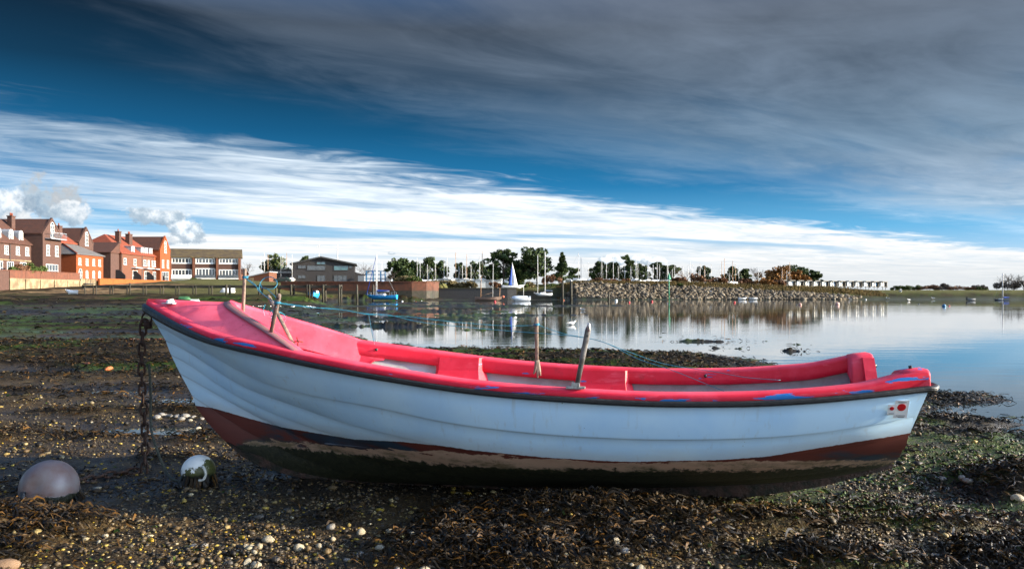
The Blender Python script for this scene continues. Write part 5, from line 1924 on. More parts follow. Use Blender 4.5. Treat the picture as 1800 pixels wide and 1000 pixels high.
    for k in range(3):
        cx = bw_ * (k + .5)
        window(t, (cx, 0, top - 1.75), R1, S, bw_ - .9, 1.45, 6, 1, t=.24)
        window(t, (cx, 0, top - 5.15), R1, S, bw_ - .9, 1.9 if k != 1 else 2.2, 6, 1, t=.22)
        MB().box(cx - bw_ / 2 + .35, cx + bw_ / 2 - .35, -.9, -.01, top - 5.75, top - 5.55).build("balcony_slab", M_WHITE, t)
        mb = MB()
        mb.box(cx - bw_ / 2 + .4, cx + bw_ / 2 - .4, -.88, -.84, top - 5.5, top - 4.7)
        mb.build("balcony_front", M_GLASS if k else M_WHITE, t)
        MB().box(cx - bw_ / 2 + .5, cx + bw_ / 2 - .5, -.06, .02, .05, 2.3).build("garage_door", M_GREY if k else M_WHITE, t)
    for k in range(4):
        MB().box(bw_ * k - .22 + (.22 if k == 0 else 0) - (.22 if k == 3 else 0), bw_ * k + .22 + (.22 if k == 0 else 0) - (.22 if k == 3 else 0), -.7, -.02, 0, top - .3).build("pier", M_BRICKM, t)
    # --- black timber clubhouse with a low gable
    Yc = 225.0
    a, b_ = P(513, 496, Yc), P(618, 496, Yc)
    G = 3.6
    t = thing("clubhouse", "black timber clubhouse with a low gable and large blue windows behind the quay", "building", (a.x, Yc, G), R_(10))
    w = (b_.x - a.x) * 1.03
    el = CAMH + (HZ - 465) / F * Yc - G
    pk = CAMH + (HZ - 453) / F * Yc - G
    mb = MB()
    mb.prism([(0, 0), (w, 0), (w, el), (w * .46, pk), (0, el)], (0, 0, 0), (1, 0, 0), UP, (0, 14, 0))
    mb.build("wall", M_DARKT, t)
    mb = MB()
    mb.prism([(-.5, el - .12), (w * .46, pk), (w + .6, el - .14), (w + .6, el + .28), (w * .46, pk + .42), (-.5, el + .3)], (0, -.9, .02), (1, 0, 0), UP, (0, 15.4, 0))
    mb.build("roof", M_BLACK, t)
    zx = lambda z: (z - 1045) / 4.5 / F * Yc
    zz = lambda z: CAMH + (HZ - (400 + z / 4.5)) / F * Yc - G
    for (x0_, x1_, y0_, y1_, nx, pm) in ((1235, 1305, 268, 292, 2, M_GLASST), (1160, 1305, 298, 338, 2, M_GLASS), (1368, 1485, 298, 338, 2, M_GLASST), (1090, 1155, 298, 325, 2, M_GLASS), (1238, 1305, 375, 428, 2, M_GLASS), (1368, 1475, 375, 428, 3, M_GLASS), (1090, 1155, 375, 402, 2, M_GLASS), (1485, 1515, 300, 320, 1, M_GLASS)):
        window(t, ((zx(x0_) + zx(x1_)) / 2, 0, zz(y1_)), R1, S, zx(x1_) - zx(x0_), zz(y0_) - zz(y1_), nx, 1, frame=M_BLACK, pane=pm, t=.12)
    a2 = zx(865)
    MB().box(a2, -.05, 2, 10, 0, zz(338)).build("flat_wing", M_DARKT, t)
    MB().box(a2 - .3, -.1, 1.7, 10.2, zz(338), zz(332)).build("wing_roof", M_BLACK, t)
    window(t, (a2 * .5, 2, zz(362)), R1, S, -a2 * .9, zz(342) - zz(362), 5, 1, frame=M_BLACK)
    mb = MB()
    x1_ = zx(1615)
    mb.prism([(w + .03, 0), (x1_, 0), (x1_, zz(372)), (w + .03, zz(348))], (0, 1, 0), (1, 0, 0), UP, (0, 8, 0))
    mb.build("right_wing", M_DARKT, t)
    window(t, ((zx(1570) + zx(1610)) / 2, 1, zz(415)), R1, S, zx(1608) - zx(1572), zz(385) - zz(415), 1, 1, frame=M_BLACK, pane=M_GLASS)
    # --- low orange roofed sheds between flats and clubhouse
    a = P(434, 496, 215)
    t = thing("low_shed", "low brown brick shed with a sloping grey roof left of the black clubhouse", "building", (a.x, 215, 3.5))
    W2 = (473 - 434) / F * 215
    mb = MB()
    mb.prism([(0, 0), (W2, 0), (W2, 3.4), (0, 2.0)], (0, 0, 0), (1, 0, 0), UP, (0, 7, 0))
    mb.build("wall", M_BRICKM, t)
    mb = MB()
    mb.prism([(-.2, 1.95), (W2 + .2, 3.42), (W2 + .2, 3.65), (-.2, 2.2)], (0, -.3, 0), (1, 0, 0), UP, (0, 7.6, 0))
    mb.build("roof", M_GREY, t)
    MB().box(W2 * .05, W2 * .3, -.05, .02, .1, 1.9).build("door", M_STONEW, t)
    a = P(410, 496, 222)
    t = thing("low_shed", "plain brown brick outbuilding with a low tiled roof beside the flats", "building", (a.x, 222, 3.4))
    W2 = (424 - 410) / F * 222
    MB().box(0, W2, 0, 6, 0, 3.2).build("wall", M_BRICKM, t)
    mb = MB()
    gable_roof(mb, (0, 3, 3.2), (W2, 3, 3.2), 3, 1.3, .2)
    mb.build("roof", M_TILEB, t)
    window(t, (W2 / 2, 0, 1.0), R1, S, 1.0, 1.1, 2, 1)


build_houses()


# ------------------------------------------------------------------ walls, jetty, piles, bank
def build_shore():
    # garden wall, left: pale stone below, brick above, in bays with piers
    def wall(label, x, ya, yb, zb, zs, zt, ms, mt, bays, cap):
        t = thing("sea_wall", label, "wall", (x, ya, zb))
        L_ = yb - ya
        n = bays
        for i in range(n):
            a, b_ = L_ * i / n, L_ * (i + 1) / n - .04
            MB().box(-.5, random.uniform(-.04, .05), a, b_, -.6, zs - zb).build("stone_bay", ms, t)
            MB().box(-.4, -.06, a, b_, zs - zb + .002, zt - zb).build("brick_bay", mt, t)
            MB().box(-.5, .16, b_ - .2, b_ + .2, -.6, zs - zb - .15).build("pier", ms, t)
        MB().box(-.47, .02, 0, L_, zt - zb + .002, zt - zb + .1).build("coping", cap, t)
        return t
    wall("pale stone sea wall topped with red brick below the brown terrace", -78.9, 126.3, 146.8, 2.0, 3.75, 4.95, M_STONEW, M_BWALL, 5, M_BWALL)
    wall("bright orange garden wall on a pale base behind the jetty", -78.2, 152.5, 193.5, 2.1, 2.9, 4.1, M_STONEW, M_RENDER, 8, M_RENDER)
    t = thing("sea_wall", "short pale stone wall under the orange cottage", "wall", (-78.9, 147.0, 2.0))
    MB().box(-.5, 0, 0, 5.4, -.6, 1.9).build("stone_bay", M_STONEW, t)
    MB().box(-.55, .1, 0, 5.4, 1.902, 2.0).build("coping", M_STONEW, t)
    t = thing("garden_wall", "dark brown brick garden wall at the left edge beside the stone sea wall", "wall", (-78.9, 118, 2.0))
    MB().box(-.45, 0, 0, 8.0, -.6, 2.9).build("brickwork", M_BRICK, t)
    MB().box(-.5, .08, 0, 8.0, 2.902, 3.02).build("coping", M_BWALL, t)
    # dark timber garden screens between the gardens of the terrace
    for i, (y, lab) in enumerate(((163.5, "dark sloping garden screen nearest the orange cottage"), (170.5, "dark sloping garden screen below the first white dormers"), (176.5, "dark sloping garden screen in the middle of the terrace gardens"), (182.0, "dark sloping garden screen next to the end gable"))):
        mb = MB()
        mb.prism([(0, 0), (-3.4, 0), (-3.4, 2.0), (-1.2, 2.0), (0, .9)], (-78.7, y, 4.1), (1, 0, 0), UP, (0, .12, 0))
        tag(mb.build("garden_screen", M_DARKT), lab, "fence", "garden screens along the terrace")
    # quay walls
    def quay(label, pts, zb, zt, mat, capm, dark=None):
        t = thing("quay_wall", label, "wall", (pts[0][0], pts[0][1], zb))
        p0 = Vector((pts[0][0], pts[0][1], 0))
        for i in range(len(pts) - 1):
            a, b_ = Vector((*pts[i], 0)) - p0, Vector((*pts[i + 1], 0)) - p0
            d = (b_ - a)
            L_ = d.length
            d.normalize()
            n = Vector((d.y, -d.x, 0))
            c = (a + b_) / 2 - n * .4
            mb = MB()
            mb.obox(c + UP * ((zt - zb) / 2 - .3), d, n, UP, L_ - .02, .8, zt - zb + .6)
            mb.build("wall_length", mat, t)
            MB().obox(c + UP * (zt - zb + .12) + n * .04, d, n, UP, L_ - .02, .95, .22).build("coping", capm, t)
            if dark:
                MB().obox(c + UP * (dark / 2 - .3) + n * .03, d, n, UP, L_ - .01, .8, dark + .6).build("weed_line", M_PILE, t)
        return t
    quay("long red brick quay wall with a dark weedy foot below the clubhouse", [(-49.5, 172), (-47.5, 165.2), (-40, 164.8), (-28, 164.4), (-20.5, 164.2), (-17.6, 165.0), (-16.2, 167.0), (-16.0, 176)], .6, 3.55, M_QUAY, M_QUAY, 1.25)
    quay("low black sheet pile wall right of the brick quay", [(-15.9, 175.2), (-8, 175.2), (-1, 175.2), (1.0, 175.6)], -.3, 2.25, M_BLACK, M_PILE)
    quay("short black timber wall behind the covered white boat", [(1.2, 176.2), (8.5, 175.6)], -.4, 1.6, M_PILE, M_PILE)
    # jetty with pairs of piles
    Yj = 112.0
    xa, xb = P(148, 500, Yj).x, P(600, 500, Yj).x
    zd = CAMH + 12.5 / F * Yj
    t = thing("jetty", "long low dark timber jetty crossing the mud in front of the houses", "jetty", (xa, Yj, 0))
    Lj = xb - xa
    MB().box(0, Lj, -.7, .7, zd - .12, zd).build("deck", M_PILE, t)
    for y in (-.62, .62):
        MB().box(0, Lj, y - .09, y + .09, zd - .38, zd - .125).build("beam", M_PILE, t)
    for px in (154, 169, 174, 198, 203, 228, 233, 256, 261, 286, 291, 313, 318, 343, 348, 371, 376):
        x = P(px, 500, Yj).x - xa
        mb = MB()
        mb.tube([(x, -.75, gh(x + xa, Yj) - .5), (x, -.75, zd + (.35 if px in (233,) else -.1))], .085, 7)
        mb.build("pile", M_PILE, t, True)
    for px in (401, 458, 488, 514, 542, 546, 570, 598):
        x = P(px, 500, Yj).x - xa
        for dy in (-.7, .7):
            mb = MB()
            mb.tube([(x, dy, gh(x + xa, Yj) - .5), (x, dy, zd + .1)], .16 if px in (401, 514, 570) else .12, 7)
            mb.build("pile", M_PILE, t, True)
    # free standing piles
    for px, yt, yb, Y, lab in ((627.5, 502, 522, 150, "lone dark pile left of the blue yacht"), (656, 502, 521, 155, "lone dark pile just behind the mast of the blue yacht"), (989, 495, 522, 150, "weedy pile nearest the white ketch's stern"), (1004, 494, 522, 150, "tall pale headed pile at the left end of the stone bank"), (1070, 515, 523, 160, "short stump of a pile in front of the stone bank")):
        c = P(px, yt, Y)
        z0 = gh(c.x, Y) - .6
        o = thing("mooring_pile", lab, "pile", (c.x, Y, z0))
        mb = MB()
        mb.tube([(0, 0, 0), (0, 0, c.z - z0)], [.24, .2], 8)
        mb.build("post", M_PILE, o, True)
        mb = MB()
        mb.tube([(0, 0, c.z - z0 + .002), (0, 0, c.z - z0 + .25)], [.22, .05], 8)
        mb.build("post_cap", M_WHITE if px == 1004 else M_PILE, o, True)
    # green marker pole at the bank
    c = P(1176, 490, 170)
    o = thing("channel_marker", "slim green channel marker pole in front of the stone bank", "marker", (c.x, 170, -.5))
    mg = pmat("marker_green", (.02, .22, .12), (.03, .28, .16), 5, .5)
    mb = MB()
    mb.tube([(0, 0, 0), (0, 0, c.z + .4)], .09, 6)
    mb.build("post", mg, o, True)
    mb = MB()
    mb.tube([(0, 0, c.z + .402), (0, 0, c.z + 1.7)], [.45, .03], 8)
    mb.build("topmark", mg, o)
    # rock armour of the bank
    g = np.random.default_rng(4)
    t = thing("stone_bank", "sloping bank of pale rough boulders on the far shore", "bank", (12, 171, 0))
    n = 6500
    x = g.uniform(11, 77, n) + g.normal(0, .3, n)
    s = g.uniform(0, 1, n) ** 1.05
    y = 171.6 + 7.4 * s + .2 * np.sin(x * .5)
    keep = (y < 179.4) & (y > np.interp(x, [11, 14, 70, 77], [175, 171.5, 172.0, 176.5])) & (y < np.interp(x, [11, 16, 62, 77], [176.5, 179.5, 179.3, 177.2]))
    x, y, s = x[keep], y[keep], s[keep]
    z = height(x, y, False)
    n = len(x)
    rad = np.clip(g.lognormal(math.log(.24), .4, n), .12, .62)
    sc = np.stack([rad * g.uniform(.8, 1.4, n), rad * g.uniform(.7, 1.1, n), rad * g.uniform(.6, 1.0, n)], -1)
    v = ICO_V[None] * (1 + g.uniform(-.25, .25, (n, 12, 1))) * sc[:, None]
    a = g.uniform(0, 6.28, n)
    c_, s_ = np.cos(a)[:, None], np.sin(a)[:, None]
    vs = np.stack([v[..., 0] * c_ - v[..., 1] * s_ + (x - 12)[:, None], v[..., 0] * s_ + v[..., 1] * c_ + (y - 171)[:, None], v[..., 2] + z[:, None] + .12], -1).reshape(-1, 3)
    f = (ICO_F[None] + (np.arange(n) * 12)[:, None, None]).reshape(-1, 3)
    mr = island_ramp_mat("rock_armour", [(0, (.06, .05, .038)), (.35, (.17, .135, .095)), (.7, (.29, .235, .165)), (1, (.42, .36, .27))], .8, 0, 3)
    tag(np_mesh("boulders", vs, f, mr, False, None, t), kind='stuff')
    # dry grass on the crest
    n = 9000
    x = g.uniform(10, 84, n)
    y = np.interp(x, [10, 16, 62, 84], [177, 179.4, 179.2, 180]) + g.uniform(-.7, 4, n)
    z = height(x, y, False)
    hgt = g.uniform(.25, .75, n)
    dx = g.normal(0, .15, n)
    wdt = g.uniform(.05, .12, n)
    vs = np.zeros((n, 3, 3))
    vs[:, 0] = np.stack([x - wdt, y, z - .05], -1)
    vs[:, 1] = np.stack([x + wdt, y + g.normal(0, .05, n), z - .05], -1)
    vs[:, 2] = np.stack([x + dx, y, z + hgt], -1)
    mgx = island_ramp_mat("dry_grass", [(0, (.10, .08, .03)), (.5, (.22, .15, .06)), (.85, (.30, .20, .08)), (1, (.12, .14, .04))], .9, 0, 3)
    tag(np_mesh("dry_grass", vs.reshape(-1, 3), np.arange(n * 3).reshape(-1, 3), mgx, False), "dry tawny grass along the crest of the far bank", "grass", kind='stuff')


build_shore()


def build_huts():
    Y = 195.0
    n = 13
    px = np.linspace(1371.5, 1563, n + 1)
    for i in range(n):
        a = P(px[i], 500, Y + .6 * i)
        w = (px[i + 1] - px[i]) / F * (Y + .6 * i)
        zb, zt = CAMH + (HZ - 502.3 - .15 * i * .3) / F * Y, CAMH + (HZ - 492.2 - .12 * i) / F * Y
        place = ["at the left end of the row", "second from the left end", "third from the left end", "fourth from the left end", "fifth from the left end", "sixth from the left end", "in the middle of the row", "sixth from the right end", "fifth from the right end", "fourth from the right end", "third from the right end", "second from the right end", "at the right end of the row"][i]
        o = thing("beach_hut", "white beach hut with a flat dark roof, " + place, "beach hut", (a.x, Y + .6 * i, zb), R_(32), "white beach huts on the far shore")
        h = zt - zb
        MB().box(.06, w - .06, 0, 2.4, 0, h - .18).build("wall", M_WHITE, o)
        MB().box(-.02, w + .0, -.5, 2.6, h - .178, h).build("roof", M_BLACK, o)
        MB().box(w * .08, w * .60, -.04, .0, .05, h - .3).build("front_panel", M_WHITE, o)
        MB().box(w * .66, w * .86, -.03, .02, .02, h - .35).build("door", [M_GREY, M_STEELB, M_DARKT, M_GREY, M_LEAD][i % 5], o)
        MB().box(w * .89, w + .0, -.45, -.0, -.35, h - .18).build("side_screen", M_BLACK, o)
        for x in (.08, w * .63):
            mb = MB()
            mb.tube([(x, -.42, -.9), (x, -.42, h - .18)], .06, 5)
            mb.build("post", M_BLACK, o)
        MB().box(0, w - .03, -.45, -.05, -.18, -.02).build("deck", M_PILE, o)


build_huts()


# ------------------------------------------------------------------ trees and shrubs
def leaf_mat(name, c0, c1, c2):
    m, nt, b, tc = new_mat(name)
    g = nt.new('ShaderNodeNewGeometry')
    r = g.outputs['Random Per Island']
    n = nt.noise(tc.outputs['Object'], .6, 4, .6)
    col = nt.ramp(nt.math('ADD', nt.math('MULTIPLY', r, .6), nt.math('MULTIPLY', n, .5)), [(.1, c0), (.5, c1), (.95, c2)])
    nt.put(b.inputs['Base Color'], col)
    b.inputs['Roughness'].default_value = .7
    b.inputs['Specular IOR Level'].default_value = .25
    return m


M_PINE = leaf_mat("pine_needles", (.012, .024, .008), (.03, .052, .014), (.07, .10, .026))
M_CEDAR = leaf_mat("light_conifer_needles", (.02, .03, .009), (.05, .07, .02), (.10, .12, .035))
M_BROWNL = leaf_mat("russet_twigs", (.06, .028, .015), (.13, .06, .03), (.2, .10, .045))
M_ORANGEL = leaf_mat("orange_willow_twigs", (.10, .045, .012), (.2, .09, .022), (.28, .14, .04))
M_SCRUB = leaf_mat("tan_scrub", (.06, .05, .02), (.14, .11, .05), (.22, .18, .09))
M_GREENB = leaf_mat("green_shrub_leaves", (.02, .035, .008), (.05, .075, .015), (.10, .13, .03))
M_GREYT = leaf_mat("grey_brown_twigs", (.04, .032, .027), (.075, .06, .05), (.12, .10, .085))
M_BARK = pmat("bark", (.07, .05, .04), (.04, .03, .025), 3, .9, bump=.03)


def leaves(clumps, per, size, seed, thin=1.0):
    """clumps: list of (centre, rx, ry, rz); returns a mesh of small leaf-sprays filling them"""
    g = np.random.default_rng(seed)
    V, n = [], 0
    for (c, rx, ry, rz) in clumps:
        d = g.normal(0, 1, (per, 3))
        d /= np.linalg.norm(d, axis=1, keepdims=True) + 1e-6
        p = np.array(c) + d * (g.uniform(.35, 1, (per, 1)) ** .5) * np.array([rx, ry, rz])
        a = g.normal(0, 1, (per, 3))
        a /= np.linalg.norm(a, axis=1, keepdims=True)
        b = np.cross(a, g.normal(0, 1, (per, 3)))
        b /= np.linalg.norm(b, axis=1, keepdims=True) + 1e-6
        s = size * g.uniform(.6, 1.4, (per, 1))
        q = np.stack([p - a * s, p - b * s * .45 * thin, p + a * s, p + b * s * .45 * thin], 1)
        V.append(q.reshape(-1, 3))
        n += per
    return np.concatenate(V), np.arange(n * 4).reshape(-1, 4)


def branchy(mb, p, d, L, r, depth, g, spread=.6, nmin=2):
    q = p + d * L
    mb.tube([p, (p + q) / 2 + Vector(g.normal(0, .04 * L, 3)), q], [r, r * .8, r * .62], 4 if depth < 3 else 5, caps=False)
    if depth == 0:
        return
    for k in range(nmin + (g.uniform() > .4)):
        nd = (d + Vector(g.normal(0, spread, 3)) + Vector((0, 0, .12))).normalized()
        branchy(mb, p + d * L * g.uniform(.55, 1.0), nd, L * g.uniform(.55, .8), r * .58, depth - 1, g, spread, nmin)


def tree(name, label, px, yt, yb, wpx, Y, kind, seed, group=None, mat=None):
    """px: middle of the crown, yt: top, yb: foot, wpx: crown width (in the photograph), Y: distance"""
    g = np.random.default_rng(seed)
    a = P(px, yb, Y)
    G = gh(a.x, Y)
    top = CAMH + (HZ - yt) / F * Y - G
    w = wpx / F * Y * (1.5 if kind == 'dense' else 1.12)
    o = thing(name, label, "tree" if kind not in ("bush", "scrub") else "shrub", (a.x, Y, G), 0, group)
    H = top
    cl = []
    if kind in ("umbrella", "dense"):
        u_ = kind == "umbrella"
        nl = int(g.integers(7, 10)) + int(w / 4)
        for l in range(nl):
            t = (l + g.uniform(.1, .9)) / nl
            ang = g.uniform(0, 6.28)
            if u_:
                zc_ = H * (.22 + .64 * t)
                R0 = w * .33 * math.sin(math.pi * min(1, .25 + .68 * t)) ** .5 * g.uniform(.55, 1.1)
            else:
                zc_ = H * (.10 + .76 * t)
                R0 = w * .30 * (1 - .6 * t ** 1.5) * g.uniform(.5, 1.15)
            cx, cy = R0 * math.cos(ang), R0 * math.sin(ang)
            lr = w * g.uniform(.17, .28)
            for k in range(7):
                d = g.normal(0, 1, 3)
                d /= np.linalg.norm(d)
                q = g.uniform(.4, 1.05)
                cl.append(((cx + d[0] * lr * q, cy + d[1] * lr * q, min(H * .98, zc_ + d[2] * lr * q * .62)), lr * .42 * g.uniform(.6, 1.3), lr * .42, lr * .30 * g.uniform(.7, 1.3)))
        per, sz, m = 70, .36, mat or M_PINE
    elif kind == "cone":
        for k in range(26):
            t = k / 25
            for j in range(2):
                ang = g.uniform(0, 6.28)
                rr = w * .42 * (1 - t) ** .8 * g.uniform(.4, 1)
                cl.append(((rr * math.cos(ang), rr * math.sin(ang), H * (.14 + .84 * t)), w * .24 * (1.05 - t * .8), w * .24 * (1.05 - t * .8), H * .045))
        per, sz, m = 70, .3, mat or M_PINE
    elif kind in ("bush", "scrub"):
        for k in range(int(9 + w * 1.3)):
            t = g.uniform(-1, 1)
            cl.append(((w * .42 * t, g.uniform(-1, 1) * w * .22, H * (.25 + .5 * g.uniform(0, 1) * (1 - .6 * t * t))), w * .13, w * .12, H * .22))
        per, sz, m = 90, .22 if kind == "bush" else .26, mat or M_GREENB
    trunk = MB()
    if kind == "bare":
        m = mat or M_GREYT
        r0 = H * .022
        branchy(trunk, Vector((0, 0, -.2)), Vector((g.normal(0, .05), 0, 1)).normalized(), H * .30, r0, 2, g, .35)
        trunk.build("trunk", M_BARK, o, True)
        cr = MB()
        for k in range(7):
            ang = g.uniform(0, 6.28)
            d = Vector((math.cos(ang) * .55 * w / H * 1.2, math.sin(ang) * .55 * w / H * 1.2, 1)).normalized()
            branchy(cr, Vector((0, 0, H * g.uniform(.2, .4))), d, H * .27, r0 * .5, 4, g, .45)
        cro = cr.build("crown", M_BARK if mat is None else mat, o, False, False)
        # scale the twig crown to the height and width seen
        zz = [v.co.z for v in cro.data.vertices]
        xx = [v.co.x for v in cro.data.vertices]
        kz, kx = (H) / max(zz), w / (max(xx) - min(xx))
        for v in cro.data.vertices:
            v.co.x *= kx
            v.co.y *= kx
            v.co.z *= kz
        return o
    if kind in ("bush", "scrub"):
        for k in range(5):
            trunk.tube([(g.normal(0, w * .05), 0, -.1), (g.normal(0, w * .2), g.normal(0, w * .1), H * .5)], [.05, .02], 5)
        trunk.build("stems", M_BARK, o, True)
    else:
        r0 = max(.14, H * .022)
        trunk.tube([(0, 0, -.3), (g.normal(0, .12), 0, H * .35), (g.normal(0, .2), 0, H * .75)], [r0, r0 * .8, r0 * .35], 7)
        for c in cl[::3]:
            trunk.tube([(0, 0, H * .38 if kind != "cone" else c[0][2] - .2), Vector(c[0])], [r0 * .4, .03], 4)
        trunk.build("trunk", M_BARK, o, True)
    V, f = leaves(cl, per, sz, seed + 100)
    np_mesh("crown", V, f, m, False, None, o)
    return o


def build_trees():
    T = tree
    T("pine_tree", "bushy light green pine rising behind the low sheds", 483, 448, 478, 42, 240, "dense", 1, mat=M_CEDAR)
    T("pine_tree", "ragged small pine sticking up just left of the clubhouse gable", 536, 446, 480, 32, 255, "umbrella", 2, mat=M_CEDAR)
    T("bare_tree", "leafless grey tree right of the black clubhouse", 637, 459, 494, 38, 235, "bare", 3)
    T("bare_tree", "leafless brown tree in the gap right of the flats", 433, 460, 490, 26, 250, "bare", 4)
    T("bare_tree", "small leafless brown tree on the brick quay", 687, 475, 496, 22, 190, "bare", 5)
    T("pine_tree", "dark wind-shaped pine at the left end of the boatyard trees", 703, 453, 494, 54, 205, "umbrella", 6)
    T("pine_tree", "dark pine whose crown touches the left boatyard pine", 728, 456, 496, 26, 207, "dense", 7)
    T("evergreen_tree", "dense dark evergreen behind the first cluster of masts", 751, 454, 496, 34, 225, "dense", 8)
    T("evergreen_tree", "dense dark evergreen behind the second cluster of masts", 776, 455, 498, 28, 228, "dense", 9)
    T("evergreen_tree", "narrow dark evergreen between mast clusters left of the big pines", 808, 459, 500, 22, 230, "dense", 10)
    T("evergreen_tree", "dark evergreen close to the left side of the big pines", 835, 461, 500, 38, 226, "dense", 11)
    T("evergreen_tree", "low dark evergreen filling in under the big left pine", 858, 466, 502, 30, 220, "dense", 61)
    T("big_pine", "tallest broad pine, left one of the big pair", 885, 433, 502, 60, 205, "umbrella", 12)
    T("big_pine", "broad tall pine, right one of the big pair behind the ketch", 944, 434, 502, 72, 205, "umbrella", 13)
    T("evergreen_tree", "dark undergrowth tree below the big pair of pines", 912, 462, 504, 46, 212, "dense", 14)
    T("conifer_tree", "pointed conifer just right of the big pines", 988, 445, 500, 30, 205, "cone", 15)
    T("pine_tree", "small flat topped pine at the left end of the stone bank", 1008, 466, 496, 20, 230, "umbrella", 16)
    T("bare_shrub", "russet brown bush beneath the pointed conifer", 972, 478, 504, 34, 198, "bush", 17, mat=M_BROWNL)
    T("green_shrub", "olive green bush below the russet one", 985, 496, 510, 44, 187, "bush", 18, mat=M_GREENB)
    T("evergreen_tree", "dark bushy evergreen first in the group above the stone bank", 1054, 461, 496, 34, 235, "dense", 19)
    T("evergreen_tree", "dark rounded evergreen second in the group above the stone bank", 1082, 460, 496, 32, 236, "dense", 20)
    T("conifer_tree", "tall bushy conifer above the middle of the group", 1102, 447, 496, 28, 233, "dense", 21)
    T("evergreen_tree", "dark evergreen at the right foot of the tall bushy conifer", 1127, 461, 496, 24, 236, "dense", 22)
    T("evergreen_tree", "dark round-topped pine right of centre above the bank", 1157, 457, 496, 30, 238, "dense", 23)
    T("evergreen_tree", "dark spreading pine ending the bank's left tree group", 1180, 463, 496, 30, 236, "umbrella", 24)
    T("bare_tree", "leafless russet thicket tree between the pine groups", 1206, 468, 496, 34, 232, "bare", 25, mat=M_BROWNL)
    T("pine_tree", "dark round pine alone in the middle of the masts", 1239, 466, 496, 30, 245, "umbrella", 26)
    T("pine_tree", "dark pine left one of two close to the orange willow", 1285, 467, 496, 28, 245, "umbrella", 27)
    T("pine_tree", "dark pine right one of two close to the orange willow", 1309, 470, 496, 22, 247, "umbrella", 28)
    T("bare_tree", "pale leafless tree just left of the orange willow", 1331, 469, 496, 30, 240, "bare", 29)
    T("orange_willow", "rounded orange brown willow right of the masts", 1366, 471, 497, 46, 225, "dense", 30, mat=M_ORANGEL)
    T("orange_willow", "lower orange brown willow merging into the right pine", 1398, 477, 497, 34, 224, "dense", 31, mat=M_ORANGEL)
    T("pine_tree", "spreading dark pine above the left beach huts", 1393, 465, 496, 52, 240, "umbrella", 32)
    T("pine_tree", "small dark pine at the right end above the beach huts", 1432, 473, 496, 30, 238, "umbrella", 33)
    for i, (px, yt, w, k, m, lab) in enumerate(((1196, 485, 30, "bush", M_BROWNL, "russet bush on the crest below the leafless thicket"), (1222, 478, 30, "bush", M_BROWNL, "taller russet bush right of the leafless thicket"), (1262, 486, 40, "bush", M_BROWNL, "long low russet bush under the lone round pine"), (1345, 487, 34, "bush", M_ORANGEL, "orange bush at the foot of the willow"), (1062, 487, 40, "bush", M_BROWNL, "brown bush at the left end of the crest"),
                                                (1098, 489, 26, "bush", M_BROWNL, "brown bush under the tall bushy conifer"), (1365, 489, 30, "bush", M_BROWNL, "brown bush left of the first beach hut"), (1196, 497, 10, "bush", M_GREENB, "little green bush among the boulders"), (1310, 488, 30, "bush", M_BROWNL, "russet bush beneath the twin pines"))):
        T("crest_shrub", lab, px, yt, 500, w, 184 + i % 3 if i != 7 else 178.5, k, 40 + i, mat=m)
    for i, (px, yt, yb, w, Y, m, lab) in enumerate(((712, 481, 497, 34, 180, M_SCRUB, "tan scrub bush on the brick quay"), (728, 485, 497, 22, 179, M_GREENB, "green bush on the quay beside the tan scrub"), (768, 494, 507, 50, 182, M_SCRUB, "tan scrub along the top of the black wall's left end"), (800, 492, 507, 34, 183, M_SCRUB, "tan scrub left of the white shed"), (822, 493, 506, 30, 182, M_SCRUB, "tan scrub in front of the white shed"), (905, 495, 508, 40, 184, M_GREENB, "green scrub behind the blue and white sail"), (925, 494, 508, 30, 186, M_SCRUB, "yellowish scrub between the sail and the ketch"),
                                                    (1008, 501, 514, 40, 182, M_SCRUB, "tan scrub at the water's edge by the piles"), (748, 496, 507, 24, 182, M_BROWNL, "brown scrub at the corner of the quay"), (868, 495, 507, 24, 183, M_BROWNL, "brown scrub left of the sail"))):
        T("quay_shrub", lab, px, yt, yb, w, Y, "scrub", 60 + i, mat=m)
    for i, (x, y, z, w, h, m, lab) in enumerate(((-79.8, 128.4, 4.2, 2.6, 1.5, M_GREENB, "yellow green bush behind the stone sea wall, leftmost"), (-79.8, 131.0, 4.2, 3.0, 1.9, M_BROWNL, "brown leaved bush behind the stone sea wall"), (-79.8, 133.8, 4.2, 3.4, 2.3, M_GREENB, "large green bush behind the stone sea wall"), (-79.8, 136.4, 4.2, 2.6, 1.9, M_GREENB, "green bush in front of the gabled house's corner"), (-77.6, 196, 3.5, 1.6, 1.6, M_GREENB, "dark green bush at the end of the orange wall"))):
        g = np.random.default_rng(80 + i)
        o = thing("garden_shrub", lab, "shrub", (x, y, z))
        cl = [((g.normal(0, .3), w * .42 * g.uniform(-1, 1), h * g.uniform(.3, .8)), .5, w * .2, h * .25) for _ in range(12)]
        V, f = leaves(cl, 80, .16, 90 + i)
        np_mesh("foliage", V, f, m, False, None, o)
        mb = MB()
        mb.tube([(0, 0, -.1), (0, .1, h * .6)], [.06, .03], 5)
        mb.build("stem", M_BARK, o, True)
    # low land on the far right
    for i, (px, yt, w, k, m, lab) in enumerate(((1580, 501, 26, "bush", M_GREENB, "first dark bush right of the beach huts"), (1604, 499, 30, "bush", M_GREENB, "dark evergreen bush on the low far shore"), (1632, 500, 36, "bush", M_BROWNL, "russet bush on the low far shore"), (1654, 497, 34, "bush", M_GREYT, "grey brown rounded thicket on the low far shore"), (1686, 501, 44, "bush", M_BROWNL, "long low russet thicket on the far shore"), (1712, 503, 40, "bush", M_GREENB, "low green thicket left of the bare far trees"), (1722, 499, 26, "bush", M_GREYT, "grey twiggy bush next to the bare far trees"))):
        T("shore_thicket", lab, px, yt, 508, w, 262, k, 110 + i, mat=m)
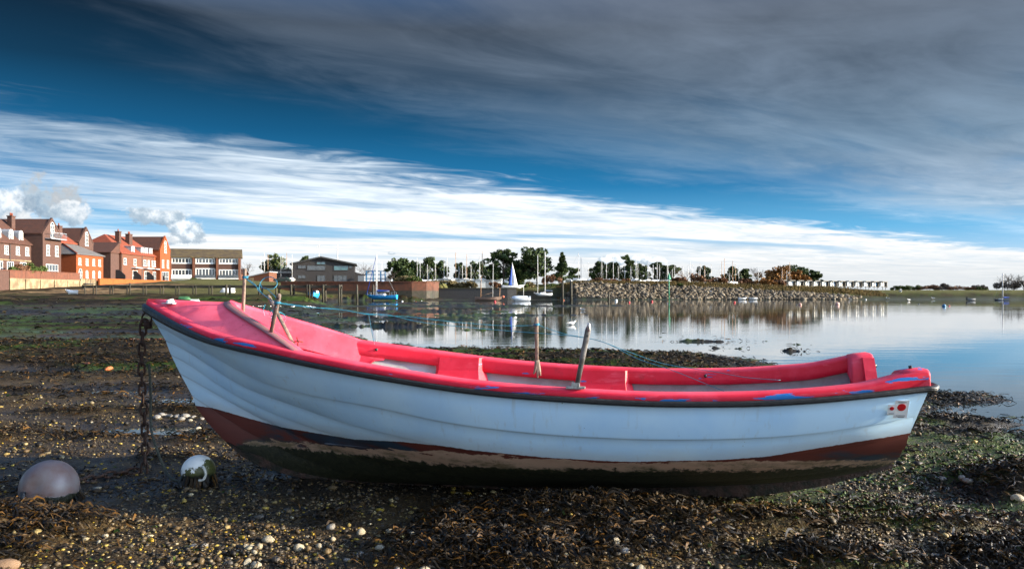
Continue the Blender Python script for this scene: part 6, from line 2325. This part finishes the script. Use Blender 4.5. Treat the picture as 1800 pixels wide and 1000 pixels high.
    for i, (px, yt, w, lab) in enumerate(((1765, 482, 30, "grey leafless tree at the left of the far right wood"), (1783, 480, 34, "grey leafless tree rising above the far right wood"), (1800, 481, 34, "grey leafless tree cut by the right edge"))):
        T("bare_tree", lab, px, yt, 507, w, 255, "bare", 120 + i, mat=M_GREYT)
    for i, (px, yt, w, lab) in enumerate(((1772, 490, 44, "grey brown undergrowth below the far right trees"), (1806, 488, 44, "grey brown undergrowth at the right edge"))):
        T("shore_thicket", lab, px, yt, 507, w, 254, "bush", 130 + i, mat=M_GREYT)
    mat_far = M_GREYT


build_trees()


# ------------------------------------------------------------------ boats and masts
M_BOATB = pmat("blue_boat_paint", (.02, .24, .56), (.025, .3, .62), 2, .35)
M_BOATW = pmat("white_boat_paint", (.78, .79, .8), (.68, .69, .7), 2, .35)
M_BOATD = pmat("brown_boat_wood", (.20, .13, .10), (.14, .09, .07), 4, .6)
M_BOATN = pmat("navy_boat_paint", (.02, .035, .07), (.03, .05, .09), 2, .4)
M_ALU = pmat("mast_alloy", (.60, .60, .59), (.52, .52, .52), 1, .4)
M_MASTW = pmat("mast_wood", (.42, .24, .13), (.34, .19, .1), 3, .5)
M_CANVB = pmat("blue_canvas", (.015, .06, .33), (.02, .08, .4), 3, .7)
M_SAILW = pmat("white_sailcloth", (.80, .80, .80), (.70, .71, .74), 2, .7)
M_ORB = pmat("orange_buoy", (.62, .14, .06), (.5, .1, .05), 4, .5)
M_RDB = pmat("red_buoy", (.55, .03, .04), (.45, .03, .04), 4, .5)
M_PNB = pmat("faded_pink_buoy", (.62, .38, .32), (.55, .28, .24), 4, .5)


def hull_part(name, parent, L, B, H, mat, bow=.75, sheer=.25, transom=.7, rz=0.0, deck=True, keelz=0.0):
    """small lofted hull, bow towards +x, origin at the middle of the keel"""
    mb = MB()
    rows = []
    n = 14
    for i in range(n + 1):
        t = i / n
        x = -L / 2 + L * t
        bb = B / 2 * (transom + (1 - transom) * math.sin(min(1, t / .5) * math.pi / 2)) * (1 if t < .5 else max(0.0, 1 - ((t - .5) / .5) ** 2.2))
        zs = H * (1 + sheer * (2 * abs(t - .42)) ** 2)
        zk = H * (.0 + .75 * max(0, (t - .7) / .3) ** 2) + keelz
        xo = x + L * .05 * max(0, (t - .8) / .2)
        row = []
        for s, k in ((-1, 1.0), (-.92, .5), (-.55, .12), (0, 0), (.55, .12), (.92, .5), (1, 1.0)):
            row.append((xo if k > .9 else x - (L * .04 * (1 - k) if t > .8 else 0), bb * s, zk + (zs - zk) * k))
        rows.append(row)
    mb.grid(rows)
    mb.f.append(tuple(range(7)))
    if deck:
        m0 = len(mb.v)
        for i, r in enumerate(rows):
            a, b_ = Vector(r[0]), Vector(r[6])
            mb.v += [tuple(a - UP * .03), tuple((a + b_) / 2 + UP * .03), tuple(b_ - UP * .03)]
        for i in range(n):
            for j in range(2):
                mb.f.append((m0 + i * 3 + j, m0 + i * 3 + j + 1, m0 + (i + 1) * 3 + j + 1, m0 + (i + 1) * 3 + j))
    return mb.build(name, mat, parent, False)


def pole(name, parent, a, b, r0, r1, mat, n=6):
    mb = MB()
    mb.tube([a, b], [r0, r1], n)
    return mb.build(name, mat, parent, True)


def sloop(label, px, py, Y, Lpx, top, hullm, mastx, rz=0.0, cover=M_CANVB, cabinm=None, group=None, z=None, name="sailing_yacht", cat="yacht", mastm=None, boom=True):
    p = P(px, py, Y)
    L = Lpx / F * Y
    zb = p.z if z is None else z
    o = thing(name, label, cat, (p.x, Y, zb), rz, group)
    H = L * .13
    hull_part("hull", o, L, L * .32, H, hullm)
    mb = MB()
    rows = []
    for t, w, h in ((-.12, .8, .0), (-.11, .9, 1.0), (.02, .95, 1.1), (.16, .75, .8), (.2, .6, .0)):
        rows.append([(t * L, -w * L * .1, H), (t * L, -w * L * .085, H + h * L * .06), (t * L, w * L * .085, H + h * L * .06), (t * L, w * L * .1, H)])
    mb.grid(rows, True)
    c = mb.build("cabin", cabinm or M_BOATW, o)
    for s in (-1, 1):
        MB().obox((-.0 * L, s * L * .0965, H + L * .035), (1, 0, 0), (0, 1, 0), UP, L * .16, L * .006, L * .022).build("cabin_window", M_GLASS, c)
    mz = CAMH + (HZ - top) / F * Y - zb
    mm = mastm or M_ALU
    mx = mastx * L
    pole("mast", o, (mx, 0, H), (mx, 0, mz), .11, .08, mm)
    if boom:
        pole("boom", o, (mx - .1, 0, H + L * .14), (mx - L * .42, 0, H + L * .13), .05, .045, mm)
        mb = MB()
        rows = [[(mx - .15 - L * .4 * t, .1 * math.cos(a) * (1.1 - .5 * t) * 1.4, H + L * .15 + .16 * math.sin(a) * (1.1 - .5 * t)) for a in np.linspace(0, 6.283, 9)[:-1]] for t in np.linspace(0, 1, 7)]
        mb.grid(rows, True)
        mb.build("sail_cover", cover, o, True)
    mb = MB()
    for q in ((L * .5, 0, H * 1.2), (-L * .48, 0, H * 1.1), (mx, L * .14, H), (mx, -L * .14, H)):
        mb.tube([(mx, 0, mz * .97), q], .014, 3)
    tag(mb.build("rigging", M_GREY, o), kind='stuff')
    return o


def build_boats():
    o = sloop("bright blue sailing yacht aground with a blue sail cover", 671, 526.5, 152, 55, 447, M_BOATB, .17, R_(172), M_CANVB)
    L = 55 / F * 152
    pole("furled_jib", o, (L * .50, 0, L * .16), (.19 * L, 0, L * .13 + (CAMH + 67 / F * 152) * .9 - .6), .09, .04, M_CANVB)
    MB().obox((-L * .4, 0, -.25), (1, 0, 0), (0, 1, 0), UP, .5, .08, .9).build("rudder", pmat("yacht_rudder_green", (.1, .3, .06), (.08, .25, .05), 3, .5), o)
    mb = MB()
    for x in (-.45, -.3, .3, .42):
        for s in (-1, 1):
            mb.tube([(x * L, s * L * .12, L * .13), (x * L, s * L * .12, L * .13 + .6)], .018, 4)
    for s in (-1, 1):
        mb.tube([(-.45 * L, s * L * .12, L * .13 + .6), (.42 * L, s * L * .12, L * .13 + .6)], .012, 3)
    tag(mb.build("guard_rail", M_ALU, o), kind='stuff')
    # white ketch
    o = sloop("white two masted ketch lying beyond the covered boat", 955, 520, 165, 32, 443, M_BOATW, -.1, R_(195), M_BOATN)
    L = 32 / F * 165
    pole("mizzen_mast", o, (L * .32, 0, L * .13), (L * .32, 0, CAMH + (HZ - 448) / F * 165 - o.location.z), .08, .05, M_ALU)
    # covered day boat with blue and white furled sail beside it
    p = P(915, 528, 142)
    o = thing("covered_boat", "small white boat under a pale cover on the water's edge", "boat", (p.x, 142, ZW - .1), R_(180))
    L = 33 / F * 142
    hull_part("hull", o, L, L * .36, L * .17, M_BOATW)
    mb = MB()
    rows = []
    for t in np.linspace(-.42, .46, 9):
        k = 1 - (abs(t) / .5) ** 3
        rows.append([(t * L, -L * .17 * max(k, .15), L * .17), (t * L, -L * .10 * k, L * .25), (t * L, 0, L * (.27 + .06 * k)), (t * L, L * .10 * k, L * .25), (t * L, L * .17 * max(k, .15), L * .17)])
    mb.grid(rows)
    mb.build("cover", pmat("pale_cover", (.60, .66, .72), (.5, .56, .64), 2, .7), o, True)
    pole("mast", o, (-L * .16, 0, L * .2), (-L * .16, 0, L * .85), .05, .04, M_ALU)
    MB().obox((-L * .5, 0, L * .2), (1, 0, 0), (0, 1, 0), UP, .3, .3, .7).build("outboard", M_BOATW, o)
    p = P(902, 512, 178)
    o = thing("dinghy_with_sail", "sailing dinghy with a tall blue and white sail on the shore", "boat", (p.x, 178, 2.3), R_(10))
    L = 5.0
    hull_part("hull", o, L, 1.7, .7, M_BOATW)
    zt = CAMH + (HZ - 462) / F * 178 - 2.3
    pole("mast", o, (-.2, 0, .5), (-.2, 0, zt + .1), .06, .04, M_ALU)
    def sail(name, x0, x1, z0, mat, bulge):
        mb = MB()
        rows = []
        for t in np.linspace(0, 1, 10):
            z = z0 + (zt - z0) * t
            rows.append([(-.2 + (x0 + (x1 - x0) * u) * (1 - t) ** .9, -bulge * math.sin(math.pi * u) * (1 - t) - .02 * (u - .5), z) for u in np.linspace(0, 1, 6)])
        mb.grid(rows)
        s = mb.build(name, mat, o, True)
        md = s.modifiers.new("cloth", 'SOLIDIFY')
        md.thickness = .03
        return s
    sail("mainsail", .05, 1.2, .6, M_SAILW, .25)
    sail("blue_sail", -.85, -.03, .8, M_CANVB, .2)
    # brown wooden boat
    p = P(860, 527, 150)
    o = thing("wooden_boat", "old brown wooden boat with two bare masts at the water's edge", "boat", (p.x, 150, ZW - .1), R_(0))
    L = 50 / F * 150
    hull_part("hull", o, L, L * .3, L * .14, M_BOATD, deck=False)
    MB().box(-L * .3, L * .3, -L * .1, L * .1, .1, .15).build("floor_boards", M_PILE, o)
    for x, yt in ((-L * .3, 484), (L * .12, 462), (L * .36, 505)):
        pole("mast", o, (x, 0, .2), (x + .1, 0, CAMH + (HZ - yt) / F * 150), .055, .035, M_MASTW if yt != 462 else M_ALU)
    pole("boom", o, (-L * .28, .1, L * .2), (L * .1, .1, L * .3), .035, .03, M_MASTW)
    mb = MB()
    mb.ball((L * .49, 0, L * .16), .25, .2, .25, 8, 6)
    mb.build("bow_fender", M_ORB, o, True)
    # small craft on the mud, left
    def dinghy(label, px, py, Y, Lpx, mat, rz, flip=False, H=.5, name="dinghy", group=None, B=.42, tilt=0.0, stripe=None):
        p = P(px, py, Y)
        L = Lpx / F * Y
        o = thing(name, label, "dinghy", (p.x, Y, gh(p.x, Y) + (H if flip else -.02)), rz)
        if flip:
            o.rotation_euler = (math.pi - .1, tilt, rz)
        else:
            o.rotation_euler = (tilt, 0, rz)
        hull_part("hull", o, L, L * B, H, mat, deck=False)
        if not flip:
            MB().box(-L * .05, L * .06, -L * B * .42, L * B * .42, H * .72, H * .78).build("thwart", M_BOATD, o)
            MB().box(-L * .36, -L * .28, -L * B * .36, L * B * .36, H * .72, H * .78).build("thwart", M_BOATD, o)
        else:
            MB().box(-L * .45, L * .3, -.03, .03, -.06, .02).build("keel_strip", mat, o)
        if stripe:
            MB().obox((-L * .505, 0, H * .55), (1, 0, 0), (0, 1, 0), UP, .02, L * B * .3, H * .35).build("transom_pad", stripe, o)
        return o
    dinghy("little white dinghy lying on the mud below the stone sea wall", 126.5, 516, 112, 19, M_BOATW, R_(-155), H=.5, stripe=M_BLACK, tilt=-.2)
    dinghy("upturned green dinghy on the mud beyond the bow", 326, 525.5, 86, 22, pmat("dull_green_paint", (.05, .16, .06), (.04, .12, .05), 3, .5), R_(5), True, .32)
    dinghy("long pale pink upturned canoe on the mud beyond the bow", 344, 524, 90, 48, pmat("faded_pink_paint", (.34, .22, .22), (.28, .18, .18), 3, .5), R_(-6), True, .3, name="canoe", B=.17)
    dinghy("flat white upturned pram next to the pink canoe", 344, 529, 80, 18, M_BOATW, R_(0), True, .18, B=.5)
    dinghy("grey and white upturned boat behind the jetty", 399, 505, 138, 26, M_BOATW, R_(190), True, .8, name="upturned_boat", B=.4)
    o = dinghy("blue boat stern-on under the end of the jetty", 553, 518, 116, 26, M_BOATB, R_(75), False, .8, name="motor_boat", B=.6)
    L = 26 / F * 116
    mb = MB()
    mb.grid([[(x, -L * .2, .75), (x + .05, -L * .16, 1.15 if k else .8), (x + .05, L * .16, 1.15 if k else .8), (x, L * .2, .75)] for x, k in ((-L * .1, 1), (L * .15, 1), (L * .3, 0))], False)
    mb.build("cabin", M_BOATW, o)
    # right side
    o = sloop("small white and navy yacht moored at the far right", 1760, 525.5, 158, 24, 480, M_BOATN, -.1, R_(175), M_CANVB, z=ZW - .2)
    p = P(1706, 527, 150)
    o = thing("tender", "low grey tender with a dark engine afloat left of the far right yacht", "tender", (p.x, 150, ZW), R_(180))
    hull_part("hull", o, 15 / F * 150, .8, .4, M_GREY, deck=False)
    MB().box(.55, .8, -.12, .12, .1, .75).build("outboard", M_BLACK, o)
    for i, (px, lab) in enumerate(((1312, "left of two white dinghies below the stone bank"), (1329, "right of two white dinghies below the stone bank"))):
        p = P(px, 524, 166)
        o = thing("dinghy", lab, "dinghy", (p.x, 168.5, ZW), R_(10 + 170 * i))
        hull_part("hull", o, 1.9, .9, .45, M_BOATW, deck=False)
        MB().box(-.1, .1, -.35, .35, .3, .35).build("thwart", M_BOATD, o)
    # yachts laid up ashore: mast with a hull on the hard below it
    masts = []
    for (zx, zt, zb, mt) in ((503, 238, 390, 0), (530, 275, 400, 0), (585, 290, 420, 0), (608, 330, 410, 0), (655, 270, 430, 0), (716, 250, 410, 0), (742, 235, 405, 0), (755, 262, 405, 0), (817, 197, 405, 1), (845, 305, 410, 0), (864, 290, 410, 0), (906, 210, 410, 1), (895, 312, 410, 0), (930, 290, 410, 0), (1000, 222, 415, 0), (1013, 310, 440, 0), (1026, 190, 400, 1), (1206, 300, 450, 0), (1388, 385, 470, 0)):
        masts.append((620 + zx / 4.5, 400 + zt / 4.5, mt))
    for (zx, zt, mt) in ((155, 100, 0), (165, 135, 2), (216, 168, 0), (320, 132, 0), (345, 143, 0), (394, 132, 0), (438, 195, 0), (490, 198, 0), (526, 195, 0), (568, 122, 0), (574, 180, 0), (645, 180, 0), (660, 148, 0), (685, 185, 0), (723, 155, 0), (735, 180, 0), (788, 178, 0), (792, 200, 0), (828, 215, 0), (848, 190, 0), (897, 198, 0), (950, 160, 0), (963, 182, 0), (932, 190, 0), (992, 238, 0), (1024, 200, 0), (1032, 175, 0), (1055, 222, 0), (1065, 195, 1), (1098, 178, 0), (1160, 238, 0), (1174, 160, 1), (1206, 140, 1), (1240, 245, 0), (1252, 158, 1), (1284, 185, 1), (1308, 205, 0), (1438, 205, 0), (1615, 210, 1), (1655, 228, 0), (1668, 168, 1)):
        masts.append((980 + zx / 4.09, 420 + zt / 4.09, mt))
    for (zx, zt, mt) in ((810, 228, 0), (835, 200, 0), (857, 212, 1), (962, 240, 0), (981, 220, 0), (1009, 198, 1), (1051, 215, 0), (1262, 108, 0), (1410, 135, 0), (1758, 265, 0)):
        masts.append((280 + zx / 4.5, 400 + zt / 4.5, mt))
    g = np.random.default_rng(77)
    protos = {}
    for i, (px, yt, mt) in enumerate(masts):
        Y = 196 + g.uniform(0, 12) + (22 if px < 700 else 0) + (34 if px in (280 + 1262 / 4.5, 280 + 1410 / 4.5) else 0)
        p = P(px, 500, Y)
        G = gh(p.x, Y)
        H = CAMH + (HZ - yt) / F * Y - G
        if mt not in protos:
            o = thing("laid_up_yacht", "white hulled yacht propped ashore with bare mast", "yacht")
            hull_part("hull", o, 7.5, 2.3, 1.0, M_BOATW, keelz=0.0)
            pole("mast", o, (.6, 0, 1.0), (.6, 0, 10.0), .105, .075, [M_ALU, M_MASTW, M_BOATN][mt])
            MB().box(-1.2, 1.2, -.6, .6, 1.02, 1.5).build("cabin", M_BOATW, o)
            MB().box(-.8, .8, -.12, .12, -.7, .1).build("keel", M_BOATN, o)
            mb = MB()
            mb.tube([(.6, 0, 9.9), (4.0, 0, 1.2)], .016, 3)
            mb.tube([(.6, 0, 9.9), (-3.7, 0, 1.1)], .016, 3)
            mb.tube([(.6, -.7, 6), (.6, .7, 6)], .03, 4)
            tag(mb.build("rigging", M_GREY, o), kind='stuff')
            protos[mt] = o
            q = o
        else:
            q = copy_tree(protos[mt])
        q.location = (p.x, Y, G + .35)
        rz = g.uniform(0, 6.28)
        q.rotation_euler = (0, 0, rz)
        # put the mast itself where it shows
        q.location.x -= .6 * math.cos(rz)
        q.location.y -= .6 * math.sin(rz)
        k = (H - .35) / 10.0
        q.scale = (1, 1, k)
        if k > 1.15 or k < .85:
            q.scale = (min(max(k, .6), 1.2), min(max(k, .6), 1.2), k)
        reg = "left of the brick quay's corner" if px < 760 else ("behind the black wall and brown wooden boat" if px < 880 else ("behind the white ketch" if px < 990 else ("above the left part of the stone bank" if px < 1110 else ("above the middle of the stone bank" if px < 1215 else "above the right part of the stone bank"))))
        col_ = ["silver", "brown", "dark"][mt]
        tag(q, col_ + " masted yacht laid up ashore " + reg, "yacht", "yachts laid up ashore " + reg + (" (%s masts)" % col_))
    # boatyard hoist and white shed behind the quay
    p = P(660, 497, 215)
    o = thing("boat_hoist", "blue steel boat hoist frame behind the quay wall", "hoist", (p.x, 215, gh(p.x, 215)))
    for x in (-2.4, -.6, 1.4, 2.6):
        MB().box(x - .16, x + .16, -.16, .16, 0, 3.4).build("column", M_STEELB, o)
    for z in (1.4, 2.5, 3.4):
        MB().box(-2.7, 2.9, -.14, .14, z + .01, z + .24).build("cross_beam", M_STEELB, o)
    MB().box(-4.5, -2.8, -1, 1, 0, 2.3).build("engine_house", M_LEAD, o)
    MB().box(2.95, 4.3, -1, 1, 0, 2.0).build("winch_box", M_LEAD, o)
    for (px0, px1, yt, Y, lab) in ((771, 826, 491, 196, "long low white boat shed behind the tan scrub"), (826, 882, 493, 194, "white panelled fence shed left of the big pines")):
        a, b_ = P(px0, 500, Y), P(px1, 500, Y)
        G = gh(a.x, Y)
        h = CAMH + (HZ - yt) / F * Y - G
        o = thing("boat_shed", lab, "shed", (a.x, Y, G))
        w = b_.x - a.x
        n = 6
        for k in range(n):
            MB().box(w * k / n, w * (k + 1) / n - .08, 0, 3, 0, h).build("panel", M_WHITE if k % 3 else M_GREY, o)
        MB().box(-.1, w + .1, -.2, 3.2, h + .003, h + .15).build("roof", M_LEAD, o)
    # parked cars
    def car(label, px, py, Y, rz, mat):
        p = P(px, py, Y)
        o = thing("parked_car", label, "car", (p.x, Y, gh(p.x, Y)), rz)
        mb = MB()
        prof = [(-2.1, .35), (-2.1, .85), (-1.7, .98), (-1.2, 1.42), (.5, 1.46), (1.15, 1.0), (2.0, .85), (2.1, .4)]
        mb.prism(prof, (0, -.85, 0), (1, 0, 0), UP, (0, 1.7, 0))
        mb.build("body", mat, o)
        for s in (-.862, .862):
            mb = MB()
            mb.prism([(-1.15, 1.0), (-.95, 1.34), (.42, 1.38), (.9, 1.0)], (0, s - .004, 0), (1, 0, 0), UP, (0, .008, 0))
            mb.build("side_window", M_GLASS, o)
            for x in (-1.3, 1.3):
                mb = MB()
                mb.tube([(x, s - .08, .32), (x, s + .08, .32)], .32, 14)
                w_ = mb.build("wheel", M_BLACK, o)
                q = MB()
                q.tube([(x, s - .09, .32), (x, s + .09, .32)], .18, 10)
                q.build("rim", M_GREY, w_)
    car("dark car parked by the garages of the flats", 349, 499, 200, R_(10), pmat("dark_car_paint", (.02, .025, .03), (.03, .035, .04), 1, .25))
    car("dark green car parked behind the brick quay by the sheds", 496, 497, 205, R_(180), pmat("green_car_paint", (.015, .03, .028), (.02, .04, .035), 1, .25))


build_boats()


def build_floats():
    cols = dict(o=M_ORB, r=M_RDB, w=M_WHITE, d=M_BOATN, p=M_PNB, t=M_STEELB)
    nm = dict(o="orange", r="red", w="white", d="dark", p="faded pink", t="teal blue")
    spots = [(707, 529.5, 1.6, 'w', "just right of the blue yacht"), (731.5, 531, 1.7, 'o', "in the shallow pool below the brick quay's corner"), (870, 529.5, 2.0, 'r', "in front of the brown wooden boat"), (741, 524.5, 1.1, 'w', "at the foot of the quay's lit corner"), (728, 524, 1.1, 'w', "on the mud before the brick quay"), (806, 523, 1.1, 'w', "before the black sheet pile wall"),
             (990, 527, 1.9, 'o', "at the foot of the weedy pile"), (1083, 528, 2.6, 'w', "before the left part of the stone bank"), (1106, 531, 1.8, 'r', "right of the large white buoy"), (1146, 529.5, 2.0, 'r', "beside the green marker's reflection"), (1173, 533, 1.2, 'd', "below the green channel marker"), (1291, 531, 2.0, 'r', "alone before the right part of the stone bank"), (1400, 535.5, 1.2, 'd', "touching the pink buoy's left side"), (1406.5, 534.5, 2.6, 'p', "next to the little dark one"), (1472, 533.5, 3.6, 'p', "largest of the far floats, before the beach huts"),
             (1522, 526, 1.4, 'w', "near the far shore below the beach huts"), (1659.5, 537, 3.2, 't', "in open water at the right"), (1668.5, 537.5, 1.4, 'r', "touching the teal blue buoy"), (1615, 534, 1.1, 'd', "alone left of the teal blue buoy"), (1777, 525.5, 1.2, 'r', "right of the far right yacht"), (1434, 540, .9, 'd', "between the two pink buoys, nearer the viewer"), (303, 523, 2.6, 'w', "on the mud left of the green dinghy")]
    for (px, py, r, c, where) in spots:
        if px == 303:
            Y = 88.0
            p = P(px, py, Y)
            z = gh(p.x, Y) + .12
        elif py < 525 and px < 830:
            Y = 150.0
            p = P(px, py, Y)
            z = gh(p.x, Y) + .1
        else:
            Y = (CAMH - ZW) * F / (py + r * .6 - HZ)
            p = P(px, py, Y)
            z = ZW + r * .35 / F * Y
        R = r / F * Y
        o = thing("buoy", "%s buoy %s" % (nm[c], where), "buoy", (p.x, Y, z))
        MB().ball((0, 0, 0), R, R, R * .95, 16, 10).build("float", cols[c], o, True)
        mb = MB()
        mb.tube([(0, 0, R * .93), (0, 0, R * 1.2)], R * .16, 6)
        mb.build("eye", M_BLACK, o)
    # gulls
    mw = pmat("gull_white", (.80, .80, .79), (.72, .72, .72), 30, .7)
    mg = pmat("gull_grey", (.42, .44, .47), (.36, .38, .4), 30, .7)
    myb = pmat("gull_beak", (.5, .32, .03), (.45, .25, .03), 30, .6)
    def gull():
        o = thing("gull", "white gull", "gull")
        mb = MB()
        rows = []
        for x, z, w, h in ((-.20, .125, .012, .010), (-.15, .125, .035, .025), (-.08, .125, .062, .055), (0, .12, .075, .07), (.07, .13, .065, .065), (.11, .155, .045, .05), (.135, .19, .034, .036), (.155, .215, .035, .036), (.18, .222, .026, .026), (.195, .22, .006, .006)):
            rows.append([(x, w * math.cos(a), z + h * math.sin(a)) for a in np.linspace(0, 6.283, 11)[:-1]])
        mb.grid(rows, True)
        mb.f += [tuple(range(10)), tuple(range(90, 100))[::-1]]
        mb.build("body", mw, o, True)
        for s in (-1, 1):
            mb = MB()
            rows = []
            for x, z, w in ((.07, .15, .02), (0, .165, .045), (-.1, .15, .04), (-.24, .13, .006)):
                rows.append([(x, s * .062, z + w), (x, s * .082, z), (x, s * .066, z - w)])
            mb.grid(rows)
            mb.build("wing", mg, o, True)
            mb = MB()
            mb.tube([(.01, s * .025, .07), (.015, s * .025, 0)], .006, 5)
            mb.build("leg", myb, o)
        mb = MB()
        mb.tube([(.19, 0, .22), (.24, 0, .212)], [.012, .003], 6)
        mb.build("beak", myb, o)
        return o
    proto = None
    g = np.random.default_rng(3)
    mud = [(449, 536), (456, 536), (461, 535.5), (466, 536), (471, 536), (492, 535.5), (496, 536), (513, 536), (534, 536), (538, 535.5), (541, 535), (549, 536), (447, 524), (460, 528.5), (476, 535)]
    wat = [(1024, 546), (1005, 571)]
    far = [(1236, 526), (1249, 526.5), (1270, 526), (1290, 525.5), (1345, 526), (1360, 526.5), (1387, 526), (1494, 527), (1560, 526.5), (1583, 526), (1597, 529), (1640, 526.5), (1450, 526)]
    for grp, lst, lab in (("gulls on the mud behind the stakes", mud, "white gull standing on the dark mud flat beyond the stakes"), ("w", wat, None), ("gulls on the far water", far, "tiny white gull floating on the far water")):
        for i, (px, py) in enumerate(lst):
            if grp.startswith("gulls on the mud"):
                Y = 62.0
                for _ in range(6):
                    x = (px - 900) / F * Y
                    Y = .5 * Y + .5 * min((CAMH - gh(x, Y)) * F / (py - HZ), 75)
                z = gh(x, Y)
            else:
                Y = (CAMH - ZW) * F / (py - HZ)
                x = (px - 900) / F * Y
                z = ZW - .06 if gh(x, Y) < ZW else gh(x, Y)
            if proto is None:
                proto = q = gull()
            else:
                q = copy_tree(proto)
            q.location = (x, Y, z)
            k = 1.35 if grp[0] == 'g' else 1.0
            if "far" in grp:
                k = 2.0
            if grp == 'w':
                k = 1.1 if i == 1 else 1.2
            q.scale = (k, k, k)
            q.rotation_euler = (0, 0, g.uniform(0, 6.28) if grp != 'w' else (2.6, .3)[i])
            l2 = lab or ("white gull swimming to the left of the upright steel bar" if i == 1 else "white gull on the water above the forked stake's tip")
            tag(q, l2, "gull", grp if grp != 'w' else None)
            if grp == 'w' and 'group' in q:
                del q['group']


build_floats()
